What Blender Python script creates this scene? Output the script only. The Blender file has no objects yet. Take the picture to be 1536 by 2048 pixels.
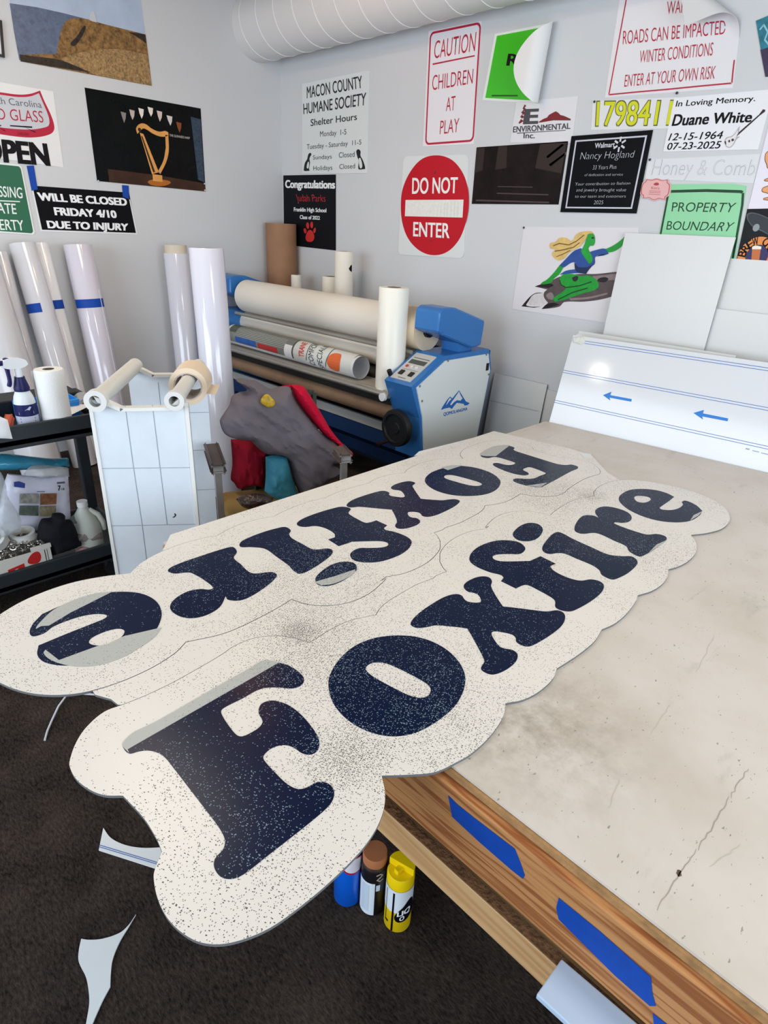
import bpy, bmesh, math, random
from mathutils import Vector, Matrix, noise
from mathutils.geometry import delaunay_2d_cdt

random.seed(7)
SC = bpy.context.scene
COL = SC.collection
PI = math.pi

# ---------------------------------------------------------------- camera, world, lights, exposure
cam_data = bpy.data.cameras.new('camera')
cam_data.sensor_fit = 'VERTICAL'
cam_data.sensor_height = 36.0
cam_data.lens = 36.0 * 1223.75 / 2048.0
cam_data.clip_start = 0.02
camera = bpy.data.objects.new('camera', cam_data)
COL.objects.link(camera)
camera.matrix_world = Matrix(((0.70146, -0.32928, 0.63208, 0.0), (0.71126, 0.26694, -0.65027, 0.0), (0.0454, 0.90571, 0.42145, 1.6), (0, 0, 0, 1)))
SC.camera = camera

SC.view_settings.view_transform = 'Standard'
SC.view_settings.look = 'None'
SC.view_settings.gamma = 1.0
SC.view_settings.use_curve_mapping = False
SC.view_settings.exposure = 0.34

world = bpy.data.worlds.new('sky')
SC.world = world
world.use_nodes = True
world.node_tree.nodes['Background'].inputs[0].default_value = (0.55, 0.68, 0.9, 1)
world.node_tree.nodes['Background'].inputs[1].default_value = 1.2

def area_light(name, loc, aim, sx, sy, power, color, spread=PI):
    d = bpy.data.lights.new(name, 'AREA')
    d.shape = 'RECTANGLE'; d.size = sx; d.size_y = sy; d.energy = power; d.color = color; d.spread = spread
    o = bpy.data.objects.new(name, d); COL.objects.link(o)
    o.location = loc
    o.rotation_euler = (Vector(aim) - Vector(loc)).to_track_quat('-Z', 'Y').to_euler()
    return o
# daylight entering by the shop windows (front wall and right wall)
area_light('daylight_front_window', (-1.9, -2.55, 1.55), (-1.9, 0, 1.45), 3.6, 2.0, 94, (0.80, 0.90, 1.0))
area_light('daylight_side_window', (2.55, 0.7, 1.6), (0, 0.7, 1.35), 3.2, 1.9, 90, (0.80, 0.90, 1.0))
# ceiling fluorescent panels and a warm spot bulb
area_light('ceiling_panel_light_west', (-2.9, 1.0, 3.13), (-2.9, 1.0, 0), 1.2, 0.6, 18, (1.0, 0.85, 0.67))
area_light('ceiling_panel_light_east', (0.2, 1.4, 3.13), (0.2, 1.4, 0), 1.2, 0.6, 13, (1.0, 0.88, 0.72))

# ---------------------------------------------------------------- helpers: colour and materials
def lin(h):
    h = h.lstrip('#')
    return tuple(((c / 12.92) if c <= 0.04045 else ((c + 0.055) / 1.055) ** 2.4) for c in (int(h[i:i + 2], 16) / 255 for i in (0, 2, 4))) + (1.0,)

def mat(name, color, rough=0.5, metal=0.0, spec=0.3, bump=0.0, bscale=60, mottle=0.0, mscale=6, alpha=1.0, trans=0.0, coat=0.0, emit=0.0):
    m = bpy.data.materials.new(name)
    m.use_nodes = True
    nt = m.node_tree; b = nt.nodes['Principled BSDF']
    b.inputs['Base Color'].default_value = lin(color)
    b.inputs['Roughness'].default_value = rough
    b.inputs['Metallic'].default_value = metal
    b.inputs['Specular IOR Level'].default_value = spec
    b.inputs['Alpha'].default_value = alpha
    b.inputs['Transmission Weight'].default_value = trans
    b.inputs['Coat Weight'].default_value = coat
    b.inputs['Coat Roughness'].default_value = 0.08
    if emit:
        b.inputs['Emission Color'].default_value = lin(color); b.inputs['Emission Strength'].default_value = emit
    if bump or mottle:
        tc = nt.nodes.new('ShaderNodeTexCoord')
        if mottle:
            n = nt.nodes.new('ShaderNodeTexNoise'); n.inputs['Scale'].default_value = mscale; n.inputs['Detail'].default_value = 8; n.inputs['Roughness'].default_value = 0.68
            nt.links.new(tc.outputs['Object'], n.inputs['Vector'])
            mix = nt.nodes.new('ShaderNodeMix'); mix.data_type = 'RGBA'
            c = lin(color)
            mix.inputs[6].default_value = tuple(v * (1 - mottle) for v in c[:3]) + (1,)
            mix.inputs[7].default_value = tuple(min(1, v * (1 + mottle * 0.6)) for v in c[:3]) + (1,)
            mr = nt.nodes.new('ShaderNodeMapRange'); mr.inputs['From Min'].default_value = 0.32; mr.inputs['From Max'].default_value = 0.68
            nt.links.new(n.outputs['Fac'], mr.inputs['Value'])
            nt.links.new(mr.outputs[0], mix.inputs[0]); nt.links.new(mix.outputs[2], b.inputs['Base Color'])
        if bump:
            n2 = nt.nodes.new('ShaderNodeTexNoise'); n2.inputs['Scale'].default_value = bscale; n2.inputs['Detail'].default_value = 4
            nt.links.new(tc.outputs['Object'], n2.inputs['Vector'])
            bp = nt.nodes.new('ShaderNodeBump'); bp.inputs['Strength'].default_value = bump; bp.inputs['Distance'].default_value = 0.01
            nt.links.new(n2.outputs['Fac'], bp.inputs['Height']); nt.links.new(bp.outputs['Normal'], b.inputs['Normal'])
    return m

_mats = {}
def M(color, rough=0.5, **k):
    """a plain material by colour, made once"""
    key = (color, rough, tuple(sorted(k.items())))
    if key not in _mats:
        _mats[key] = mat('plain_' + color.strip('#'), color, rough, **k)
    return _mats[key]

# ---------------------------------------------------------------- helpers: objects
def link(name, bm, m, parent=None, smooth=False):
    me = bm
    if isinstance(bm, bmesh.types.BMesh):
        bmesh.ops.recalc_face_normals(bm, faces=bm.faces[:])
        me = bpy.data.meshes.new(name); bm.to_mesh(me); bm.free()
    if smooth:
        for p in me.polygons: p.use_smooth = True
        try: me.set_sharp_from_angle(angle=math.radians(42))
        except Exception: pass
    for q in (m if isinstance(m, (list, tuple)) else [m]): me.materials.append(q)
    o = bpy.data.objects.new(name, me); COL.objects.link(o)
    if parent is not None:
        o.parent = parent
        if parent.type == 'EMPTY': o.location = -parent.location
    return o

def tag(o, label, cat, group=None):
    o['label'] = label; o['category'] = cat
    if group: o['group'] = group
    return o

def thing(name, label, cat, loc, group=None):
    o = bpy.data.objects.new(name, None); COL.objects.link(o); o.location = loc
    o.empty_display_size = 0.05
    return tag(o, label, cat, group)

def structure(name, bm, m):
    o = link(name, bm, m); o['kind'] = 'structure'; return o

# ---------------------------------------------------------------- helpers: mesh shapes
def B(): return bmesh.new()

def box(bm, x0, x1, y0, y1, z0, z1, bevel=0.0):
    r = bmesh.ops.create_cube(bm, size=1.0)
    vs = r['verts']
    for v in vs:
        v.co = Vector(((x0 + x1) / 2 + v.co.x * (x1 - x0), (y0 + y1) / 2 + v.co.y * (y1 - y0), (z0 + z1) / 2 + v.co.z * (z1 - z0)))
    if bevel:
        es = list({e for v in vs for e in v.link_edges})
        bmesh.ops.bevel(bm, geom=es, offset=bevel, segments=2, affect='EDGES', profile=0.5)
    return bm

def obox(bm, o, u, v, w, bevel=0.0):
    """a box from a corner and three edge vectors"""
    o, u, v, w = Vector(o), Vector(u), Vector(v), Vector(w)
    r = bmesh.ops.create_cube(bm, size=1.0)
    for q in r['verts']:
        q.co = o + u * (q.co.x + .5) + v * (q.co.y + .5) + w * (q.co.z + .5)
    if bevel:
        es = list({e for q in r['verts'] for e in q.link_edges})
        bmesh.ops.bevel(bm, geom=es, offset=bevel, segments=2, affect='EDGES', profile=0.5)
    return bm

def axes(d):
    d = Vector(d).normalized()
    a = Vector((0, 0, 1)) if abs(d.z) < 0.9 else Vector((1, 0, 0))
    u = d.cross(a).normalized(); return u, d.cross(u).normalized(), d

def lathe(bm, p0, direction, profile, seg=32, jitter=None):
    """revolve (distance along, radius) pairs about an axis"""
    u, v, d = axes(direction); p0 = Vector(p0); rings = []
    for (s, r) in profile:
        c = p0 + d * s
        if r <= 1e-6: rings.append([bm.verts.new(c)])
        else: rings.append([bm.verts.new(c + (u * math.cos(2 * PI * i / seg) + v * math.sin(2 * PI * i / seg)) * r) for i in range(seg)])
    for a, b in zip(rings, rings[1:]):
        n = max(len(a), len(b))
        for i in range(n):
            j = (i + 1) % n
            if len(a) == 1 and len(b) == 1: continue
            if len(a) == 1: bm.faces.new((a[0], b[j], b[i]))
            elif len(b) == 1: bm.faces.new((a[i], a[j], b[0]))
            else: bm.faces.new((a[i], a[j], b[j], b[i]))
    return bm

def cyl(bm, p0, p1, r, seg=32, r1=None):
    L = (Vector(p1) - Vector(p0)).length
    return lathe(bm, p0, Vector(p1) - Vector(p0), [(0, 0), (0, r), (L, r if r1 is None else r1), (L, 0)], seg)

def pipe(bm, p0, p1, ro, ri, seg=32):
    L = (Vector(p1) - Vector(p0)).length
    return lathe(bm, p0, Vector(p1) - Vector(p0), [(0, ri), (0, ro), (L, ro), (L, ri), (0, ri)], seg)

def tube(bm, pts, r, seg=8, closed_ends=True):
    """a bent round bar through points"""
    pts = [Vector(p) for p in pts]; rings = []
    up = None
    for i, p in enumerate(pts):
        d = (pts[min(i + 1, len(pts) - 1)] - pts[max(i - 1, 0)]).normalized()
        if up is None: up = axes(d)[0]
        up = (up - d * up.dot(d)).normalized(); v = d.cross(up)
        rr = r[i] if isinstance(r, (list, tuple)) else r
        rings.append([bm.verts.new(p + (up * math.cos(2 * PI * k / seg) + v * math.sin(2 * PI * k / seg)) * rr) for k in range(seg)])
    for a, b in zip(rings, rings[1:]):
        for k in range(seg): bm.faces.new((a[k], a[(k + 1) % seg], b[(k + 1) % seg], b[k]))
    if closed_ends:
        bm.faces.new(rings[0][::-1]); bm.faces.new(rings[-1])
    return bm

def ball(bm, c, r, seg=16, sc=(1, 1, 1)):
    q = bmesh.ops.create_uvsphere(bm, u_segments=seg, v_segments=max(6, seg // 2), radius=r)
    for v in q['verts']: v.co = Vector(c) + Vector((v.co.x * sc[0], v.co.y * sc[1], v.co.z * sc[2]))
    return bm

# smooth closed outline through points; a point given twice is a corner
def smooth_loop(pts, n=6):
    P = [Vector((p[0], p[1])) for p in pts]
    k = len(P); out = []
    same = lambda a, b: (a - b).length < 1e-6
    for i in range(k):
        p1, p2 = P[i], P[(i + 1) % k]
        if same(p1, p2): continue
        p0, p3 = P[(i - 1) % k], P[(i + 2) % k]
        if same(p0, p1): p0 = p1 - (p2 - p1)
        if same(p2, p3): p3 = p2 + (p2 - p1)
        L = (p2 - p1).length
        m1 = (p2 - p0); m2 = (p3 - p1)
        m1 = m1.normalized() * L if m1.length > 1e-9 else p2 - p1
        m2 = m2.normalized() * L if m2.length > 1e-9 else p2 - p1
        for j in range(n):
            t = j / n; t2, t3 = t * t, t ** 3
            out.append(p1 * (2 * t3 - 3 * t2 + 1) + m1 * (t3 - 2 * t2 + t) + p2 * (-2 * t3 + 3 * t2) + m2 * (t3 - t2))
    return [(p.x, p.y) for p in out]

def fill(loops, thick=0.0, to=None, lift=0.0, step=0.0):
    """filled outlines (holes allowed) as a mesh; with a thickness a closed plate; to(u, v, w) places it"""
    pts, edges = [], []
    for lp in loops:
        q = [p for i, p in enumerate(lp) if math.dist(p, lp[i - 1]) > 1e-7]
        k = len(pts); pts += [Vector((p[0], p[1])) for p in q]
        edges += [(k + i, k + (i + 1) % len(q)) for i in range(len(q))]
    segs = [(pts[i], pts[j]) for i, j in edges]
    if step:   # extra points so that the shape can follow a curved surface
        bx = [min(p.x for p in pts), max(p.x for p in pts), min(p.y for p in pts), max(p.y for p in pts)]
        pts = pts + [Vector((bx[0] + i * step, bx[2] + j * step)) for i in range(1, int((bx[1] - bx[0]) / step) + 1) for j in range(1, int((bx[3] - bx[2]) / step) + 1)]
    vs, es, fs, *_ = delaunay_2d_cdt(pts, edges, [], 0, 1e-7)
    def inside(x, y):
        odd = False
        for a, b in segs:
            if (a.y > y) != (b.y > y) and x < a.x + (y - a.y) / (b.y - a.y) * (b.x - a.x): odd = not odd
        return odd
    fs = [f for f in fs if inside(sum(vs[i].x for i in f) / 3, sum(vs[i].y for i in f) / 3)]
    bm = bmesh.new()
    put = to or (lambda u, v, w: (u, v, w))
    top = [bm.verts.new(Vector(put(p.x, p.y, lift + thick))) for p in vs]
    if thick: low = [bm.verts.new(Vector(put(p.x, p.y, lift))) for p in vs]
    rim = {}
    for f in fs:
        bm.faces.new([top[i] for i in f])
        if thick: bm.faces.new([low[i] for i in reversed(f)])
        for i in range(len(f)): rim[(f[i], f[(i + 1) % len(f)])] = 1
    if thick:
        for (i, j) in rim:
            if (j, i) not in rim: bm.faces.new((top[j], top[i], low[i], low[j]))
    lone = [v for v in bm.verts if not v.link_faces]
    if lone: bmesh.ops.delete(bm, geom=lone, context='VERTS')
    return bm

def merge(dst, src):
    me = bpy.data.meshes.new('m'); src.to_mesh(me); src.free(); dst.from_mesh(me); bpy.data.meshes.remove(me)
    return dst

_cap = [0]
def glyphs(body, thin=0.0):
    cu = bpy.data.curves.new('text', 'FONT'); cu.body = body; cu.resolution_u = 4; cu.offset = thin
    o = bpy.data.objects.new('text', cu); COL.objects.link(o)
    me = bpy.data.meshes.new_from_object(o.evaluated_get(bpy.context.evaluated_depsgraph_get()))
    bpy.data.objects.remove(o); bpy.data.curves.remove(cu)
    return me

def text(bm, body, quad, to, lift, bold=0.0):
    """lettering stretched over a quad (baseline left, baseline right, cap right, cap left); bold strokes are overprinted"""
    if not _cap[0]:
        h = glyphs('H'); _cap[0] = max(v.co.y for v in h.vertices)
    me = glyphs(body, min(bold, 0.0))
    xs = [v.co.x for v in me.vertices]; x0, x1 = min(xs), max(xs)
    a, b, c, d = [Vector(q) for q in quad]
    flat_pts = [(v.co.x, v.co.y) for v in me.vertices]
    k = max(bold, 0.0)
    for i, (dx, dy) in enumerate(((0, 0), (-k, -k * .5), (k, -k * .5), (-k, k * .5), (k, k * .5)) if k else ((0, 0),)):
        for v, (gx, gy) in zip(me.vertices, flat_pts):
            s = (gx + dx - x0) / (x1 - x0); t = (gy + dy) / _cap[0]
            p = (a * (1 - s) + b * s) * (1 - t) + (d * (1 - s) + c * s) * t
            v.co = to(p.x, p.y, lift + i * 2e-5)
        bm.from_mesh(me)
    bpy.data.meshes.remove(me)
    return bm

def lettering(parent, to, m, lines, lift=0.0022, name='lettering'):
    bm = B()
    for q in lines: text(bm, q[0], q[1], to, lift, q[2] if len(q) > 2 else 0.0)
    return link(name, bm, m, parent)

def art(parent, name, to, m, loops, lift=0.0016, step=0.0):
    return link(name, fill(loops, 0, to, lift, step), m, parent)

def stroke(pts, w):
    """a flat band of width w along a path, as an outline"""
    P = [Vector(p) for p in pts]; l, r = [], []
    for i, p in enumerate(P):
        d = (P[min(i + 1, len(P) - 1)] - P[max(i - 1, 0)]).normalized(); n = Vector((-d.y, d.x))
        ww = w[i] if isinstance(w, (list, tuple)) else w
        l.append(tuple(p + n * ww / 2)); r.append(tuple(p - n * ww / 2))
    return l + r[::-1]

def ellipse(c, rx, ry, n=32, a0=0.0):
    return [(c[0] + rx * math.cos(2 * PI * i / n + a0), c[1] + ry * math.sin(2 * PI * i / n + a0)) for i in range(n)]

def lerp(a, b, t): return (a[0] + (b[0] - a[0]) * t, a[1] + (b[1] - a[1]) * t)

def uniq(lp):
    return [p for i, p in enumerate(lp) if i == 0 or p != lp[i - 1]]

def inset_quad(q, du, dv=None):
    """quad pulled in by fractions of its width and height (corner order kept)"""
    q = uniq(q)
    dv = du if dv is None else dv
    a, b, c, d = q
    def at(s, t): return lerp(lerp(a, b, s), lerp(d, c, s), t)
    return [at(du, dv), at(1 - du, dv), at(1 - du, 1 - dv), at(du, 1 - dv)]

def cloth(outline, to, bulge, wrinkle, seed=0, step=0.014, edge=0.05, stretch=(1, 1), rot=0.0, sag=None, back=0.004):
    """a soft closed shape: outline in a plane, bulged towards the viewer side of that plane, with creases"""
    pts = smooth_loop(outline, 8)
    lp = []
    for i, p in enumerate(pts):
        q = pts[(i + 1) % len(pts)]
        n = max(1, int(math.dist(p, q) / step))
        lp += [lerp(p, q, j / n) for j in range(n)]
    x0, x1 = min(p[0] for p in lp), max(p[0] for p in lp); y0, y1 = min(p[1] for p in lp), max(p[1] for p in lp)
    rnd = random.Random(seed)
    inner = [(x0 + i * step + rnd.uniform(-.2, .2) * step, y0 + (j + .5 * (i % 2)) * step + rnd.uniform(-.2, .2) * step)
             for i in range(1, int((x1 - x0) / step) + 1) for j in range(1, int((y1 - y0) / step) + 1)]
    def dist_edge(p): return min(math.dist(p, q) for q in lp)
    inner = [p for p in inner if dist_edge(p) > step * 0.6]
    nb = len(lp)
    vs, es, fs, *_ = delaunay_2d_cdt([Vector(p) for p in lp + inner], [(i, (i + 1) % nb) for i in range(nb)], [], 1, 1e-6)
    ca, sa = math.cos(rot), math.sin(rot)
    bm = B(); front, rear = [], []
    for v in vs:
        d = dist_edge(v)
        k = min(1, d / edge); prof = math.sqrt(max(0, 1 - (1 - k) ** 2))
        a, b_ = (v.x * ca + v.y * sa) * stretch[0], (-v.x * sa + v.y * ca) * stretch[1]
        nz = noise.noise(Vector((a * 9, b_ * 9, seed * 3.7))) + .55 * noise.noise(Vector((a * 21, b_ * 21, seed * 1.3 + 5))) + .3 * noise.noise(Vector((a * 45, b_ * 45, seed + 9)))
        ridge = 1 - abs(noise.noise(Vector((a * 6 + 3, b_ * 6, seed * 2.1)))) * 2
        h = bulge * prof + wrinkle * (nz + .6 * ridge) * min(1, d / (edge * .5))
        if sag: h += sag(v.x, v.y)
        front.append(bm.verts.new(to(v.x, v.y, h))); rear.append(bm.verts.new(to(v.x, v.y, -back - .01 * prof + (sag(v.x, v.y) if sag else 0))))
    for f in fs:
        bm.faces.new([front[i] for i in f]); bm.faces.new([rear[i] for i in f[::-1]])
    edge_n = {}
    for f in fs:
        for i in range(len(f)):
            e = (f[i], f[(i + 1) % len(f)]); edge_n[e] = 1
    for (i, j) in edge_n:
        if (j, i) not in edge_n: bm.faces.new((front[j], front[i], rear[i], rear[j]))
    return bm

# planes of the room: w is the distance off the surface
WALL_Y, WALL_X = 3.4, -4.65
def back_wall(u, v, w): return Vector((u, WALL_Y - w, v))
def left_wall(u, v, w): return Vector((WALL_X + w, u, v))
def flat(z): return lambda u, v, w: Vector((u, v, z + w))
def upright_y(y): return lambda u, v, w: Vector((u, y - w, v))     # faces -Y
def upright_x(x): return lambda u, v, w: Vector((x + w, u, v))     # faces +X

# ---------------------------------------------------------------- materials with a grain of their own
def nodes_of(m): return m.node_tree, m.node_tree.nodes['Principled BSDF']

def carpet_material():
    m = mat('carpet', '#3a332f', 1.0, spec=0.1); nt, b = nodes_of(m)
    tc = nt.nodes.new('ShaderNodeTexCoord')
    mp = nt.nodes.new('ShaderNodeMapping'); mp.inputs['Scale'].default_value = (1, 2.6, 1); mp.inputs['Rotation'].default_value = (0, 0, 0.5)
    nt.links.new(tc.outputs['Object'], mp.inputs['Vector'])
    n = nt.nodes.new('ShaderNodeTexNoise'); n.inputs['Scale'].default_value = 62; n.inputs['Detail'].default_value = 8; n.inputs['Roughness'].default_value = 0.75
    nt.links.new(mp.outputs[0], n.inputs['Vector'])
    big = nt.nodes.new('ShaderNodeTexNoise'); big.inputs['Scale'].default_value = 7; big.inputs['Detail'].default_value = 3
    nt.links.new(tc.outputs['Object'], big.inputs['Vector'])
    add = nt.nodes.new('ShaderNodeMath'); add.operation = 'MULTIPLY_ADD'; add.inputs[1].default_value = 0.35
    nt.links.new(big.outputs['Fac'], add.inputs[0]); nt.links.new(n.outputs['Fac'], add.inputs[2])
    r = nt.nodes.new('ShaderNodeValToRGB')
    r.color_ramp.elements[0].position = 0.5; r.color_ramp.elements[0].color = lin('#0f0d0c')
    r.color_ramp.elements[1].position = 0.84; r.color_ramp.elements[1].color = lin('#574b44')
    nt.links.new(add.outputs[0], r.inputs[0]); nt.links.new(r.outputs[0], b.inputs['Base Color'])
    bp = nt.nodes.new('ShaderNodeBump'); bp.inputs['Strength'].default_value = 0.9; bp.inputs['Distance'].default_value = 0.012
    nt.links.new(n.outputs['Fac'], bp.inputs['Height']); nt.links.new(bp.outputs[0], b.inputs['Normal'])
    return m

def table_top_material():
    m = mat('worn_white_table_top', '#d9d3ca', 0.42, spec=0.4); nt, b = nodes_of(m)
    tc = nt.nodes.new('ShaderNodeTexCoord')
    def ns(scale, detail, rough=0.6, stretch=None, rot=0):
        n = nt.nodes.new('ShaderNodeTexNoise'); n.inputs['Scale'].default_value = scale; n.inputs['Detail'].default_value = detail; n.inputs['Roughness'].default_value = rough
        if stretch:
            mp = nt.nodes.new('ShaderNodeMapping'); mp.inputs['Scale'].default_value = stretch; mp.inputs['Rotation'].default_value = (0, 0, rot)
            nt.links.new(tc.outputs['Object'], mp.inputs['Vector']); nt.links.new(mp.outputs[0], n.inputs['Vector'])
        else: nt.links.new(tc.outputs['Object'], n.inputs['Vector'])
        return n.outputs['Fac']
    def ramp(src, p0, p1):
        q = nt.nodes.new('ShaderNodeMapRange'); q.inputs['From Min'].default_value = p0; q.inputs['From Max'].default_value = p1
        nt.links.new(src, q.inputs['Value']); return q.outputs[0]
    def mix(fac, ca, cb, scale=1.0):
        q = nt.nodes.new('ShaderNodeMix'); q.data_type = 'RGBA'
        s = nt.nodes.new('ShaderNodeMath'); s.operation = 'MULTIPLY'; s.inputs[1].default_value = scale
        nt.links.new(fac, s.inputs[0]); nt.links.new(s.outputs[0], q.inputs[0])
        for k, c in ((6, ca), (7, cb)):
            if isinstance(c, str): q.inputs[k].default_value = lin(c)
            else: nt.links.new(c, q.inputs[k])
        return q.outputs[2]
    c = mix(ramp(ns(3.2, 5), 0.42, 0.72), '#d8cfc5', '#cabfb1')
    c = mix(ramp(ns(9, 8, 0.7, (1, .35, 1), 0.6), 0.58, 0.75), c, '#a8a296', 0.6)
    c = mix(ramp(ns(30, 6, 0.7, (1, .12, 1), 0.35), 0.66, 0.76), c, '#7d786f', 0.55)
    # the stained patch beside the near sign
    dist = nt.nodes.new('ShaderNodeVectorMath'); dist.operation = 'DISTANCE'
    dist.inputs[1].default_value = (-0.4525, 0.9377, 0.67)
    nt.links.new(tc.outputs['Object'], dist.inputs[0])
    near = ramp(dist.outputs['Value'], 0.3, 0.03)
    mul = nt.nodes.new('ShaderNodeMath'); mul.operation = 'MULTIPLY'
    nt.links.new(near, mul.inputs[0]); nt.links.new(ramp(ns(16, 8, 0.7), 0.4, 0.68), mul.inputs[1])
    c = mix(mul.outputs[0], c, '#8f8470', 0.75)
    # specks
    c = mix(ramp(ns(150, 2, 0.5, (1, .5, 1), 0.8), 0.71, 0.74), c, '#57534c', 0.6)
    nt.links.new(c, b.inputs['Base Color'])
    return m

def wood_material(name, light, dark, axis='x', scale=1.0):
    m = mat(name, light, 0.6, spec=0.3); nt, b = nodes_of(m)
    tc = nt.nodes.new('ShaderNodeTexCoord')
    mp = nt.nodes.new('ShaderNodeMapping')
    s = 26 * scale; l = 1.5 * scale
    mp.inputs['Scale'].default_value = {'x': (l, s, s), 'y': (s, l, s), 'z': (s, s, l)}[axis]
    nt.links.new(tc.outputs['Object'], mp.inputs['Vector'])
    n = nt.nodes.new('ShaderNodeTexNoise'); n.inputs['Scale'].default_value = 1.0; n.inputs['Detail'].default_value = 3; n.inputs['Distortion'].default_value = 0.6
    nt.links.new(mp.outputs[0], n.inputs['Vector'])
    wv = nt.nodes.new('ShaderNodeMath'); wv.operation = 'MULTIPLY'; wv.inputs[1].default_value = 34
    nt.links.new(n.outputs['Fac'], wv.inputs[0])
    sn = nt.nodes.new('ShaderNodeMath'); sn.operation = 'SINE'; nt.links.new(wv.outputs[0], sn.inputs[0])
    r = nt.nodes.new('ShaderNodeValToRGB')
    e = r.color_ramp.elements
    e[0].position = 0.0; e[0].color = lin(light)
    e[1].position = 1.0; e[1].color = lin(dark)
    k = e.new(0.55); k.color = tuple(a * .72 + q * .28 for a, q in zip(lin(light), lin(dark)))
    mr = nt.nodes.new('ShaderNodeMapRange'); mr.inputs['From Min'].default_value = -1; mr.inputs['From Max'].default_value = 1
    nt.links.new(sn.outputs[0], mr.inputs['Value']); nt.links.new(mr.outputs[0], r.inputs[0])
    nt.links.new(r.outputs[0], b.inputs['Base Color'])
    return m

# router chips lying over the cut signs: more of them along the cut between the two signs
CHIP_HEAPS = [((-1.0182, 0.7643, 0.676), 0.075, 0.75), ((-0.9954, 0.7654, 0.676), 0.26, 0.32), ((-0.6389, 0.584, 0.676), 0.13, 0.42), ((-0.657, 0.7545, 0.676), 0.42, 0.22),
              ((-1.099, 2.0696, 0.676), 0.32, 0.26), ((-1.173, 0.958, 0.676), 0.36, 0.2), ((-0.5927, 1.8809, 0.676), 0.2, 0.18), ((-0.9759, 2.1839, 0.676), 0.1, 0.4), ((-0.6097, 0.3324, 0.676), 0.3, 0.12)]
def chips_material(name, base, chip, rough, spec=0.3, density=0.13, amount=1.0):
    m = mat(name, base, rough, spec=spec); nt, b = nodes_of(m)
    tc = nt.nodes.new('ShaderNodeTexCoord')
    def math_(op, a, c=None):
        q = nt.nodes.new('ShaderNodeMath'); q.operation = op
        for k, x in ((0, a), (1, c)):
            if x is None: continue
            if isinstance(x, (int, float)): q.inputs[k].default_value = x
            else: nt.links.new(x, q.inputs[k])
        return q.outputs[0]
    big = nt.nodes.new('ShaderNodeTexNoise'); big.inputs['Scale'].default_value = 7; big.inputs['Detail'].default_value = 5
    nt.links.new(tc.outputs['Object'], big.inputs['Vector'])
    dens = math_('MULTIPLY', math_('MAXIMUM', math_('SUBTRACT', big.outputs['Fac'], 0.36), 0.02), density * 2.2)
    for (p, rad, amp) in CHIP_HEAPS:
        d = nt.nodes.new('ShaderNodeVectorMath'); d.operation = 'DISTANCE'; d.inputs[1].default_value = p
        nt.links.new(tc.outputs['Object'], d.inputs[0])
        mr = nt.nodes.new('ShaderNodeMapRange'); mr.interpolation_type = 'SMOOTHERSTEP'
        mr.inputs['From Min'].default_value = rad; mr.inputs['From Max'].default_value = 0.0; mr.inputs['To Max'].default_value = amp
        nt.links.new(d.outputs['Value'], mr.inputs['Value']); dens = math_('ADD', dens, mr.outputs[0])
    spot = None
    for rot, sc, thr in ((0.4, (165, 320, 1), 0.27), (2.0, (200, 380, 1), 0.25), (1.2, (330, 450, 1), 0.28)):
        mp = nt.nodes.new('ShaderNodeMapping'); mp.vector_type = 'TEXTURE'
        mp.inputs['Rotation'].default_value = (0, 0, rot); mp.inputs['Scale'].default_value = (1 / sc[0], 1 / sc[1], 1)
        nt.links.new(tc.outputs['Object'], mp.inputs['Vector'])
        v = nt.nodes.new('ShaderNodeTexVoronoi'); v.voronoi_dimensions = '2D'; v.inputs['Scale'].default_value = 1.0
        nt.links.new(mp.outputs[0], v.inputs['Vector'])
        sep = nt.nodes.new('ShaderNodeSeparateColor'); nt.links.new(v.outputs['Color'], sep.inputs[0])
        here = math_('MULTIPLY', math_('LESS_THAN', v.outputs['Distance'], thr), math_('LESS_THAN', sep.outputs[0], math_('MULTIPLY', dens, 0.75 * amount)))
        spot = here if spot is None else math_('MAXIMUM', spot, here)
    mix = nt.nodes.new('ShaderNodeMix'); mix.data_type = 'RGBA'
    mix.inputs[6].default_value = lin(base); mix.inputs[7].default_value = lin(chip)
    nt.links.new(spot, mix.inputs[0]); nt.links.new(mix.outputs[2], b.inputs['Base Color'])
    rr = nt.nodes.new('ShaderNodeMapRange'); rr.inputs['To Min'].default_value = rough; rr.inputs['To Max'].default_value = 0.9
    nt.links.new(spot, rr.inputs['Value']); nt.links.new(rr.outputs[0], b.inputs['Roughness'])
    return m

WHITE_FACE = chips_material('white_sign_face', '#e8e2d9', '#5d5a52', 0.3, density=0.2)
NAVY = chips_material('navy_vinyl', '#0e1a36', '#8a9da8', 0.24, spec=0.13, density=0.2, amount=0.6)
GREY_FILM = chips_material('grey_film', '#b9bab5', '#7d7c76', 0.4, density=0.1)
CUT_EDGE = mat('dark_cut_edge', '#6a6b6c', 0.6)
CARPET = carpet_material()
TABLE_TOP = table_top_material()
BEAM_WOOD = wood_material('pine_beam', '#c08a57', '#93572f', 'x', 1.0)
PALE_WOOD = wood_material('pale_pine', '#d0a878', '#bd9060', 'x', 0.5)
PLY_EDGE = mat('plywood_edge', '#a98357', 0.8, mottle=0.3, mscale=40)
WALL = mat('painted_wall', '#d3d4d5', 0.75, spec=0.25, bump=0.08, bscale=90)
TAPE_BLUE = mat('blue_painters_tape', '#0b47a8', 0.6, spec=0.3, mottle=0.12, mscale=30)
PAPER = mat('white_paper', '#e9e9e8', 0.55)
GLOSS_WHITE = mat('gloss_white_vinyl', '#d9d9de', 0.1, spec=0.8)
MATT_CREAM = mat('cream_paper', '#eae5d8', 0.6)
BLACK = mat('black_print', '#0c0c10', 0.4, spec=0.1)
INK = mat('black_ink', '#18171a', 0.5, spec=0.1)
RED = mat('red_print', '#b8203c', 0.45)
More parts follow.
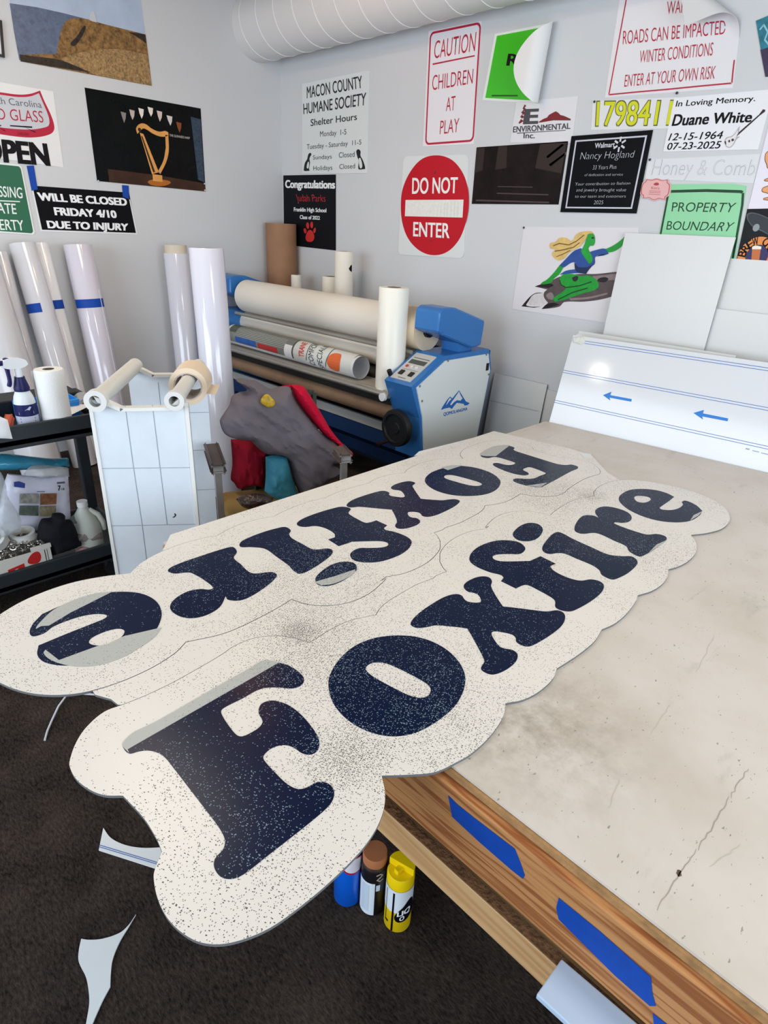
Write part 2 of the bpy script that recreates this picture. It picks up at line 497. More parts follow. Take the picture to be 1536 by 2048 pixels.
LAM_BLUE = mat('blue_enamel', '#3373b6', 0.38, coat=0.2)
LAM_DARK = mat('navy_enamel', '#123059', 0.45)
LAM_WHITE = mat('off_white_enamel', '#dfe3df', 0.4)
STEEL = mat('brushed_steel', '#b9b6ae', 0.35, metal=0.85)
BOARD = mat('white_plastic_board', '#dededc', 0.28)
BLACK_PLASTIC = mat('black_plastic', '#17181b', 0.5)
CART_GREY = mat('charcoal_cart', '#2b3034', 0.5, bump=0.05, bscale=200)

# ---------------------------------------------------------------- the room
X0, X1, Y0, Y1, ZT = WALL_X, 2.7, -2.7, WALL_Y, 3.2
structure('floor', box(B(), X0 - .1, X1 + .1, Y0 - .1, Y1 + .1, -0.06, 0), CARPET)
structure('ceiling', box(B(), X0 - .1, X1 + .1, Y0 - .1, Y1 + .1, ZT, ZT + .08), mat('ceiling_paint', '#7f7d7a', 0.9))
structure('wall_left', box(B(), X0 - .1, X0, Y0 - .1, Y1 + .1, 0, ZT), WALL)
structure('wall_back', box(B(), X0, X1 + .1, Y1, Y1 + .1, 0, ZT), WALL)
def wall_with_opening(name, along, fixed, a0, a1, o0, o1, z0, z1):
    bm = B()
    for (p, q, r, s) in ((a0, o0, 0, ZT), (o1, a1, 0, ZT), (o0, o1, 0, z0), (o0, o1, z1, ZT)):
        if along == 'x': box(bm, p, q, fixed[0], fixed[1], r, s)
        else: box(bm, fixed[0], fixed[1], p, q, r, s)
    return structure(name, bm, WALL)
wall_with_opening('wall_front', 'x', (Y0 - .1, Y0), X0, X1 + .1, -3.75, -0.05, 0.5, 2.6)
wall_with_opening('wall_right', 'y', (X1, X1 + .1), Y0, Y1, -0.95, 2.35, 0.6, 2.6)
GLASS = mat('window_glass', '#ffffff', 0.02, alpha=0.12)
FRAME = mat('window_frame_aluminium', '#5d5f62', 0.4, metal=0.7)
def window(name, along, c, a0, a1, z0, z1):
    bm = B(); gl = B(); t = .03
    def bar(p, q, r, s):
        if along == 'x': box(bm, p, q, c - .03, c + .03, r, s)
        else: box(bm, c - .03, c + .03, p, q, r, s)
    bar(a0, a0 + .05, z0, z1); bar(a1 - .05, a1, z0, z1); bar(a0 + .05, a1 - .05, z0, z0 + .05); bar(a0 + .05, a1 - .05, z1 - .05, z1)
    n = 3
    for i in range(1, n):
        x = a0 + (a1 - a0) * i / n; bar(x - .02, x + .02, z0 + .05, z1 - .05)
    o = structure(name, bm, FRAME)
    if along == 'x': box(gl, a0 + .05, a1 - .05, c - .004, c + .004, z0 + .05, z1 - .05)
    else: box(gl, c - .004, c + .004, a0 + .05, a1 - .05, z0 + .05, z1 - .05)
    link('pane', gl, GLASS, o)
window('window_1', 'x', Y0 - .05, -3.75, -0.05, 0.5, 2.6)
window('window_2', 'y', X1 + .05, -0.95, 2.35, 0.6, 2.6)

# ceiling light panels (out of the photograph, above the table)
def ceiling_light(label, x, y):
    t = thing('ceiling_light', label, 'ceiling light', (x, y, ZT - .05), 'ceiling light panels')
    bm = B(); box(bm, x - .63, x + .63, y - .33, y + .33, ZT - .05, ZT); link('housing', bm, M('#c9c9c7', 0.5), t)
    link('diffuser', box(B(), x - .58, x + .58, y - .28, y + .28, ZT - .056, ZT - .05), mat('light_diffuser', '#fff3df', 0.5, emit=1.0), t)
ceiling_light('rectangular ceiling light panel above the black cart', -2.9, 1.0)
ceiling_light('rectangular ceiling light panel above the work table', 0.2, 1.4)

# globe lamps hanging out of the photograph
def globe_lamp(label, c, r, color, strength):
    t = thing('globe_lamp', label, 'lamp', (c[0], c[1], ZT))
    link('globe', ball(B(), c, r, 32), mat('lit_globe', color, 0.5, emit=strength), t, True)
    link('cord', cyl(B(), (c[0], c[1], c[2] + r), (c[0], c[1], ZT - .02), .006, 8), BLACK_PLASTIC, t)
    link('ceiling_cap', cyl(B(), (c[0], c[1], ZT - .02), (c[0], c[1], ZT), .06, 24), BLACK_PLASTIC, t)
globe_lamp('white globe lamp hanging on a cord near the front window', (-2.62, -1.54, 2.49), .078, '#fff4e0', 40)
globe_lamp('small amber globe lamp hanging near the duct above the roll rack', (-3.05, 1.87, 2.82), .07, '#ffb45e', 32)

# spiral air duct along the top of the back wall
def duct():
    t = thing('air_duct', 'round white spiral air duct under the ceiling along the back wall', 'duct', (-1.5, 3.19, 2.87))
    r = 0.205; c = Vector((X0, 3.188, 2.875)); L = X1 - X0
    bm = B(); lathe(bm, c, (1, 0, 0), [(0.001, r), (L, r)], 96); link('duct_shell', bm, mat('white_duct', '#dedcda', 0.55, bump=0.06, bscale=60), t, True)
    bm = B(); pitch = 0.2; turns = L / pitch; n = int(turns * 40)
    pts = [c + Vector((L * i / n, math.cos(2 * PI * turns * i / n) * (r + .001), math.sin(2 * PI * turns * i / n) * (r + .001))) for i in range(n + 1)]
    tube(bm, pts, 0.0026, 6); link('spiral_seam', bm, M('#efeeec', 0.4), t, True)
    for x in (-1.2, 1.0):
        bm = B()
        lathe(bm, (x, c.y, c.z), (1, 0, 0), [(0, r + .002), (0, r + .012), (.03, r + .012), (.03, r + .002), (0, r + .002)], 64)
        box(bm, x + .01, x + .02, c.y - .005, c.y + .005, c.z + r, ZT)
        link('hanger', bm, STEEL, t)
duct()

# ---------------------------------------------------------------- the work table
TOP = 0.67
def work_table():
    t = thing('work_table', 'long white-topped wooden work table carrying the cut navy letter signs', 'table', (-0.7, 1.9, 0))
    bm = fill([[(-1.675, .735), (.62, .72), (.62, 3.235), (-1.675, 2.965)]], 0.006, flat(TOP - .006)); link('table_top', bm, TABLE_TOP, t)
    bm = fill([[(-1.668, .728), (.62, .712), (.62, 3.222), (-1.668, 2.955)]], 0.014, flat(TOP - .0205)); link('top_core', bm, PLY_EDGE, t)
    bm = B(); box(bm, -1.66, .62, .70, .738, .488, TOP - .021, .003); link('upper_rail', bm, BEAM_WOOD, t)
    bm = B(); box(bm, -1.66, .62, .682, .72, .392, .470, .003); link('lower_rail', bm, PALE_WOOD, t)
    bm = B(); box(bm, -1.66, -1.622, .74, 2.72, .5, TOP - .021); link('side_rail', bm, BEAM_WOOD, t)
    bm = B(); box(bm, .58, .618, .74, 2.72, .5, TOP - .021); link('side_rail', bm, BEAM_WOOD, t)
    bm = B(); box(bm, -1.62, .58, 2.72, 2.758, .5, TOP - .021); link('upper_rail', bm, BEAM_WOOD, t)
    for x, y in ((-1.62, 1.05), (.49, .742), (-1.62, 2.62), (.49, 2.62)):
        link('leg', box(B(), x, x + .088, y, y + .088, 0, .5), PALE_WOOD, t)
    # a long crack and short scores in the white top
    rnd = random.Random(12)
    def score(a, b, w, n=14, wob=.0025):
        pts = [lerp(a, b, i / n) for i in range(n + 1)]; d = (Vector(b) - Vector(a)).normalized()
        pts = [(p[0] - d.y * rnd.uniform(-wob, wob), p[1] + d.x * rnd.uniform(-wob, wob)) for p in pts]
        return stroke(pts, [w * (.4 + .6 * math.sin(PI * (i + .5) / (n + 1))) for i in range(n + 1)])
    q = [(-0.0911, 1.1545), (-0.0929, 1.0545), (-0.094, 0.8976), (-0.0991, 0.745)]
    loops = [score(q[0], q[1], .0017), score(q[1], q[2], .002), score(q[2], q[3], .0017)]
    link('crack', fill([loops[0]], 0, flat(TOP), .0003), M('#a89d90', .8), t); link('crack', fill([loops[1]], 0, flat(TOP), .0003), M('#a89d90', .8), t); link('crack', fill([loops[2]], 0, flat(TOP), .0003), M('#a89d90', .8), t)
    s_ = [(-0.2995, 1.5764), (-0.275, 1.3791), (-0.2716, 1.2183), (-0.2632, 1.0957), (-0.5289, 1.6664), (-0.5159, 1.5401), (-0.4032, 1.8356), (-0.4157, 1.676), (-0.2524, 0.9382), (-0.2369, 0.8576), (-0.0469, 0.9623), (-0.0675, 0.8803), (-0.0983, 0.8257), (-0.0983, 0.8382)]
    for i in range(0, len(s_), 2): link('score_mark', fill([score(s_[i], s_[i + 1], (.0014 if i < 12 else .007), 8)], 0, flat(TOP), .0003), M('#c6bdb2' if i < 12 else '#5b4a3e', .8), t)
    # strips of blue tape on the near rail
    face = upright_y(.70)
    for lp in ([(-0.4721, 0.6281), (-0.4721, 0.6281), (-0.4483, 0.6237), (-0.4483, 0.6237), (-0.4082, 0.6244), (-0.4082, 0.6244), (-0.3211, 0.6288), (-0.3211, 0.6288), (-0.3064, 0.6086), (-0.3064, 0.6086), (-0.2936, 0.5878), (-0.2936, 0.5878), (-0.2958, 0.5761), (-0.2958, 0.5761), (-0.3209, 0.5748), (-0.3209, 0.5748), (-0.3902, 0.5772), (-0.3902, 0.5772), (-0.4569, 0.5834), (-0.4569, 0.5834)],
               [(-0.2287, 0.6002), (-0.2287, 0.6002), (-0.1549, 0.6009), (-0.1549, 0.6009), (-0.0702, 0.5941), (-0.0702, 0.5941), (-0.0611, 0.5652), (-0.0611, 0.5652), (-0.051, 0.5453), (-0.051, 0.5453), (-0.0579, 0.535), (-0.0579, 0.535), (-0.1153, 0.5359), (-0.1153, 0.5359), (-0.2199, 0.5534), (-0.2199, 0.5534), (-0.2286, 0.574), (-0.2286, 0.574)],
               [(-0.0509, 0.5251), (-0.0509, 0.5251), (-0.0255, 0.5285), (-0.0255, 0.5285), (0.0009, 0.5183), (0.0009, 0.5183), (-0.0187, 0.5005), (-0.0187, 0.5005), (-0.0449, 0.5065), (-0.0449, 0.5065)]):
        link('tape_strip', fill([lp], .0008, face, .0004), TAPE_BLUE, t)['label'] = 'strip of blue tape stuck on the near rail'
    bm = fill([[(-1.66, .683), (.62, .683), (.62, .70), (-.1, .704), (-1.66, .71)]], .003, flat(.470)); link('ledge_dust', bm, mat('sawdust', '#7d5a3d', .95, mottle=.5, mscale=60, bump=.6, bscale=120), t)
    return t
work_table()
# offcut pushed in between the two rails
tag(link('plastic_offcut', obox(B(), (-.196, .612, .4735), (.42, 0.012, 0), (0, .078, 0), (0, 0, .012), .002), mat('pale_blue_board', '#b9cde4', 0.35)),
    'pale blue plastic strip wedged between the rails of the work table', 'offcut')

# ---------------------------------------------------------------- the two cut signs
SIGN_T = 0.006
sheet = flat(TOP)
NEAR_OUT = [*[(-0.9638, 0.195), (-0.9815, 0.2027), (-1.013, 0.2246), (-1.0405, 0.2546), (-1.0594, 0.2982), (-1.0535, 0.3388), (-1.0489, 0.3817), (-1.0489, 0.4408), (-1.0547, 0.5067), (-1.0631, 0.5718), (-1.0719, 0.6124), (-1.0661, 0.6673), (-1.0398, 0.7102), (-1.0088, 0.7346), (-0.9639, 0.7559), (-0.9639, 0.7559)],
            *[(-0.9722, 0.8329), (-0.9689, 0.887), (-0.9559, 0.9286), (-0.9423, 0.9585), (-0.9423, 0.9585), (-0.9562, 0.9844), (-0.9674, 1.0275), (-0.9728, 1.0933), (-0.9754, 1.1523), (-0.9672, 1.2167), (-0.9672, 1.2167), (-0.9716, 1.2368), (-0.9673, 1.2767), (-0.9673, 1.2767), (-0.9844, 1.2828), (-1.0188, 1.3057)],
            *[(-1.0234, 1.3106), (-1.0623, 1.3616), (-1.0903, 1.4539), (-1.0887, 1.5457), (-1.067, 1.6049), (-1.067, 1.6049), (-1.0839, 1.6967), (-1.0733, 1.8032)],
            *[(-1.0731, 1.6086), (-1.0731, 1.6086), (-1.0841, 1.6385), (-1.1008, 1.7083), (-1.0961, 1.7778), (-1.0656, 1.8348), (-1.0249, 1.8655), (-0.9812, 1.8787), (-0.9812, 1.8787), (-0.9895, 1.9166), (-0.998, 2.0062), (-0.9963, 2.0954), (-0.9664, 2.1793), (-0.9664, 2.1793), (-0.9889, 2.2218), (-1.0029, 2.2925), (-0.9983, 2.3753), (-0.975, 2.4397), (-0.9234, 2.4957), (-0.8487, 2.5336), (-0.7475, 2.5547), (-0.674, 2.5452), (-0.6036, 2.5091)],
            *[(-0.5594, 2.4594), (-0.5239, 2.3779), (-0.5164, 2.2763), (-0.5389, 2.1932), (-0.5717, 2.1292), (-0.5717, 2.1292)],
            *[(-0.5442, 2.0937), (-0.5249, 2.0574), (-0.5069, 1.9935), (-0.5031, 1.9169), (-0.5119, 1.8548), (-0.5231, 1.8213), (-0.5231, 1.8213), (-0.5077, 1.7774), (-0.4989, 1.7175), (-0.5029, 1.6531), (-0.5199, 1.5973), (-0.5199, 1.5973), (-0.5107, 1.5661), (-0.4991, 1.4866), (-0.4983, 1.4127), (-0.5084, 1.3594), (-0.5084, 1.3594)],
            *[(-0.4965, 1.2982), (-0.4964, 1.2173), (-0.5038, 1.1303), (-0.5038, 1.1303), (-0.4908, 1.0909), (-0.4888, 1.0258), (-0.4985, 0.9766), (-0.5172, 0.9406), (-0.5172, 0.9406), (-0.4975, 0.9049), (-0.4826, 0.8374), (-0.4802, 0.7727), (-0.4867, 0.7312)],
            *[(-0.4986, 0.6855), (-0.5264, 0.6463), (-0.5599, 0.606), (-0.5599, 0.606), (-0.5295, 0.585), (-0.5053, 0.5573), (-0.4866, 0.5198), (-0.4747, 0.4722), (-0.4693, 0.4041), (-0.4702, 0.3467), (-0.4756, 0.2967), (-0.4903, 0.2561), (-0.5096, 0.2277), (-0.5369, 0.2082), (-0.5805, 0.1967), (-0.6232, 0.1987), (-0.6605, 0.2097), (-0.6737, 0.2193), (-0.6913, 0.2389), (-0.6913, 0.2389)],
            *[(-0.7187, 0.243), (-0.7701, 0.245), (-0.8358, 0.2386), (-0.8358, 0.2386), (-0.8582, 0.2156), (-0.8887, 0.2009), (-0.9268, 0.1928)]]
LETTER_F = [(-0.9464, 0.2868), (-0.9554, 0.2937), (-0.9644, 0.3155), (-0.964, 0.3367), (-0.9634, 0.3709), (-0.9718, 0.491), (-0.9793, 0.6107), (-0.9803, 0.6297), (-0.9703, 0.6436), (-0.9509, 0.655), (-0.9276, 0.6654), (-0.893, 0.669), (-0.8678, 0.6631), (-0.8559, 0.6468), (-0.8594, 0.6269), (-0.8808, 0.6064), (-0.898, 0.587), (-0.9059, 0.5652), (-0.9055, 0.5272), (-0.9072, 0.4883), (-0.9038, 0.4756), (-0.8869, 0.4689), (-0.85, 0.4635), (-0.824, 0.4626), (-0.8144, 0.4685), (-0.8113, 0.4855), (-0.8122, 0.5056), (-0.8192, 0.5193), (-0.8289, 0.5241), (-0.8432, 0.5273), (-0.8562, 0.5354), (-0.865, 0.5488), (-0.862, 0.5657), (-0.8508, 0.577), (-0.8238, 0.5883), (-0.7861, 0.591), (-0.7453, 0.5862), (-0.7143, 0.5785), (-0.6957, 0.5673), (-0.6864, 0.5523), (-0.6893, 0.5381), (-0.7018, 0.5297), (-0.7194, 0.5269), (-0.7342, 0.5218), (-0.7448, 0.5118), (-0.7508, 0.4949), (-0.7487, 0.4779), (-0.7425, 0.4684), (-0.7283, 0.4654), (-0.7008, 0.4646), (-0.6709, 0.4648), (-0.6494, 0.4689), (-0.6377, 0.4768), (-0.6325, 0.4898), (-0.6306, 0.5055), (-0.6216, 0.5175), (-0.6077, 0.5218), (-0.5936, 0.518), (-0.5817, 0.5051), (-0.5761, 0.4884), (-0.5733, 0.4561), (-0.5718, 0.4075), (-0.571, 0.3535), (-0.5701, 0.3248), (-0.5718, 0.3069), (-0.578, 0.2948), (-0.5887, 0.2868), (-0.6035, 0.2852), (-0.6168, 0.2891), (-0.6244, 0.2976), (-0.6285, 0.3123), (-0.6376, 0.322), (-0.6499, 0.3266), (-0.6704, 0.3291), (-0.7166, 0.3305), (-0.7702, 0.3316), (-0.8275, 0.3327), (-0.868, 0.3326), (-0.8874, 0.3273), (-0.9031, 0.317), (-0.9123, 0.3036), (-0.9195, 0.288)]
LETTER_O = [(-0.8119, 0.6877), (-0.8364, 0.7107), (-0.8589, 0.7474), (-0.8761, 0.7938), (-0.8813, 0.8423), (-0.8712, 0.89), (-0.847, 0.9315), (-0.8138, 0.9642), (-0.7738, 0.9829), (-0.728, 0.9872), (-0.682, 0.9763), (-0.6441, 0.9546), (-0.62, 0.9293), (-0.6, 0.8934), (-0.586, 0.85), (-0.5823, 0.8091), (-0.5838, 0.7679), (-0.5915, 0.7302), (-0.6082, 0.6981), (-0.6303, 0.677), (-0.6627, 0.6607), (-0.6958, 0.6537), (-0.7338, 0.6546), (-0.7745, 0.6658)]
HOLE_O = [(-0.8012, 0.7902), (-0.8083, 0.8049), (-0.8049, 0.8207), (-0.7878, 0.8373), (-0.7588, 0.8473), (-0.717, 0.8544), (-0.679, 0.8584), (-0.6602, 0.8544), (-0.6506, 0.8447), (-0.6459, 0.8298), (-0.6522, 0.8147), (-0.6694, 0.8034), (-0.6978, 0.7956), (-0.7435, 0.7882), (-0.7786, 0.7848)]
LETTER_X = [(-0.8536, 0.9974), (-0.8635, 1.0144), (-0.874, 1.0554), (-0.8798, 1.1168), (-0.8794, 1.1664), (-0.8692, 1.1984), (-0.8537, 1.2057), (-0.8339, 1.196), (-0.8213, 1.1951), (-0.8043, 1.2072), (-0.7972, 1.2193), (-0.7972, 1.2193), (-0.8044, 1.2303), (-0.8235, 1.2437), (-0.8385, 1.2437), (-0.8534, 1.2358), (-0.8744, 1.2429), (-0.8873, 1.263), (-0.8893, 1.3012), (-0.8812, 1.3315), (-0.864, 1.3458), (-0.844, 1.3355), (-0.8287, 1.3105), (-0.7867, 1.2773), (-0.7439, 1.2495), (-0.7439, 1.2495), (-0.7114, 1.2747), (-0.6747, 1.3012), (-0.65, 1.3212), (-0.6346, 1.3477), (-0.6186, 1.3514), (-0.6019, 1.3344), (-0.5889, 1.2967), (-0.5858, 1.2497), (-0.5887, 1.1905), (-0.595, 1.1543), (-0.607, 1.1426), (-0.6274, 1.1431), (-0.6389, 1.1563), (-0.6521, 1.1605), (-0.6739, 1.1507), (-0.6909, 1.1377), (-0.6915, 1.1262), (-0.6739, 1.1108), (-0.6456, 1.0965), (-0.6316, 1.0983), (-0.6159, 1.1081), (-0.5988, 1.1047), (-0.5854, 1.0813), (-0.5817, 1.0481), (-0.5859, 1.0133), (-0.5959, 0.994), (-0.6138, 0.9889), (-0.6252, 0.9942), (-0.635, 1.0203), (-0.6546, 1.0363), (-0.7022, 1.0679), (-0.7448, 1.0946), (-0.7448, 1.0946), (-0.7625, 1.082), (-0.7895, 1.0599), (-0.8083, 1.0417), (-0.8178, 1.0195), (-0.8296, 1.0003), (-0.8417, 0.9942)]
LETTER_SMALL_F = [(-0.9725, 1.3925), (-0.9921, 1.431), (-1.0014, 1.4845), (-0.9924, 1.549), (-0.9695, 1.5864), (-0.9347, 1.6069), (-0.9022, 1.5942), (-0.8885, 1.5735), (-0.8861, 1.54), (-0.9063, 1.5157), (-0.9299, 1.4821), (-0.9315, 1.459), (-0.9149, 1.4474), (-0.8927, 1.4583), (-0.8639, 1.4926), (-0.8381, 1.5269), (-0.8381, 1.5269), (-0.8333, 1.5798), (-0.8333, 1.5798), (-0.7763, 1.5747), (-0.7763, 1.5747), (-0.7782, 1.5472), (-0.7782, 1.5472), (-0.7565, 1.5318), (-0.7174, 1.5268), (-0.6857, 1.533), (-0.6691, 1.5448), (-0.6552, 1.572), (-0.6326, 1.5832), (-0.6117, 1.5699), (-0.598, 1.5274), (-0.5954, 1.4606), (-0.6015, 1.3937), (-0.609, 1.3694), (-0.6283, 1.3561), (-0.6457, 1.358), (-0.662, 1.3831), (-0.6776, 1.3922), (-0.7272, 1.3978), (-0.7625, 1.3973), (-0.771, 1.3828), (-0.7734, 1.3551), (-0.7734, 1.3551), (-0.826, 1.3556), (-0.826, 1.3556), (-0.8327, 1.3782), (-0.8327, 1.3782), (-0.8469, 1.3848), (-0.877, 1.373), (-0.9194, 1.368), (-0.9516, 1.3747)]
LETTER_DOT = [(-0.9795, 1.6386), (-0.9958, 1.6813), (-1.0018, 1.728), (-0.9934, 1.7649), (-0.9695, 1.7785), (-0.9392, 1.7609), (-0.9194, 1.7217), (-0.9092, 1.673), (-0.9192, 1.6354), (-0.9461, 1.6186)]
LETTER_I = [(-0.8544, 1.6236), (-0.8693, 1.6528), (-0.8856, 1.7116), (-0.8934, 1.7636), (-0.8837, 1.7817), (-0.8274, 1.7719), (-0.7594, 1.7659), (-0.6955, 1.7624), (-0.6596, 1.7872), (-0.6377, 1.8098), (-0.6131, 1.7947), (-0.6022, 1.7646), (-0.598, 1.6949), (-0.6048, 1.6392), (-0.6129, 1.6218), (-0.6346, 1.6198), (-0.6493, 1.6262), (-0.6644, 1.644), (-0.6941, 1.6555), (-0.7489, 1.6557), (-0.7926, 1.6553), (-0.8095, 1.6406), (-0.8212, 1.6175), (-0.8369, 1.6114)]
LETTER_R = [(-0.8662, 1.8497), (-0.8818, 1.8857), (-0.8979, 1.9458), (-0.8969, 1.9824), (-0.8734, 2.0042), (-0.8537, 2), (-0.8537, 2), (-0.8891, 2.0405), (-0.8987, 2.0859), (-0.8846, 2.1212), (-0.8503, 2.1382), (-0.8067, 2.1346), (-0.7773, 2.1056), (-0.7655, 2.0618), (-0.7768, 2.0297), (-0.7956, 2.0134), (-0.7928, 2.001), (-0.7415, 1.9972), (-0.6981, 2.0006), (-0.6757, 2.0067), (-0.653, 2.0406), (-0.627, 2.0448), (-0.6136, 2.02), (-0.6103, 1.9547), (-0.6156, 1.8452), (-0.6255, 1.828), (-0.6599, 1.8381), (-0.6849, 1.865), (-0.7317, 1.8715), (-0.7807, 1.8794), (-0.8035, 1.8727), (-0.8281, 1.8323), (-0.8505, 1.8303)]
LETTER_E = [(-0.8858, 2.2251), (-0.9022, 2.2737), (-0.903, 2.3532), (-0.8759, 2.4079), (-0.8321, 2.4424), (-0.7908, 2.4476), (-0.7527, 2.4326), (-0.7527, 2.4326), (-0.7482, 2.3615), (-0.7466, 2.2999), (-0.7427, 2.2713), (-0.7295, 2.2673), (-0.7059, 2.2915), (-0.6948, 2.3306), (-0.6972, 2.3795), (-0.7114, 2.4072), (-0.7034, 2.4307), (-0.661, 2.4166), (-0.6243, 2.3796), (-0.6243, 2.3796), (-0.6155, 2.3286), (-0.6191, 2.2526), (-0.6431, 2.2), (-0.6903, 2.1584), (-0.7506, 2.1456), (-0.812, 2.1604), (-0.8588, 2.192)]
HOLE_E = [(-0.8539, 2.2923), (-0.8565, 2.3169), (-0.8403, 2.3371), (-0.8185, 2.3448), (-0.8028, 2.3286), (-0.8014, 2.2899), (-0.8126, 2.2679), (-0.8315, 2.2657)]
NEAR_GREY = {0: [[(-0.9202, 0.2883), (-0.9202, 0.2883), (-0.9464, 0.2868), (-0.9554, 0.2937), (-0.9644, 0.3155), (-0.964, 0.3367), (-0.9634, 0.3709), (-0.9718, 0.491), (-0.9793, 0.6107), (-0.9803, 0.6297), (-0.9703, 0.6436), (-0.9509, 0.655), (-0.9509, 0.655), (-0.9309, 0.2901), (-0.9309, 0.2901)]], 8: [[(-0.6231, 2.3761), (-0.6231, 2.3761), (-0.6172, 2.3192), (-0.6172, 2.3192), (-0.6208, 2.2505), (-0.6208, 2.2505), (-0.6309, 2.3096), (-0.6309, 2.3096)]], 7: [[(-0.6124, 2.0155), (-0.6124, 2.0155), (-0.6094, 1.9597), (-0.6094, 1.9597), (-0.6132, 1.8792), (-0.6132, 1.8792), (-0.6206, 1.9579), (-0.6206, 1.9579)]]}
FAR_GREY = {0: [[(-1.5421, 2.202), (-1.5676, 2.2523), (-1.582, 2.3446), (-1.5668, 2.4059), (-1.5439, 2.4364), (-1.5439, 2.4364), (-1.4924, 2.2483), (-1.4924, 2.2483)], [(-1.1994, 2.053), (-1.1994, 2.053), (-1.1622, 2.1525), (-1.1622, 2.1525), (-1.1537, 2.0878), (-1.1537, 2.0878)]], 1: [[(-1.5522, 1.9355), (-1.5522, 1.9355), (-1.5446, 1.9854), (-1.51, 2.0301), (-1.51, 2.0301), (-1.5133, 1.9332), (-1.5133, 1.9332)]], 5: [[(-1.1739, 0.938), (-1.1739, 0.938), (-1.1608, 1.0033), (-1.1608, 1.0033), (-1.1514, 1.0749), (-1.1514, 1.0749), (-1.138, 1.0601), (-1.1306, 1.0189), (-1.132, 0.9736), (-1.1478, 0.9416), (-1.1478, 0.9416)]],
            8: [[(-1.4428, 0.2899), (-1.4715, 0.3152), (-1.4995, 0.3537), (-1.5105, 0.4097), (-1.5061, 0.458), (-1.4864, 0.4944), (-1.4864, 0.4944), (-1.4708, 0.4305), (-1.4708, 0.4305), (-1.4582, 0.3775), (-1.4582, 0.3775), (-1.4352, 0.3175), (-1.4352, 0.3175), (-1.4452, 0.3026), (-1.4452, 0.3026)], [(-1.3433, 0.2792), (-1.3433, 0.2792), (-1.2844, 0.2886), (-1.2844, 0.2886), (-1.2822, 0.3293), (-1.2822, 0.3293), (-1.2794, 0.3722), (-1.2794, 0.3722), (-1.2714, 0.3936), (-1.2714, 0.3936), (-1.2764, 0.4337), (-1.2764, 0.4337), (-1.251, 0.5174), (-1.251, 0.5174), (-1.2261, 0.4871), (-1.2106, 0.4426), (-1.2017, 0.3969), (-1.2083, 0.3516), (-1.229, 0.3172), (-1.2616, 0.2912), (-1.3008, 0.2746), (-1.3326, 0.2719)]]}
# the far sign is the same design turned end for end on the sheet
def turned(p): return (-0.9855 * p[0] + 0.003 * p[1] - 2.1191, -0.033 * p[0] - 1.0048 * p[1] + 2.6922)
def shrink(lp, d):
    """pull a polygon in by d"""
    a = sum(p[0] * q[1] - q[0] * p[1] for p, q in zip(lp, lp[1:] + lp[:1])); s = 1 if a > 0 else -1
    out = []
    for i, p in enumerate(lp):
        u = Vector(lp[(i + 1) % len(lp)]) - Vector(lp[i - 1])
        n = Vector((-u.y, u.x)).normalized() * s
        out.append((p[0] + n.x * d, p[1] + n.y * d))
    return out
LETTERS = [('letter', [LETTER_F]), ('letter', [LETTER_O, HOLE_O]), ('letter', [LETTER_X]), ('letter', [LETTER_SMALL_F]), ('letter', [LETTER_I]), ('letter_dot', [LETTER_DOT]), None, ('letter', [LETTER_R]), ('letter', [LETTER_E, HOLE_E])]

def plate(lp, z0, t, m_top, m_side):
    bm = fill([lp], t, flat(z0))
    bm.normal_update()
    for f in bm.faces: f.material_index = 0 if abs(f.normal.z) > .7 else 1
    return bm

def cut_sign(label, place, grey):
    out = [place(p) for p in smooth_loop(NEAR_OUT, 5)]
    t = thing('cut_sign', label, 'sign', (*place((-.75, 1.3)), TOP), 'script signs cut from one sheet')
    link('sign_panel', plate(shrink(out, .0009), TOP, SIGN_T, None, None), [WHITE_FACE, CUT_EDGE], t)
    for q in LETTERS:
        if q is None: continue
        link(q[0], fill([[place(p) for p in smooth_loop(lp, 5)] for lp in q[1]], 0.0005, flat(TOP + SIGN_T + .0001)), NAVY, t)
    for k, patches in grey.items():
        for lp in patches:
            o = link('film_patch', fill([smooth_loop(lp, 5)], 0.0003, flat(TOP + SIGN_T + .0007)), GREY_FILM, t)
            o['label'] = 'grey film left uncovered on a letter'
    return out
near_out = cut_sign('large white cut sign nearest the viewer, its navy script overhanging the table end', lambda p: (p[0], p[1]), NEAR_GREY)
far_out = cut_sign('large white cut sign turned end for end beyond the nearer one, beside the chair', turned, FAR_GREY)

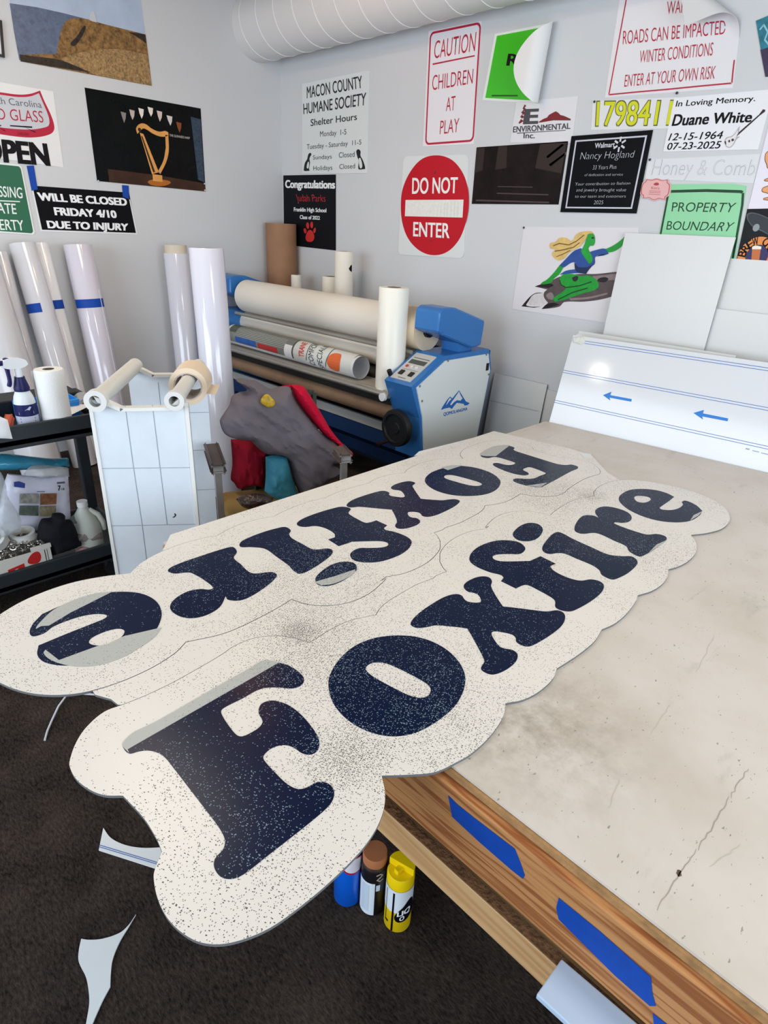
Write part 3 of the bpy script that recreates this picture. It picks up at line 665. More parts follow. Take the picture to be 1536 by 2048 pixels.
# what is left of the sheet around the two signs: cut the sign outlines out of it
def sheet_waste():
    base = [(-1.6979, 0.7702), (-1.7308, 2.562), (-1.3346, 2.6342), (-1.2153, 2.6274), (-1.0593, 2.4736), (-0.9815, 2.4321), (-0.8891, 2.1387), (-0.7614, 0.706), (-0.9209, 0.4593), (-1.0605, 0.3271), (-1.0859, 0.3232), (-1.1212, 0.3042), (-1.2207, 0.3107), (-1.5355, 0.5942), (-1.5821, 0.6743)]
    def solid(bm, name):
        me = bpy.data.meshes.new(name); bmesh.ops.recalc_face_normals(bm, faces=bm.faces[:]); bm.to_mesh(me); bm.free()
        o = bpy.data.objects.new(name, me); COL.objects.link(o); return o
    a = solid(fill([base], SIGN_T - .0004, flat(TOP)), 'waste')
    cutters = [solid(fill([shrink(o, -.0009)], .05, flat(TOP - .02)), 'cutter') for o in (near_out, far_out)]
    for c in cutters:
        md = a.modifiers.new('cut', 'BOOLEAN'); md.operation = 'DIFFERENCE'; md.object = c; md.solver = 'EXACT'
    me = bpy.data.meshes.new_from_object(a.evaluated_get(bpy.context.evaluated_depsgraph_get()))
    for o in cutters + [a]: bpy.data.objects.remove(o)
    bm = bmesh.new(); bm.from_mesh(me)
    # one object for every loose piece
    seen, pieces = set(), []
    for f in bm.faces:
        if f.index in seen: continue
        todo, piece = [f], []
        seen.add(f.index)
        while todo:
            g = todo.pop(); piece.append(g)
            for e in g.edges:
                for h in e.link_faces:
                    if h.index not in seen: seen.add(h.index); todo.append(h)
        pieces.append(piece)
    pieces = sorted(pieces, key=lambda p: -sum(f.calc_area() for f in p))
    made = []
    for p in pieces:
        if sum(f.calc_area() for f in p) < 0.012: continue
        nb = bmesh.new(); vm = {}
        for f in p:
            for v in f.verts:
                if v.index not in vm: vm[v.index] = nb.verts.new(v.co)
            try: nb.faces.new([vm[v.index] for v in f.verts])
            except ValueError: pass
        nb.normal_update()
        for f in nb.faces: f.material_index = 0 if abs(f.normal.z) > .7 else 1
        c = sum((v.co for v in nb.verts), Vector()) / len(nb.verts)
        made.append((c, nb))
    for i, (c, nb) in enumerate(sorted(made, key=lambda q: q[0].x)):
        lab = 'white leftover strip of the sheet along the table edge by the chair' if i == 0 else \
              'white leftover piece of the sheet lying between the two cut signs, %s' % ('at the table end' if c.y < 1.0 else 'near the middle' if c.y < 2.0 else 'toward the far boards')
        tag(link('sheet_offcut', nb, [WHITE_FACE, CUT_EDGE]), lab, 'offcut', 'leftovers of the cut sheet')
    bm.free()
sheet_waste()
# a bit of torn paper under the far corner of the sheet
tag(link('paper_scrap', fill([[(-1.7356, 1.9617), (-1.7356, 1.9617), (-1.7634, 2.0255), (-1.7634, 2.0255), (-1.7256, 2.5431), (-1.7256, 2.5431), (-1.6575, 2.4459), (-1.6575, 2.4459), (-1.6943, 2.0937), (-1.6943, 2.0937)]], .0004, flat(TOP + .0002)), PAPER), 'torn white paper edge under the sheet beside the laminator', 'paper')
tag(link('paper_scrap', fill([[(-1.2764, 2.6161), (-1.2764, 2.6161), (-1.2291, 2.6436), (-1.2291, 2.6436), (-1.2012, 2.601), (-1.2012, 2.601), (-1.215, 2.5609), (-1.215, 2.5609)]], .0004, flat(TOP + SIGN_T + .0003)), PAPER), 'small torn white paper corner at the far end of the sheet', 'paper')

# ---------------------------------------------------------------- scraps on the carpet
SCRAP = mat('scrap_plastic', '#dfe3e2', 0.35)
def scrap(lp, label, lines=None):
    t = thing('plastic_scrap', label, 'offcut', (*lp[0], 0), 'cut scraps on the carpet')
    link('scrap_plate', fill([smooth_loop(lp, 5)], .004, flat(.001)), SCRAP, t)
    if lines: link('printed_line', fill(lines, 0, flat(.0055)), M('#3d68b5', .5), t)
scrap([(-1.3745, 0.3264), (-1.3745, 0.3264), (-1.3292, 0.3289), (-1.2821, 0.3482), (-1.2408, 0.3795), (-1.205, 0.4205), (-1.205, 0.4205), (-1.1615, 0.4279), (-1.1615, 0.4279), (-1.1152, 0.404), (-1.1152, 0.404), (-1.1625, 0.3779), (-1.1625, 0.3779), (-1.3153, 0.2899), (-1.3153, 0.2899)], 'curved white plastic scrap with a blue double line, on carpet under the sign',
      [[(-1.3285, 0.2979), (-1.3285, 0.2979), (-1.1334, 0.4134), (-1.1334, 0.4134), (-1.1315, 0.4124), (-1.1315, 0.4124), (-1.3266, 0.2966), (-1.3266, 0.2966)], [(-1.3241, 0.2948), (-1.3241, 0.2948), (-1.1288, 0.4111), (-1.1288, 0.4111), (-1.1269, 0.41), (-1.1269, 0.41), (-1.3221, 0.2937), (-1.3221, 0.2937)]])
scrap([(-1.0787, 0.2869), (-1.0787, 0.2869), (-1.0659, 0.2632), (-1.0624, 0.2392), (-1.0774, 0.2028), (-1.0971, 0.1784), (-1.1116, 0.1662), (-1.1116, 0.1662), (-1.087, 0.1512), (-1.0648, 0.1429), (-1.0216, 0.1424), (-0.9862, 0.1354), (-0.9608, 0.1267), (-0.9291, 0.108), (-0.908, 0.0947), (-0.908, 0.0947), (-0.911, 0.1084), (-0.911, 0.1084), (-0.946, 0.1494), (-0.9633, 0.1745), (-0.9633, 0.1745), (-0.9879, 0.1859), (-1.0163, 0.2025), (-1.0432, 0.2309), (-1.0624, 0.2617), (-1.0624, 0.2617)], 'plain white pointed plastic scrap lying alone on the carpet, bottom left')
bm = tube(B(), [Vector(p) + Vector((0, 0, z)) for p, z in zip([(-1.9338, 0.5273, 0), (-1.969, 0.4838, 0), (-1.9852, 0.4461, 0), (-1.9505, 0.4049, 0), (-1.9055, 0.368, 0), (-1.864, 0.3381, 0), (-1.8279, 0.3184, 0)], (.004, .012, .016, .012, .006, .004, .004))], .0035, 8)
tag(link('plastic_trim', bm, GLOSS_WHITE, None, True), 'thin bent white plastic strip on the carpet beside the far sign', 'offcut')

# ---------------------------------------------------------------- spray cans under the table end
def can_body(t, c, r, h, m, name='can_body'):
    prof = [(0, 0), (0, r * .9), (.004, r), (h - .012, r), (h - .004, r * .94), (h, r * .82), (h, 0)]
    return link(name, lathe(B(), c, (0, 0, 1), prof, 48), m, t, True)
def wrap(c, r):
    """a curved label: u along the rim in metres, v up, angle 0 toward the camera"""
    a0 = math.atan2(-c[1], -c[0])
    def f(u, v, w):
        a = a0 + u / r
        return Vector((c[0] + math.cos(a) * (r + w), c[1] + math.sin(a) * (r + w), c[2] + v))
    return f
def band(t, c, r, a0, a1, z0, z1, m, name='label_band', lift=.0006, n=24):
    f = wrap(c, r); bm = B()
    A = [bm.verts.new(f(r * (a0 + (a1 - a0) * i / n), z0, lift)) for i in range(n + 1)]
    D = [bm.verts.new(f(r * (a0 + (a1 - a0) * i / n), z1, lift)) for i in range(n + 1)]
    for i in range(n): bm.faces.new((A[i], A[i + 1], D[i + 1], D[i]))
    return link(name, bm, m, t, True)
YC = (-.622, .762, 0)
def yellow_can():
    c, r = YC, .034
    t = thing('spray_can', 'yellow and white spray can with a yellow cap, nearest the table rail', 'spray can', c, 'spray cans under the table end')
    yel = mat('yellow_plastic', '#f2cf0c', 0.35)
    can_body(t, c, r, .166, mat('yellow_can_paint', '#f0cd14', 0.3))
    band(t, c, r, -3.1, 3.1, .078, .158, M('#dfe8ef', .3))
    band(t, c, r, -.42, -.28, .006, .15, BLACK, 'label_stripe', .001, 4)
    band(t, c, r, -1.02, -.97, .03, .15, BLACK, 'label_stripe', .001, 4)
    band(t, c, r, -1.02, -.72, .03, .036, BLACK, 'label_stripe', .001, 4)
    f = wrap(c, r)
    art(t, 'label_oval', f, BLACK, [smooth_loop([(-.007, .064), (-.003, .049), (.008, .045), (.028, .052), (.045, .07), (.042, .115), (.03, .125), (.012, .102), (.0, .084)], 5)], .0012, .005)
    lettering(t, f, M('#eef1f3', .4), [('LIQ', [(.0, .068), (.032, .080), (.032, .099), (.0, .085)], .04), ('O', [(.006, .051), (.017, .055), (.017, .071), (.006, .065)], .04)], .0016)
    cap = lathe(B(), (c[0], c[1], .160), (0, 0, 1), [(0, 0), (0, r * 1.0), (.028, r * 1.0), (.034, r * .9), (.034, 0)], 48)
    o = link('cap', cap, yel, t, True); o['label'] = 'yellow overcap'
    # raised half of the cap with a finger notch
    half = []
    for i in range(25):
        a = math.radians(15) + PI * i / 24
        half.append((c[0] + math.cos(a) * r * .97, c[1] + math.sin(a) * r * .97))
    link('cap_hood', fill([half], .022, flat(.194)), yel, o)
    link('spray_button', box(B(), c[0] - .008, c[0] + .006, c[1] - .018, c[1] + .006, .194, .207, .002), yel, o)
yellow_can()
def paint_can():
    c, r = (-.694, .744, 0), .033
    t = thing('spray_can', 'black and white spray can with a copper cap, between the blue and yellow cans', 'spray can', c, 'spray cans under the table end')
    can_body(t, c, r, .172, M('#19171a', .35))
    band(t, c, r, -1.5, .12, .006, .128, M('#dde7ee', .35))
    band(t, c, r, -.95, -.3, .02, .12, M('#c4d4e2', .35), 'label_panel', .001)
    band(t, c, r, .2, .5, .10, .122, M('#c9d3dd', .35), 'label_panel', .001, 4)
    f = wrap(c, r)
    art(t, 'swirl_mark', f, M('#b8a88f', .5), [stroke([(.006, .158), (.016, .162), (.022, .155), (.014, .148), (.008, .142), (.016, .136), (.024, .140)], .004)], .0012)
    link('dome', lathe(B(), (c[0], c[1], .168), (0, 0, 1), [(0, r * .95), (.012, r * .8), (.018, r * .5)], 40), M('#3b2a22', .35), t, True)
    link('cap', lathe(B(), (c[0], c[1], .178), (0, 0, 1), [(0, 0), (0, r * .93), (.022, r * .95), (.027, r * .88), (.027, 0)], 48), mat('copper_cap', '#b0714a', 0.45), t, True)['label'] = 'copper brown cap'
paint_can()
def blue_can():
    c, r = (-.757, .713, 0), .036
    t = thing('spray_can', 'plain blue spray can farthest under the sign, left of the others', 'spray can', c, 'spray cans under the table end')
    can_body(t, c, r, .19, mat('blue_can_paint', '#0a5fd0', 0.3))
    f = wrap(c, r)
    art(t, 'label_patch', f, M('#b3123c', .4), [ellipse((.018, .158), .036, .030, 40)], .0010, .006)
    art(t, 'label_patch', f, M('#e6e3ec', .4), [ellipse((.018, .160), .031, .025, 40)], .0014, .006)
    link('cap', lathe(B(), (c[0], c[1], .188), (0, 0, 1), [(0, 0), (0, r * .8), (.03, r * .78), (.034, r * .7), (.034, 0)], 40), M('#b3123c', .4), t, True)
blue_can()

# ---------------------------------------------------------------- posters and signs on the walls
def poster(name, label, to, quad, m, thick=.0016, cat='poster', lift=.0006, grid=0):
    quad = uniq(quad)
    c = to(*lerp(quad[0], quad[len(quad) // 2], .5), 0)
    t = thing(name, label, cat, c)
    o = link('sheet', fill([quad], thick, to, lift), m, t)
    return t
def at_quad(q):
    """(s, t) in 0..1 from bottom left to top right of a quad given TL, TR, BR, BL"""
    tl, tr, br, bl = uniq(q)
    return lambda s, t: lerp(lerp(bl, br, s), lerp(tl, tr, s), t)
def frame_loops(q, a, b):
    f = at_quad(q)
    return [[f(a, a), f(1 - a, a), f(1 - a, 1 - a), f(a, 1 - a)], [f(b, b), f(1 - b, b), f(1 - b, 1 - b), f(b, 1 - b)]]
def round_quad(q, ins, rad, asp=1.0, n=6):
    """rounded rectangle inside a quad: inset and corner radius as fractions of its width; asp = height / width"""
    f = at_quad(q); iy, ry = ins / asp, rad / asp; out = []
    for (cx, cy, a0) in ((1 - ins - rad, 1 - iy - ry, 0), (ins + rad, 1 - iy - ry, 90), (ins + rad, iy + ry, 180), (1 - ins - rad, iy + ry, 270)):
        for i in range(n + 1):
            a = math.radians(a0 + 90 * i / n); out.append(f(cx + rad * math.cos(a), cy + ry * math.sin(a)))
    return out
def pins(t, to, pts, m=None):
    for p in pts: link('pin', ball(B(), to(p[0], p[1], .006), .006, 10), m or M('#3a3c44', .4), t, True)

# ---- left wall
# lighthouse picture: the picture itself is a printed pattern on its sheet
t = poster('landscape_poster', 'landscape photo poster of a lighthouse on a brown grassy cliff above grey sea', left_wall, [(1.5238, 2.7361), (1.5238, 2.7361), (2.3098, 2.9171), (2.3098, 2.9171), (2.3365, 2.3916), (2.3365, 2.3916), (1.5256, 2.3886), (1.5256, 2.3886)], mat('printed_sky', '#b9c9de', .35, mottle=.14, mscale=3))
art(t, 'printed_sea', left_wall, mat('printed_sea', '#64728a', .35, mottle=.3, mscale=30), [[(1.5214, 2.658), (1.5214, 2.658), (1.6658, 2.6708), (1.6658, 2.6708), (1.813, 2.6746), (1.813, 2.6746), (1.9456, 2.6739), (1.9456, 2.6739), (1.9758, 2.6566), (1.9758, 2.6566), (1.8116, 2.4428), (1.8116, 2.4428), (1.5216, 2.392), (1.5216, 2.392), (1.5187, 2.5299), (1.5187, 2.5299)]], .0030)
art(t, 'printed_cliff', left_wall, mat('printed_cliff', '#8f6c40', .4, mottle=.75, mscale=38), [smooth_loop([(1.5267, 2.4192), (1.5267, 2.4192), (1.7408, 2.4622), (1.7408, 2.4622), (1.7803, 2.5727), (1.8343, 2.6456), (1.9456, 2.6739), (2.0447, 2.6706), (2.3031, 2.6704), (2.3031, 2.6704), (2.3252, 2.6699), (2.3252, 2.6699), (2.3341, 2.391), (2.3341, 2.391), (1.5275, 2.3868), (1.5275, 2.3868)], 4)], .0036)
art(t, 'printed_grass', left_wall, mat('printed_grass', '#a8875a', .4, mottle=.7, mscale=75), [smooth_loop([(1.7584, 2.4426), (1.7584, 2.4426), (1.9312, 2.5104), (2.1199, 2.5543), (2.3206, 2.5617), (2.3206, 2.5617), (2.3341, 2.391), (2.3341, 2.391), (1.958, 2.3925), (1.958, 2.3925), (1.8069, 2.4143), (1.8069, 2.4143)], 4)], .0042)
art(t, 'printed_rocks', left_wall, mat('printed_rocks', '#352d27', .4, mottle=.7, mscale=50), [smooth_loop([(1.527, 2.421), (1.527, 2.421), (1.6218, 2.4256), (1.7569, 2.4332), (1.9363, 2.3985), (1.9363, 2.3985), (1.5275, 2.3868), (1.5275, 2.3868)], 4), smooth_loop([(1.9292, 2.6381), (1.9292, 2.6381), (1.939, 2.6311), (1.8957, 2.5636), (1.8349, 2.5202), (1.8757, 2.5733), (1.8757, 2.5733)], 4), smooth_loop([(2.2052, 2.6608), (2.2052, 2.6608), (2.3214, 2.6692), (2.3214, 2.6692), (2.3216, 2.6207), (2.3216, 2.6207), (2.2868, 2.6384), (2.2868, 2.6384)], 4)], .0048)
art(t, 'printed_lighthouse', left_wall, M('#c9cdd2', .4), [[(1.9639, 2.6722), (1.9639, 2.6722), (1.9719, 2.7027), (1.9719, 2.7027), (1.9818, 2.7173), (1.9818, 2.7173), (1.9989, 2.7218), (1.9989, 2.7218), (2.0036, 2.7093), (2.0036, 2.7093), (2.0109, 2.6692), (2.0109, 2.6692), (1.9832, 2.669), (1.9832, 2.669)]], .0054)
t = thing('framed_picture', 'dark edge of a framed picture cut off at the far left of the wall', 'picture', (-4.65, 1.3677, 2.5046))
fq = [(1.2721, 2.5699), (1.2721, 2.5699), (1.46, 2.5643), (1.46, 2.5643), (1.4411, 2.3881), (1.4411, 2.3881), (1.2588, 2.3926), (1.2588, 2.3926)]
link('frame', fill([fq, inset_quad(fq, .07)], .018, left_wall, .0006), M('#23262b', .4), t)
link('picture_sheet', fill([inset_quad(fq, .07)], .006, left_wall, .0006), PAPER, t)

# white auto glass OPEN sign
q = [(1.032, 2.2666), (1.032, 2.2666), (1.6865, 2.2628), (1.6865, 2.2628), (1.6797, 1.8539), (1.6797, 1.8539), (1.0167, 1.8835), (1.0167, 1.8835)]
t = poster('open_sign', 'white sign with a red windshield shape and black OPEN, above the green sign', left_wall, q, PAPER, cat='sign')
art(t, 'red_band', left_wall, RED, [smooth_loop([(1.1592, 2.2201), (1.1592, 2.2201), (1.2911, 2.2067), (1.3862, 2.2135), (1.4838, 2.2167), (1.5512, 2.2304), (1.6108, 2.2559), (1.6108, 2.2559), (1.6242, 2.2095), (1.6528, 2.133), (1.6617, 2.0762), (1.6484, 2.0454), (1.6128, 2.0242), (1.5464, 2.0055), (1.4677, 1.9966), (1.344, 1.9981), (1.204, 2.0069), (1.204, 2.0069)], 5)], .0026)
art(t, 'grey_windshield', left_wall, M('#c9ccd2', .4), [smooth_loop([(1.1568, 2.2091), (1.1568, 2.2091), (1.2886, 2.1945), (1.3838, 2.201), (1.4815, 2.2041), (1.5488, 2.2172), (1.6015, 2.2411), (1.6015, 2.2411), (1.6146, 2.1988), (1.6329, 2.1399), (1.6369, 2.1021), (1.6272, 2.0768), (1.5984, 2.0627), (1.5328, 2.0453), (1.45, 2.0363), (1.351, 2.0337), (1.2102, 2.037), (1.2102, 2.037)], 5)], .0032)
lettering(t, left_wall, M('#555a61', .5), [('North Carolina', [(1.2725, 2.1493), (1.6061, 2.1657), (1.6028, 2.1994), (1.2725, 2.1833)], -.004)], .0038)
lettering(t, left_wall, RED, [('AUTO GLASS', [(1.2024, 2.0651), (1.602, 2.0891), (1.6043, 2.1494), (1.2044, 2.1185)], -.004)], .0038, 'red_lettering')
art(t, 'wiper', left_wall, INK, [[(1.4058, 2.052), (1.4058, 2.052), (1.5304, 2.0602), (1.5304, 2.0602), (1.529, 2.0524), (1.529, 2.0524), (1.4071, 2.0461), (1.4071, 2.0461)], [(1.488, 2.0513), (1.488, 2.0513), (1.5486, 2.0323), (1.5486, 2.0323), (1.5379, 2.0305), (1.5379, 2.0305)], [(1.2964, 2.0477), (1.2964, 2.0477), (1.3583, 2.0462), (1.3583, 2.0462), (1.3571, 2.04), (1.3571, 2.04), (1.295, 2.0407), (1.295, 2.0407)], [(1.3416, 2.0349), (1.3416, 2.0349), (1.3774, 2.0192), (1.3774, 2.0192), (1.3699, 2.0183), (1.3699, 2.0183)]], .0044)
lettering(t, left_wall, M('#7a1020', .5), [('CAROLINA', [(1.4392, 2.0058), (1.503, 2.0083), (1.5059, 2.0239), (1.4423, 2.0222)])], .0040, 'small_print')
lettering(t, left_wall, INK, [('OPEN', [(1.2121, 1.8533), (1.5947, 1.859), (1.5932, 1.9732), (1.2258, 1.9661)], .05)], .0038, 'open_lettering')

# green no trespassing sign
q = [(1.1197, 1.8486), (1.1197, 1.8486), (1.4297, 1.8457), (1.4297, 1.8457), (1.4385, 1.4531), (1.4385, 1.4531), (1.0529, 1.4708), (1.0529, 1.4708)]
t = poster('trespassing_sign', 'dark green no trespassing sign cut off at the left edge, beside the closed notice', left_wall, round_quad(q, .0, .05, 1.0), M('#eef0ee', .4), .004, 'sign')
art(t, 'green_face', left_wall, mat('sign_green', '#2d6a4c', .4), [round_quad(inset_quad(q, .022), 0, .05, 1.0)], .0056)
lettering(t, left_wall, M('#eef2ee', .4), [('NO TRESPASSING', [(1.0134, 1.6681), (1.4028, 1.6613), (1.4086, 1.7202), (1.0179, 1.72)], .012), ('PRIVATE', [(1.1328, 1.5708), (1.3522, 1.5708), (1.3551, 1.6271), (1.1402, 1.6301)], .012), ('PROPERTY', [(1.0943, 1.4773), (1.3794, 1.4782), (1.3795, 1.5357), (1.102, 1.5373)], .012)], .0062)
art(t, 'white_rule', left_wall, M('#eef2ee', .4), [[(1.1283, 1.6416), (1.1283, 1.6416), (1.3842, 1.6449), (1.3842, 1.6449), (1.3831, 1.6388), (1.3831, 1.6388), (1.1271, 1.6357), (1.1271, 1.6357)]], .0062)

# closed notice with two strips of blue tape
q = [(1.4706, 1.7366), (1.4706, 1.7366), (2.0917, 1.7375), (2.0917, 1.7375), (2.1133, 1.4761), (2.1133, 1.4761), (1.4763, 1.4783), (1.4763, 1.4783)]
t = poster('closed_notice', 'black notice reading WILL BE CLOSED, hung from two strips of blue tape', left_wall, q, BLACK, cat='sign')
art(t, 'white_border', left_wall, PAPER, [[(1.4668, 1.71), (1.4668, 1.71), (1.4748, 1.7105), (1.4748, 1.7105), (1.4857, 1.4856), (1.4857, 1.4856), (2.1075, 1.483), (2.1075, 1.483), (2.0861, 1.6949), (2.0861, 1.6949), (2.0926, 1.6953), (2.0926, 1.6953), (2.1196, 1.4733), (2.1196, 1.4733), (1.473, 1.4756), (1.473, 1.4756)]], .0024)
lettering(t, left_wall, M('#f4f4f4', .4), [('WILL BE CLOSED', [(1.5008, 1.6557), (2.0647, 1.6558), (2.0641, 1.6993), (1.4957, 1.6991)], .05), ('FRIDAY 4/10', [(1.5828, 1.5758), (1.9821, 1.5751), (1.9781, 1.6186), (1.5807, 1.6192)], .05), ('DUE TO INJURY', [(1.5263, 1.497), (2.0488, 1.4978), (2.0544, 1.5399), (1.5237, 1.5387)], .05)], .0026)
for lp in ([(1.4601, 1.8446), (1.4601, 1.8446), (1.5026, 1.8494), (1.5026, 1.8494), (1.5011, 1.7174), (1.5011, 1.7174), (1.4637, 1.7072), (1.4637, 1.7072)], [(2.0466, 1.7807), (2.0466, 1.7807), (2.0942, 1.7807), (2.0942, 1.7807), (2.0862, 1.6961), (2.0862, 1.6961), (2.0432, 1.7093), (2.0432, 1.7093)]):
    link('tape_strip', fill([lp], .0008, left_wall, .003), TAPE_BLUE, t)['label'] = 'strip of blue tape'

# harp poster
q = [(1.8823, 2.3133), (1.8823, 2.3133), (2.6901, 2.3118), (2.6901, 2.3118), (2.6844, 1.783), (2.6844, 1.783), (1.8819, 1.7927), (1.8819, 1.7927)]
t = poster('harp_poster', 'black photo poster of a golden harp glowing in the dark', left_wall, q, mat('dark_gloss_print', '#0c0d0e', .22, spec=.12, mottle=.4, mscale=8))
f = at_quad(q)
art(t, 'printed_floor', left_wall, mat('printed_floor', '#3f2413', .3, mottle=.5, mscale=12), [[f(.1, .0), f(1, 0), f(1, .10), f(.55, .14), f(.1, .15)]], .0030)
art(t, 'printed_glow', left_wall, M('#b3681f', .35), [smooth_loop([(2.236, 1.8168), (2.3052, 1.8334), (2.3944, 1.8321), (2.4068, 1.818), (2.3419, 1.7959), (2.2602, 1.7959)], 5)], .0036)
art(t, 'printed_panel', left_wall, mat('printed_panel', '#38485a', .3, mottle=.6, mscale=60), [[(2.6061, 2.2512), (2.6061, 2.2512), (2.6843, 2.2446), (2.6843, 2.2446), (2.6786, 1.8438), (2.6786, 1.8438), (2.6274, 1.8579), (2.6274, 1.8579)]], .0030)
art(t, 'printed_harp', left_wall, mat('printed_gold', '#e3a257', .35, mottle=.15, mscale=12), [
    smooth_loop([(2.1956, 2.0979), (2.1956, 2.0979), (2.1907, 2.1291), (2.2199, 2.159), (2.2589, 2.1638), (2.3017, 2.1424), (2.3531, 2.1302), (2.4011, 2.1402), (2.4011, 2.1402), (2.4208, 2.1349), (2.4208, 2.1349), (2.4214, 2.1164), (2.3698, 2.1017), (2.3111, 2.1113), (2.2678, 2.1309), (2.2425, 2.1353), (2.2217, 2.1222), (2.2217, 2.1222)], 5),
    [(2.2134, 2.1074), (2.2134, 2.1074), (2.2385, 2.1029), (2.2385, 2.1029), (2.3242, 1.8803), (2.3242, 1.8803), (2.2711, 1.8647), (2.2711, 1.8647)], smooth_loop([(2.3983, 2.1159), (2.3983, 2.1159), (2.4214, 2.1164), (2.4214, 2.1164), (2.4134, 2.0179), (2.3864, 1.9479), (2.3338, 1.8698), (2.3338, 1.8698), (2.318, 1.8855), (2.318, 1.8855), (2.367, 1.9574), (2.3938, 2.0382), (2.3938, 2.0382)], 5), [(2.2752, 1.865), (2.2752, 1.865), (2.3467, 1.8629), (2.3467, 1.8629), (2.3448, 1.8215), (2.3448, 1.8215), (2.2742, 1.8231), (2.2742, 1.8231)]], .0042)
art(t, 'printed_harp_shadow', left_wall, M('#33200f', .4), [ellipse(lerp((2.2143, 2.1245), (2.2143, 2.1245), 0), .012, .012, 16), [(2.2202, 2.0901), (2.2202, 2.0901), (2.2302, 2.088), (2.2302, 2.088), (2.2969, 1.8781), (2.2969, 1.8781), (2.2806, 1.8767), (2.2806, 1.8767)]], .0048)
small = [('#8c8580', 668, 640), ('#c9b6aa', 720, 628), ('#efe3da', 772, 620), ('#efe3da', 822, 612), ('#d9c6bb', 872, 635), ('#d9d2cc', 928, 660), ('#8b4a22', 978, 695)]
for (cc, x, y), lp in zip(small, [[(2.0966, 2.2136), (2.0966, 2.2136), (2.1328, 2.2102), (2.1328, 2.2102), (2.1261, 2.1784), (2.1261, 2.1784), (2.1125, 2.1509), (2.1125, 2.1509), (2.1025, 2.1857), (2.1025, 2.1857)], [(2.1582, 2.2342), (2.1582, 2.2342), (2.1938, 2.2307), (2.1938, 2.2307), (2.1872, 2.1988), (2.1872, 2.1988), (2.1729, 2.1761), (2.1729, 2.1761), (2.1616, 2.2037), (2.1616, 2.2037)], [(2.2215, 2.2511), (2.2215, 2.2511), (2.2591, 2.2479), (2.2591, 2.2479), (2.2525, 2.2157), (2.2525, 2.2157), (2.2379, 2.1907), (2.2379, 2.1907), (2.2265, 2.2206), (2.2265, 2.2206)], [(2.2882, 2.2665), (2.2882, 2.2665), (2.3266, 2.2634), (2.3266, 2.2634), (2.3204, 2.2331), (2.3204, 2.2331), (2.3062, 2.2122), (2.3062, 2.2122), (2.2938, 2.2379), (2.2938, 2.2379)], [(2.3516, 2.2541), (2.3516, 2.2541), (2.3908, 2.2509), (2.3908, 2.2509), (2.3843, 2.217), (2.3843, 2.217), (2.3679, 2.1903), (2.3679, 2.1903), (2.3569, 2.2209), (2.3569, 2.2209)], [(2.4211, 2.2357), (2.4211, 2.2357), (2.464, 2.2327), (2.464, 2.2327), (2.4579, 2.2016), (2.4579, 2.2016), (2.4443, 2.1759), (2.4443, 2.1759), (2.4287, 2.2065), (2.4287, 2.2065)], [(2.4898, 2.2056), (2.4898, 2.2056), (2.5296, 2.2018), (2.5296, 2.2018), (2.5236, 2.1702), (2.5236, 2.1702), (2.5095, 2.142), (2.5095, 2.142), (2.4961, 2.1735), (2.4961, 2.1735)]]):
    art(t, 'printed_glass', left_wall, M(cc, .35), [lp], .0036)
lettering(t, left_wall, M('#cfc9c2', .4), [('THE GUINNESS HARP', [(2.429, 2.1106), (2.5854, 2.1103), (2.5867, 2.124), (2.4306, 2.1251)])], .0038)
pins(t, left_wall, [(1.889, 1.7931), (2.677, 1.7904), (2.6777, 1.8341)], M('#cfd2d6', .3))

# ---- back wall
W = back_wall
t = poster('shelter_hours_sign', 'white shelter hours sign of the MACON COUNTY HUMANE SOCIETY in the corner', W, [(-4.3793, 2.5437), (-4.3793, 2.5437), (-3.6457, 2.5516), (-3.6457, 2.5516), (-3.6361, 1.9444), (-3.6361, 1.9444), (-4.3851, 1.9544), (-4.3851, 1.9544)], mat('off_white_sign', '#dfe2e0', .5), .004, 'sign')
lettering(t, W, M('#26282b', .5), [('MACON COUNTY', [(-4.3212, 2.4483), (-3.7075, 2.4585), (-3.7195, 2.5276), (-4.3204, 2.5197)], .012), ('HUMANE SOCIETY', [(-4.361, 2.3506), (-3.6708, 2.3562), (-3.669, 2.4269), (-4.3643, 2.4161)], .012), ('Shelter Hours', [(-4.2763, 2.268), (-3.7573, 2.2753), (-3.7589, 2.3142), (-4.276, 2.311)], .012),
    ('Monday  1-5', [(-4.1652, 2.1939), (-3.8667, 2.193), (-3.8677, 2.2255), (-4.1653, 2.2278)]), ('Tuesday - Saturday  11-5', [(-4.3251, 2.1179), (-3.7051, 2.1238), (-3.7064, 2.1527), (-4.3248, 2.1507)]), ('Sundays', [(-4.2499, 2.047), (-4.0266, 2.0471), (-4.027, 2.0745), (-4.2498, 2.0752)]), ('Closed', [(-3.9465, 2.0492), (-3.7727, 2.0502), (-3.774, 2.0832), (-3.9473, 2.0829)]), ('Holidays', [(-4.2459, 1.9734), (-4.0193, 1.9734), (-4.0198, 2.0034), (-4.2458, 2.0032)]), ('Closed', [(-3.9389, 1.9763), (-3.7661, 1.977), (-3.7673, 2.0081), (-3.9396, 2.0071)])], .0052)
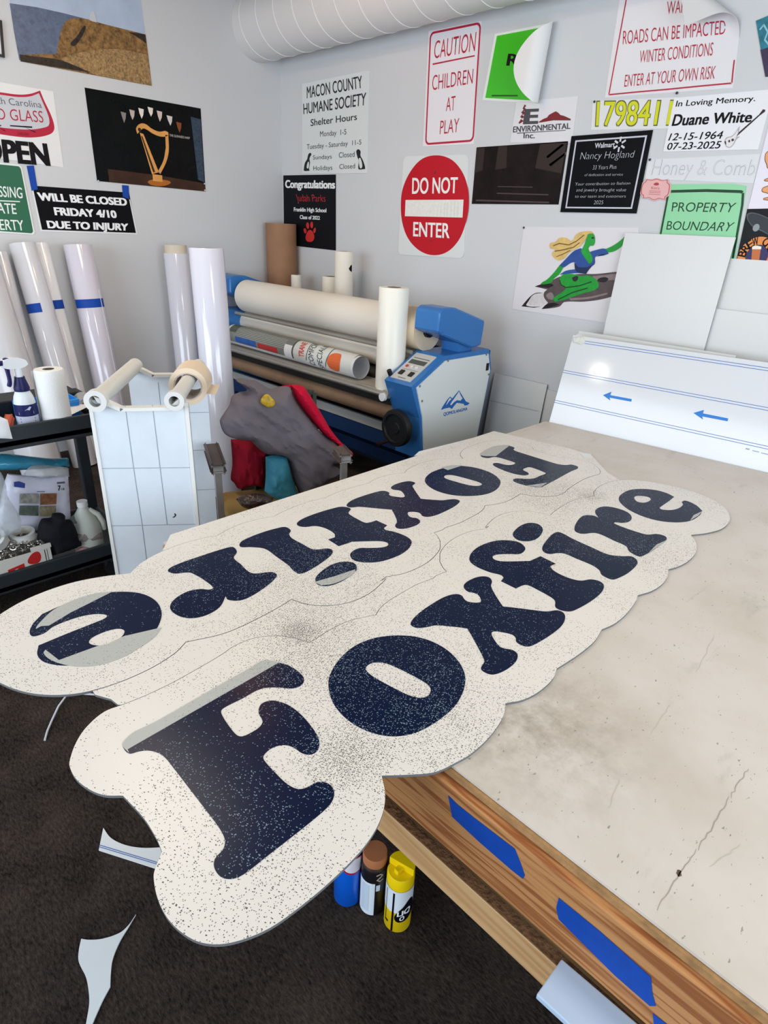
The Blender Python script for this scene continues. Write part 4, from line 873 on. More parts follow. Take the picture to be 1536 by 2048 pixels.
art(t, 'dog_figure', W, M('#1d1f22', .5), [smooth_loop([(-4.3668, 1.9759), (-4.3668, 1.9759), (-4.3528, 2.0238), (-4.3215, 2.0528), (-4.3081, 2.0819), (-4.2863, 2.0929), (-4.2691, 2.0829), (-4.2821, 2.0693), (-4.2931, 2.0519), (-4.2868, 2.028), (-4.3003, 1.9866), (-4.3003, 1.9866), (-4.2917, 1.972), (-4.2917, 1.972), (-4.3491, 1.9707), (-4.3491, 1.9707)], 4), smooth_loop([(-3.7507, 2.0627), (-3.7507, 2.0627), (-3.7554, 2.0869), (-3.7315, 2.0946), (-3.7106, 2.0808), (-3.7113, 2.0559), (-3.6861, 2.0278), (-3.6622, 1.9889), (-3.6576, 1.9701), (-3.6576, 1.9701), (-3.7075, 1.9679), (-3.7075, 1.9679), (-3.7302, 1.9739), (-3.7285, 2.0236), (-3.7425, 2.046), (-3.7425, 2.046)], 4)], .0052)
art(t, 'dog_chest', W, mat('off_white_sign_print', '#dfe2e0', .5), [smooth_loop([(-4.3266, 1.9932), (-4.3152, 2.0288), (-4.2999, 2.0319), (-4.3046, 1.9927)], 4), smooth_loop([(-3.7136, 1.9791), (-3.7271, 2.0345), (-3.7106, 2.0395), (-3.6883, 1.995), (-3.6949, 1.9776)], 4)], .0056)

t = poster('congratulations_sign', 'black congratulations sign with a red paw print behind the brown tube', W, [(-4.6386, 1.9463), (-4.6386, 1.9463), (-3.9823, 1.9415), (-3.9823, 1.9415), (-3.9724, 1.4181), (-3.9724, 1.4181), (-4.6467, 1.4269), (-4.6467, 1.4269)], mat('black_sign', '#111217', .45, spec=.1), .003, 'sign')
lettering(t, W, M('#f2f2f0', .4), [('Congratulations', [(-4.6108, 1.8572), (-3.9907, 1.8493), (-3.9917, 1.9009), (-4.6088, 1.9105)], .045)], .0042)
lettering(t, W, mat('red_lettering', '#c5272b', .45), [('Judah Parks', [(-4.4554, 1.7592), (-4.0999, 1.7582), (-4.1003, 1.8066), (-4.4844, 1.8111)], -.01)], .0042, 'red_lettering')
lettering(t, W, M('#f2f2f0', .4), [('Franklin High School', [(-4.5018, 1.6854), (-4.0886, 1.685), (-4.0888, 1.712), (-4.501, 1.7139)], .03), ('Class of 2022', [(-4.4231, 1.6313), (-4.1681, 1.6311), (-4.1681, 1.6562), (-4.4226, 1.6585)], .03)], .0042, 'white_lettering')
paw = mat('paw_red', '#c9302c', .5)
art(t, 'paw_print', W, paw, [smooth_loop([(-4.3511, 1.4902), (-4.3368, 1.5261), (-4.2976, 1.5535), (-4.2525, 1.537), (-4.2369, 1.4989), (-4.2596, 1.4719), (-4.2984, 1.4649), (-4.3329, 1.4686)], 5), smooth_loop([(-4.3733, 1.5587), (-4.3501, 1.5621), (-4.3366, 1.5391), (-4.3553, 1.5254), (-4.3713, 1.5379)], 4), smooth_loop([(-4.3405, 1.5947), (-4.3175, 1.6082), (-4.3041, 1.5868), (-4.3089, 1.5634), (-4.3317, 1.5653)], 4), smooth_loop([(-4.2859, 1.6027), (-4.2633, 1.6135), (-4.2522, 1.5935), (-4.259, 1.5702), (-4.2816, 1.5721)], 4), smooth_loop([(-4.2456, 1.5591), (-4.2232, 1.5714), (-4.2188, 1.5511), (-4.2323, 1.5326), (-4.248, 1.5398)], 4)], .0042)

t = poster('caution_sign', 'white sign with a red border reading CAUTION CHILDREN AT PLAY', W, [(-3.1277, 2.6937), (-3.1277, 2.6937), (-2.725, 2.686), (-2.725, 2.686), (-2.6999, 2.0819), (-2.6999, 2.0819), (-3.1175, 2.0854), (-3.1175, 2.0854)], mat('white_sign', '#ebe7ea', .4), .003, 'sign')
cq = [(-3.1154, 2.686), (-3.1154, 2.686), (-2.7258, 2.6829), (-2.7258, 2.6829), (-2.7017, 2.0949), (-2.7017, 2.0949), (-3.0968, 2.0934), (-3.0968, 2.0934)]
art(t, 'red_border', W, RED, [round_quad(cq, 0, .08, 1.5), round_quad(cq, .028, .06, 1.5)], .0042)
lettering(t, W, RED, [('CAUTION', [(-3.0697, 2.549), (-2.7541, 2.5491), (-2.7538, 2.6398), (-3.0705, 2.6367)], -.004), ('CHILDREN', [(-3.067, 2.3866), (-2.7497, 2.3923), (-2.7517, 2.4646), (-3.0708, 2.4643)], -.004), ('AT', [(-2.9415, 2.2672), (-2.8685, 2.2674), (-2.8721, 2.3426), (-2.9441, 2.3387)], -.004), ('PLAY', [(-2.9783, 2.1468), (-2.8264, 2.1509), (-2.8273, 2.2245), (-2.9791, 2.2195)], -.004)], .0042)
art(t, 'red_rule', W, RED, [[(-3.0773, 2.5259), (-3.0773, 2.5259), (-2.7516, 2.5304), (-2.7516, 2.5304), (-2.7506, 2.5236), (-2.7506, 2.5236), (-3.0764, 2.5178), (-3.0764, 2.5178)]], .0042)

# do not enter sign
dq = [(-3.2843, 2.0363), (-3.2843, 2.0363), (-2.7279, 2.0273), (-2.7279, 2.0273), (-2.6938, 1.4403), (-2.6938, 1.4403), (-3.29, 1.4287), (-3.29, 1.4287)]
t = poster('do_not_enter_sign', 'red round DO NOT ENTER sign on a white square plate', W, round_quad(dq, 0, .06, 1.0), mat('white_plate', '#dfe2e0', .45), .004, 'sign')
dc = (-2.9752, 1.7464)
rim = [(-3.2857, 1.7462), (-3.2768, 1.843), (-3.2118, 1.947), (-3.1153, 2.0157), (-2.9879, 2.0324), (-2.865, 2.0051), (-2.7717, 1.9383), (-2.7143, 1.8505), (-2.693, 1.7525), (-2.7025, 1.6522), (-2.7469, 1.5478), (-2.8347, 1.4725), (-2.9554, 1.4438), (-3.0866, 1.4663), (-3.2012, 1.539), (-3.2654, 1.6402)]
art(t, 'red_disc', W, mat('sign_red', '#c10f22', .35), [smooth_loop(rim, 5)], .0052)
art(t, 'white_bar', W, mat('worn_white_bar', '#eceae4', .4, mottle=.08, mscale=60), [[(-3.243, 1.7757), (-3.243, 1.7757), (-2.7375, 1.7808), (-2.7375, 1.7808), (-2.733, 1.6788), (-2.733, 1.6788), (-3.2413, 1.676), (-3.2413, 1.676)]], .0058)
art(t, 'bar_scratches', W, M('#c9c7be', .5), [stroke(p, .0022) for p in ([(-2.9479, 1.7343), (-2.9479, 1.7343), (-2.9468, 1.6823), (-2.9468, 1.6823)], [(-2.9193, 1.7501), (-2.9193, 1.7501), (-2.9161, 1.6809), (-2.9161, 1.6809)], [(-2.8905, 1.7606), (-2.8905, 1.7606), (-2.886, 1.6815), (-2.886, 1.6815)], [(-2.8659, 1.7659), (-2.8659, 1.7659), (-2.8618, 1.68), (-2.8618, 1.68)], [(-2.8365, 1.7661), (-2.8365, 1.7661), (-2.8322, 1.6806), (-2.8322, 1.6806)], [(-2.808, 1.7714), (-2.808, 1.7714), (-2.8027, 1.6803), (-2.8027, 1.6803)], [(-2.7785, 1.7666), (-2.7785, 1.7666), (-2.7736, 1.6809), (-2.7736, 1.6809)])], .0062)
lettering(t, W, M('#f0efec', .4), [('DO NOT', [(-3.1839, 1.8142), (-2.795, 1.8183), (-2.8, 1.9049), (-3.1889, 1.9063)], .022), ('ENTER', [(-3.1508, 1.5544), (-2.8293, 1.5558), (-2.8364, 1.6413), (-3.1553, 1.641)], .022)], .0058)
pins(t, W, [(-2.9924, 1.9357), (-2.9872, 1.5361)], M('#5b3a52', .4))

# curled sheets: paper rolled back on itself about a line
def curl(to, d, s0, r, opposite=1.0):
    d = Vector(d).normalized()
    def f(u, v, w):
        p = Vector((u, v)); s = p.dot(d) - s0
        if s <= 0: return to(u, v, w)
        a = s / r
        base = p - d * s
        if a <= PI:
            q = base + d * (r * math.sin(a)); h = r * (1 - math.cos(a)); nx, nz = -math.sin(a), math.cos(a)
        else:
            q = base - d * (s - PI * r); h = 2 * r; nx, nz = 0, -1
        q = q + d * (nx * w)
        return to(q.x, q.y, h + .003 + nz * w)
    return f
def curled_sheet(parent, quad, to, m_front, m_back, n=40, shape=None):
    g0 = at_quad(quad); f = (lambda s, t: g0(s * (shape(t) if shape else 1), t)); bm = B()
    fr = [[bm.verts.new(to(*f(i / n, j / n), .0012)) for i in range(n + 1)] for j in range(n + 1)]
    bk = [[bm.verts.new(to(*f(i / n, j / n), .0002)) for i in range(n + 1)] for j in range(n + 1)]
    for j in range(n):
        for i in range(n):
            bm.faces.new((fr[j][i], fr[j][i + 1], fr[j + 1][i + 1], fr[j + 1][i])).material_index = 0
            bm.faces.new((bk[j][i], bk[j + 1][i], bk[j + 1][i + 1], bk[j][i + 1])).material_index = 1
    for i in range(n):
        for (g, h) in (((0, i), (0, i + 1)), ((n, i + 1), (n, i)), ((i + 1, 0), (i, 0)), ((i, n), (i + 1, n))):
            bm.faces.new((fr[g[0]][g[1]], bk[g[0]][g[1]], bk[h[0]][h[1]], fr[h[0]][h[1]])).material_index = 1
    return link('sheet', bm, [m_front, m_back], parent, True)
GREEN = mat('glossy_green_print', '#3fc21a', .18, spec=.6)
gq = [(-2.6229, 2.6131), (-2.6229, 2.6131), (-2.0326, 2.6116), (-2.0326, 2.6116), (-2.0404, 2.2271), (-2.0404, 2.2271), (-2.667, 2.3045), (-2.667, 2.3045)]
t = thing('green_sticker', 'glossy green sheet whose right side curls over to show its white back', 'poster', back_wall(*lerp(gq[0], gq[4], .5), 0))
gl = (-2.2922, 2.4555)
gto = curl(W, (1, -.08), (gl[0] - .08 * gl[1]) / math.hypot(1, .08), .058)
curled_sheet(t, uniq(gq), gto, M('#e8efe6', .3), mat('sticker_back', '#e9e8e6', .5), shape=lambda t: .60 + .42 * max(0, math.sin(PI * (t * .86 + .10))) ** .8)
g_map = at_quad(gq)
bm = B(); nn = 24
gg = [[bm.verts.new(gto(*g_map(.03 + .57 * i / nn, .035 + .93 * j / nn), .002)) for i in range(nn + 1)] for j in range(nn + 1)]
for j in range(nn):
    for i in range(nn): bm.faces.new((gg[j][i], gg[j][i + 1], gg[j + 1][i + 1], gg[j + 1][i]))
link('green_print', bm, GREEN, t, True)
lettering(t, gto, INK, [('R', [(-2.5167, 2.4555), (-2.438, 2.4446), (-2.44, 2.4971), (-2.5114, 2.5078)], .03), ('I', [(-2.434, 2.4005), (-2.4172, 2.3988), (-2.4171, 2.4378), (-2.4338, 2.4396)], .0)], .0026)
art(t, 'printed_line', gto, M('#1d5a1a', .4), [[(-2.601, 2.3236), (-2.601, 2.3236), (-2.4189, 2.3081), (-2.4189, 2.3081), (-2.4177, 2.3009), (-2.4177, 2.3009), (-2.5999, 2.3162), (-2.5999, 2.3162)]], .0026)

# winter road warning with the top right corner folded down
wq = [(-1.891, 2.7476), (-1.891, 2.7476), (-1.3231, 2.7178), (-1.3231, 2.7178), (-1.2608, 2.2358), (-1.2608, 2.2358), (-1.8806, 2.2516), (-1.8806, 2.2516)]
t = thing('road_warning_sign', 'white road warning sign in red letters, its top right corner peeling forward', 'sign', back_wall(*lerp(wq[0], wq[4], .5), 0))
wc = wq[2]; tip = (-1.4965, 2.4741)
fd = (wc[0] - tip[0], wc[1] - tip[1]); fl = math.hypot(*fd); fd = (fd[0] / fl, fd[1] / fl)
rr = .045
mid = (wc[0] * fd[0] + wc[1] * fd[1] + tip[0] * fd[0] + tip[1] * fd[1]) / 2 - rr * PI / 2
wto = curl(W, fd, mid, rr)
curled_sheet(t, uniq(wq), wto, mat('white_vinyl_sign', '#e6e4e6', .3), mat('sign_back', '#dcdad8', .5), 48)
lettering(t, wto, RED, [('ROADS CAN BE IMPACTED', [(-1.8318, 2.4659), (-1.3483, 2.4427), (-1.3575, 2.4934), (-1.8407, 2.5205)], -.004), ('WINTER CONDITIONS', [(-1.7276, 2.3791), (-1.3838, 2.3695), (-1.3903, 2.4182), (-1.7339, 2.4292)], -.004), ('ENTER AT YOUR OWN RISK', [(-1.7847, 2.2877), (-1.3512, 2.2794), (-1.355, 2.3279), (-1.7894, 2.3378)], -.004), ('WARNING', [(-1.6355, 2.5549), (-1.4558, 2.5431), (-1.4616, 2.5896), (-1.6454, 2.6039)], -.004)], .0022)
art(t, 'red_border', wto, RED, [stroke([(-1.8531, 2.6429), (-1.8531, 2.6429), (-1.855, 2.5469), (-1.855, 2.5469), (-1.8608, 2.2614), (-1.8608, 2.2614)], .006), stroke([(-1.8608, 2.2614), (-1.8608, 2.2614), (-1.7162, 2.2602), (-1.7162, 2.2602), (-1.5615, 2.2574), (-1.5615, 2.2574), (-1.4168, 2.2564), (-1.4168, 2.2564), (-1.2701, 2.2545), (-1.2701, 2.2545)], .006), stroke([(-1.2701, 2.2545), (-1.2701, 2.2545), (-1.2779, 2.3028), (-1.2779, 2.3028), (-1.283, 2.3412), (-1.283, 2.3412)], .006)], .0022)
link('dark_spot', ball(B(), wto(*(-1.5233, 2.5182), .0), .012, 10, (1, .4, 1.4)), M('#3a4660', .5), t, True)

t = poster('environmental_sign', 'white ENVIRONMENTAL Inc. sign with a tree and a red mountain, under the curled green sheet', W, [(-2.4226, 2.2759), (-2.4226, 2.2759), (-2.035, 2.2698), (-2.035, 2.2698), (-2.0302, 2.0586), (-2.0302, 2.0586), (-2.4363, 2.0789), (-2.4363, 2.0789)], mat('white_sticker', '#e2e1e3', .45), .002, 'sign')
dred = mat('dark_red_print', '#7d2028', .5); grey_p = mat('grey_print', '#4b4a50', .5)
lettering(t, W, grey_p, [('ENVIRONMENTAL', [(-2.4211, 2.1275), (-2.0531, 2.1248), (-2.0581, 2.1507), (-2.4229, 2.156)], .03), ('Inc.', [(-2.3439, 2.095), (-2.2704, 2.0915), (-2.2722, 2.1175), (-2.3469, 2.1215)], .025), ('E', [(-2.3488, 2.1657), (-2.2721, 2.163), (-2.2757, 2.2295), (-2.3492, 2.233)], .06)], .0032)
art(t, 'red_mountain', W, dred, [[(-2.2633, 2.1663), (-2.2633, 2.1663), (-2.23, 2.1808), (-2.23, 2.1808), (-2.2073, 2.1861), (-2.2073, 2.1861), (-2.1965, 2.1979), (-2.1965, 2.1979), (-2.1747, 2.2059), (-2.1747, 2.2059), (-2.1578, 2.2114), (-2.1578, 2.2114), (-2.1397, 2.2035), (-2.1397, 2.2035), (-2.1249, 2.192), (-2.1249, 2.192), (-2.1025, 2.1867), (-2.1025, 2.1867), (-2.058, 2.1696), (-2.058, 2.1696), (-2.058, 2.163), (-2.058, 2.163), (-2.1654, 2.1699), (-2.1654, 2.1699), (-2.2431, 2.1651), (-2.2431, 2.1651)]], .0032)
art(t, 'red_tree', W, dred, [[(-2.3644, 2.2586), (-2.3644, 2.2586), (-2.3522, 2.2508), (-2.3522, 2.2508), (-2.3619, 2.2437), (-2.3619, 2.2437), (-2.3464, 2.2328), (-2.3464, 2.2328), (-2.3645, 2.2262), (-2.3645, 2.2262), (-2.3489, 2.2152), (-2.3489, 2.2152), (-2.3727, 2.209), (-2.3727, 2.209), (-2.3542, 2.1978), (-2.3542, 2.1978), (-2.3779, 2.1904), (-2.3779, 2.1904), (-2.3566, 2.1791), (-2.3566, 2.1791), (-2.3825, 2.1677), (-2.3825, 2.1677), (-2.3915, 2.1713), (-2.3915, 2.1713), (-2.3731, 2.1951), (-2.3731, 2.1951), (-2.385, 2.1999), (-2.385, 2.1999), (-2.3709, 2.2148), (-2.3709, 2.2148), (-2.3815, 2.2205), (-2.3815, 2.2205), (-2.3672, 2.2343), (-2.3672, 2.2343), (-2.375, 2.2398), (-2.375, 2.2398)]], .0032)
art(t, 'grey_rule', W, grey_p, [[(-2.3936, 2.124), (-2.3936, 2.124), (-2.0798, 2.1206), (-2.0798, 2.1206), (-2.0792, 2.1177), (-2.0792, 2.1177), (-2.3929, 2.1199), (-2.3929, 2.1199)]], .0032)

# dark group photograph kept as a plain dim print
dpq = [(-2.6751, 2.0638), (-2.6751, 2.0638), (-2.0544, 2.0674), (-2.0544, 2.0674), (-2.0565, 1.7605), (-2.0565, 1.7605), (-2.6722, 1.7575), (-2.6722, 1.7575)]
t = poster('dark_photo_poster', 'dim dark brown photo poster between the caution sign and the black plaque', W, dpq, mat('dark_brown_print', '#1f1616', .4, spec=.12, mottle=.5, mscale=9), .002)
f = at_quad(dpq)
for cc, parts in (('#2c201d', [[f(.0, .55), f(.1, .6), f(.1, .98), f(.0, .99)], [f(.25, .6), f(.38, .62), f(.36, .99), f(.26, .99)], [f(.7, .6), f(.98, .5), f(.99, .98), f(.72, .98)]]),
                  ('#4b3f3c', [[f(.05, .05), f(.9, .02), f(.9, .045), f(.05, .08)], [f(.3, .18), f(.88, .15), f(.88, .17), f(.3, .2)], [f(.3, .3), f(.7, .28), f(.7, .295), f(.3, .315)]]),
                  ('#5a4a42', [[f(.86, .62), f(1.0, .8), f(1.0, .84), f(.84, .65)], [f(.82, .75), f(.97, .95), f(.94, .96), f(.8, .78)]])):
    art(t, 'printed_pattern', W, M(cc, .45), parts, .0034)

# black plaque
nq = [(-2.0365, 2.0894), (-2.0365, 2.0894), (-1.5917, 2.0929), (-1.5917, 2.0929), (-1.5921, 1.7238), (-1.5921, 1.7238), (-2.0358, 1.7223), (-2.0358, 1.7223)]
t = poster('retirement_plaque', 'black square plaque for Nancy Hogland with a thin silver border', W, nq, mat('black_plaque', '#0a0a0e', .25, spec=.12), .006, 'plaque')
bq = [(-2.0086, 2.0681), (-2.0086, 2.0681), (-1.6141, 2.0718), (-1.6141, 2.0718), (-1.619, 1.7447), (-1.619, 1.7447), (-2.0072, 1.7424), (-2.0072, 1.7424)]
art(t, 'silver_border', W, M('#c9c9d4', .4), [bq, inset_quad(bq, .022)], .0070)
silver = M('#d2d2da', .4)
lettering(t, W, silver, [('Walmart', [(-1.887, 2.0277), (-1.7769, 2.0288), (-1.778, 2.0507), (-1.8893, 2.0502)], .02)], .0072)
ctr = (-1.7511, 2.0386)
art(t, 'spark_logo', W, silver, [stroke([(ctr[0] + .012 * math.cos(a), ctr[1] + .012 * math.sin(a)), (ctr[0] + .034 * math.cos(a), ctr[1] + .034 * math.sin(a))], .009) for a in [math.radians(30 + 60 * i) for i in range(6)]], .0072)
lettering(t, W, silver, [('Nancy Hogland', [(-1.9633, 1.9773), (-1.6661, 1.9774), (-1.6625, 2.0091), (-1.9601, 2.0116)], -.022), ('33 Years Plus', [(-1.8798, 1.9282), (-1.7459, 1.9294), (-1.7462, 1.948), (-1.8784, 1.9482)], -.02), ('of dedication and service', [(-1.921, 1.8984), (-1.7033, 1.8975), (-1.704, 1.909), (-1.9195, 1.9106)], -.02), ('Your contribution to fashion', [(-1.9696, 1.8537), (-1.6553, 1.8565), (-1.6534, 1.8695), (-1.9676, 1.8689)], -.02), ('and jewelry brought value', [(-1.9564, 1.8248), (-1.6705, 1.8253), (-1.67, 1.8401), (-1.9545, 1.8404)], -.02), ('to our team and customers', [(-1.958, 1.7947), (-1.666, 1.7969), (-1.6652, 1.8102), (-1.9567, 1.8091)], -.02), ('2025', [(-1.8391, 1.764), (-1.7855, 1.7645), (-1.7854, 1.7825), (-1.8388, 1.7821)], -.02)], .0072, 'script_lettering')

# yellow number strip
t = poster('number_strip', 'white strip with large yellow outlined numerals 1798411', W, [(-1.9462, 2.2417), (-1.9462, 2.2417), (-1.5084, 2.2214), (-1.5084, 2.2214), (-1.5068, 2.0937), (-1.5068, 2.0937), (-1.929, 2.1122), (-1.929, 2.1122)], mat('white_strip', '#e3e3e2', .45), .002, 'sign')
nquad = [(-1.905, 2.1275), (-1.5155, 2.1088), (-1.5183, 2.2099), (-1.9198, 2.2377)]
lettering(t, W, M('#5d6212', .5), [('1798411', nquad, .035)], .0032, 'dark_outline')
lettering(t, W, mat('yellow_print', '#d5d716', .45), [('1798411', inset_quad(nquad, .006, .03), .01)], .0038)
pins(t, W, [(-1.9336, 2.237), (-1.5095, 2.238)])

# memorial sign with a guitar
t = poster('memorial_sign', 'white memorial sign for Duane White with a drawn guitar', W, [(-1.5185, 2.2194), (-1.5185, 2.2194), (-1.0879, 2.2157), (-1.0879, 2.2157), (-1.0879, 1.9909), (-1.0879, 1.9909), (-1.5182, 1.9984), (-1.5182, 1.9984)], mat('white_memorial', '#ecebed', .4), .003, 'sign')
lettering(t, W, INK, [('In Loving Memory.', [(-1.5025, 2.1829), (-1.1525, 2.1778), (-1.1546, 2.1981), (-1.5016, 2.2065)], .012), ('Duane White', [(-1.5011, 2.1053), (-1.1487, 2.0991), (-1.1487, 2.1382), (-1.4975, 2.1506)], .03), ('12-15-1964', [(-1.5042, 2.0442), (-1.2573, 2.0403), (-1.2525, 2.0699), (-1.4975, 2.0731)], .012), ('07-23-2025', [(-1.5025, 2.0052), (-1.2557, 2.0017), (-1.2517, 2.0306), (-1.5008, 2.0337)], .012)], .0042)
art(t, 'guitar_neck', W, mat('guitar_dark', '#2f1d1c', .45), [[(-1.1976, 2.0419), (-1.1976, 2.0419), (-1.2014, 2.0489), (-1.2014, 2.0489), (-1.1217, 2.1248), (-1.1217, 2.1248), (-1.111, 2.1437), (-1.111, 2.1437), (-1.1008, 2.1413), (-1.1008, 2.1413), (-1.1002, 2.1341), (-1.1002, 2.1341), (-1.1171, 2.1212), (-1.1171, 2.1212), (-1.1914, 2.0467), (-1.1914, 2.0467)]], .0042)
art(t, 'guitar_outline', W, M('#b9b5b6', .5), [smooth_loop([(-1.2405, 2.0318), (-1.236, 2.0438), (-1.2162, 2.048), (-1.2028, 2.061), (-1.1971, 2.0743), (-1.1895, 2.0874), (-1.1895, 2.0874), (-1.1876, 2.0602), (-1.1914, 2.0467), (-1.1777, 2.0443), (-1.1777, 2.0443), (-1.1896, 2.0329), (-1.1972, 2.0125), (-1.2096, 2.0019), (-1.226, 2.0061), (-1.2359, 2.0177)], 5)], .0046)
art(t, 'guitar_body', W, M('#e6e3e4', .45), [smooth_loop([(-1.2361, 2.0299), (-1.2312, 2.0401), (-1.2134, 2.0444), (-1.2014, 2.0558), (-1.1952, 2.0674), (-1.1914, 2.0604), (-1.1943, 2.0434), (-1.1958, 2.0349), (-1.2015, 2.0144), (-1.2113, 2.0055), (-1.225, 2.0095), (-1.2333, 2.0193)], 5)], .0050)
art(t, 'guitar_hardware', W, M('#4a3a3a', .5), [[(-1.2129, 2.0357), (-1.2129, 2.0357), (-1.2043, 2.0388), (-1.2043, 2.0388), (-1.1989, 2.0299), (-1.1989, 2.0299), (-1.2077, 2.0262), (-1.2077, 2.0262)], [(-1.225, 2.0311), (-1.225, 2.0311), (-1.2182, 2.0343), (-1.2182, 2.0343), (-1.214, 2.0254), (-1.214, 2.0254), (-1.2207, 2.0222), (-1.2207, 2.0222)], [(-1.2403, 2.0283), (-1.2403, 2.0283), (-1.2342, 2.0298), (-1.2342, 2.0298), (-1.228, 2.0139), (-1.228, 2.0139), (-1.2364, 2.0194), (-1.2364, 2.0194)]], .0054)

# faint script banner
t = poster('script_banner', 'white banner with faint grey outlined script Honey & Comb', W, [(-1.5838, 1.9666), (-1.5838, 1.9666), (-1.0758, 1.9734), (-1.0758, 1.9734), (-1.0708, 1.8571), (-1.0708, 1.8571), (-1.5844, 1.8814), (-1.5844, 1.8814)], mat('white_banner', '#e0e1e2', .45), .0016, 'banner')
sq = [(-1.5566, 1.8985), (-1.0778, 1.8888), (-1.0769, 1.9512), (-1.5544, 1.9657)]
lettering(t, W, M('#a3a3a8', .5), [('Honey & Comb', sq, -.012)], .0028)
lettering(t, W, mat('white_banner_fill', '#e6e6e8', .45), [('Honey & Comb', sq, -.026)], .0034, 'light_fill')
pins(t, W, [(-1.5767, 1.9652)])
# pink label
pq = [(-1.5844, 1.8814), (-1.5844, 1.8814), (-1.4504, 1.8797), (-1.4504, 1.8797), (-1.448, 1.789), (-1.448, 1.789), (-1.5693, 1.7923), (-1.5693, 1.7923)]
pf = at_quad([(-1.5939, 1.8827), (-1.4479, 1.8785), (-1.4403, 1.7844), (-1.5892, 1.7922)])
def fancy(k): return smooth_loop([pf(.5 + (x - .5) * k, .5 + (y - .5) * k) for (x, y) in ((.12, 1), (.14, 1), (.3, .96), (.5, 1.04), (.7, .96), (.88, 1), (.9, 1), (.92, .86), (1, .78), (1.03, .5), (1, .24), (.92, .14), (.9, 0), (.88, 0), (.7, .04), (.5, -.06), (.3, .04), (.12, 0), (.1, 0), (.08, .14), (0, .22), (-.03, .5), (0, .78), (.08, .86))], 4)
t = thing('pink_label', 'small pink fancy-edged label sticker beside the green boundary sign', 'sticker', back_wall(*pf(.5, .5), 0))
link('sheet', fill([fancy(1)], .002, W, .004), M('#eab3b0', .45), t)
art(t, 'label_border', W, M('#b0504f', .5), [fancy(.93), fancy(.88)], .0066)
art(t, 'label_motif', W, M('#b0404a', .5), [smooth_loop([pf(.42, .72), pf(.5, .68), pf(.6, .72), pf(.58, .8), pf(.5, .82), pf(.44, .78)], 4)], .0066)
lettering(t, W, M('#b8504f', .5), [("Kim's", [pf(.36, .5), pf(.64, .5), pf(.64, .62), pf(.36, .62)])], .0066)
art(t, 'small_print', W, M('#c77f7d', .5), [[pf(.3, y), pf(.7, y), pf(.7, y + .03), pf(.3, y + .03)] for y in (.4, .33, .24)], .0066)

# property boundary
gq = [(-1.4574, 1.8549), (-1.4574, 1.8549), (-1.0977, 1.8467), (-1.0977, 1.8467), (-1.0479, 1.5309), (-1.0479, 1.5309), (-1.4634, 1.6), (-1.4634, 1.6)]
t = poster('boundary_sign', 'pale green PROPERTY BOUNDARY sign behind the top of the white board', W, [(-1.451, 1.8556), (-1.451, 1.8556), (-1.1589, 1.8561), (-1.1589, 1.8561), (-1.0977, 1.8467), (-1.0977, 1.8467), (-1.0633, 1.5299), (-1.0633, 1.5299), (-1.4515, 1.5299), (-1.4515, 1.5299)], mat('mint_green_sign', '#92d6a2', .35), .003, 'sign')
dg = mat('dark_green_print', '#0f3d22', .45)
art(t, 'green_border', W, dg, [stroke([(-1.437, 1.8248), (-1.437, 1.8248), (-1.2699, 1.8282), (-1.2699, 1.8282), (-1.1158, 1.8235), (-1.1158, 1.8235), (-1.1054, 1.8199), (-1.1054, 1.8199)], .012), stroke([(-1.448, 1.8163), (-1.448, 1.8163), (-1.4431, 1.6295), (-1.4431, 1.6295)], .009), stroke([(-1.1037, 1.8181), (-1.1037, 1.8181), (-1.0935, 1.7693), (-1.0935, 1.7693), (-1.0731, 1.537), (-1.0731, 1.537)], .010)], .0042)
lettering(t, W, dg, [('PROPERTY', [(-1.4133, 1.7365), (-1.1271, 1.7376), (-1.1192, 1.7771), (-1.4174, 1.7768)], -.002), ('BOUNDARY', [(-1.4198, 1.6539), (-1.117, 1.6567), (-1.1041, 1.6954), (-1.4216, 1.6927)], -.002)], .0042)

# brew crew sign, and the sheets cut off at the right edge of the photograph
t = poster('brew_crew_sign', 'black BREW CREW sign with an orange ring and a glass of beer', W, [(-1.068, 1.7522), (-1.068, 1.7522), (-0.8103, 1.7621), (-0.8103, 1.7621), (-0.7546, 1.5173), (-0.7546, 1.5173), (-1.054, 1.4955), (-1.054, 1.4955)], mat('black_brew_sign', '#0a0a0d', .3, spec=.1), .003, 'sign')
art(t, 'grey_shape', W, M('#4f5458', .4), [smooth_loop([(-1.0607, 1.7187), (-1.0609, 1.7333), (-1.0397, 1.7381), (-1.0002, 1.7291), (-0.9513, 1.7104), (-0.9052, 1.6866), (-0.895, 1.651), (-0.9366, 1.6457), (-0.9815, 1.6623), (-1.0187, 1.6757), (-1.0453, 1.697)], 5)], .0042)
art(t, 'dark_shape', W, M('#24282b', .4), [smooth_loop([(-1.0562, 1.7188), (-1.0543, 1.7298), (-1.0367, 1.7338), (-0.999, 1.7248), (-0.9539, 1.7067), (-0.9102, 1.6792), (-0.9381, 1.6511), (-0.9831, 1.6677), (-1.0202, 1.6812), (-1.0444, 1.7007)], 5)], .0046)
art(t, 'grey_disc', W, M('#8c9496', .4), [ellipse((-1.0084, 1.6761), .014, .016, 24)], .0050)
bc = (-0.9731, 1.5547)
rx = math.dist(bc, (-1.0538, 1.5498)); ry = math.dist(bc, (-0.9896, 1.638))
art(t, 'orange_ring', W, mat('orange_print', '#e58a3c', .4), [ellipse(bc, rx, ry, 48), ellipse(bc, rx * .58, ry * .60, 48)], .0054)
art(t, 'navy_disc', W, M('#241a55', .4), [ellipse(bc, rx * .57, ry * .59, 48)], .0050)
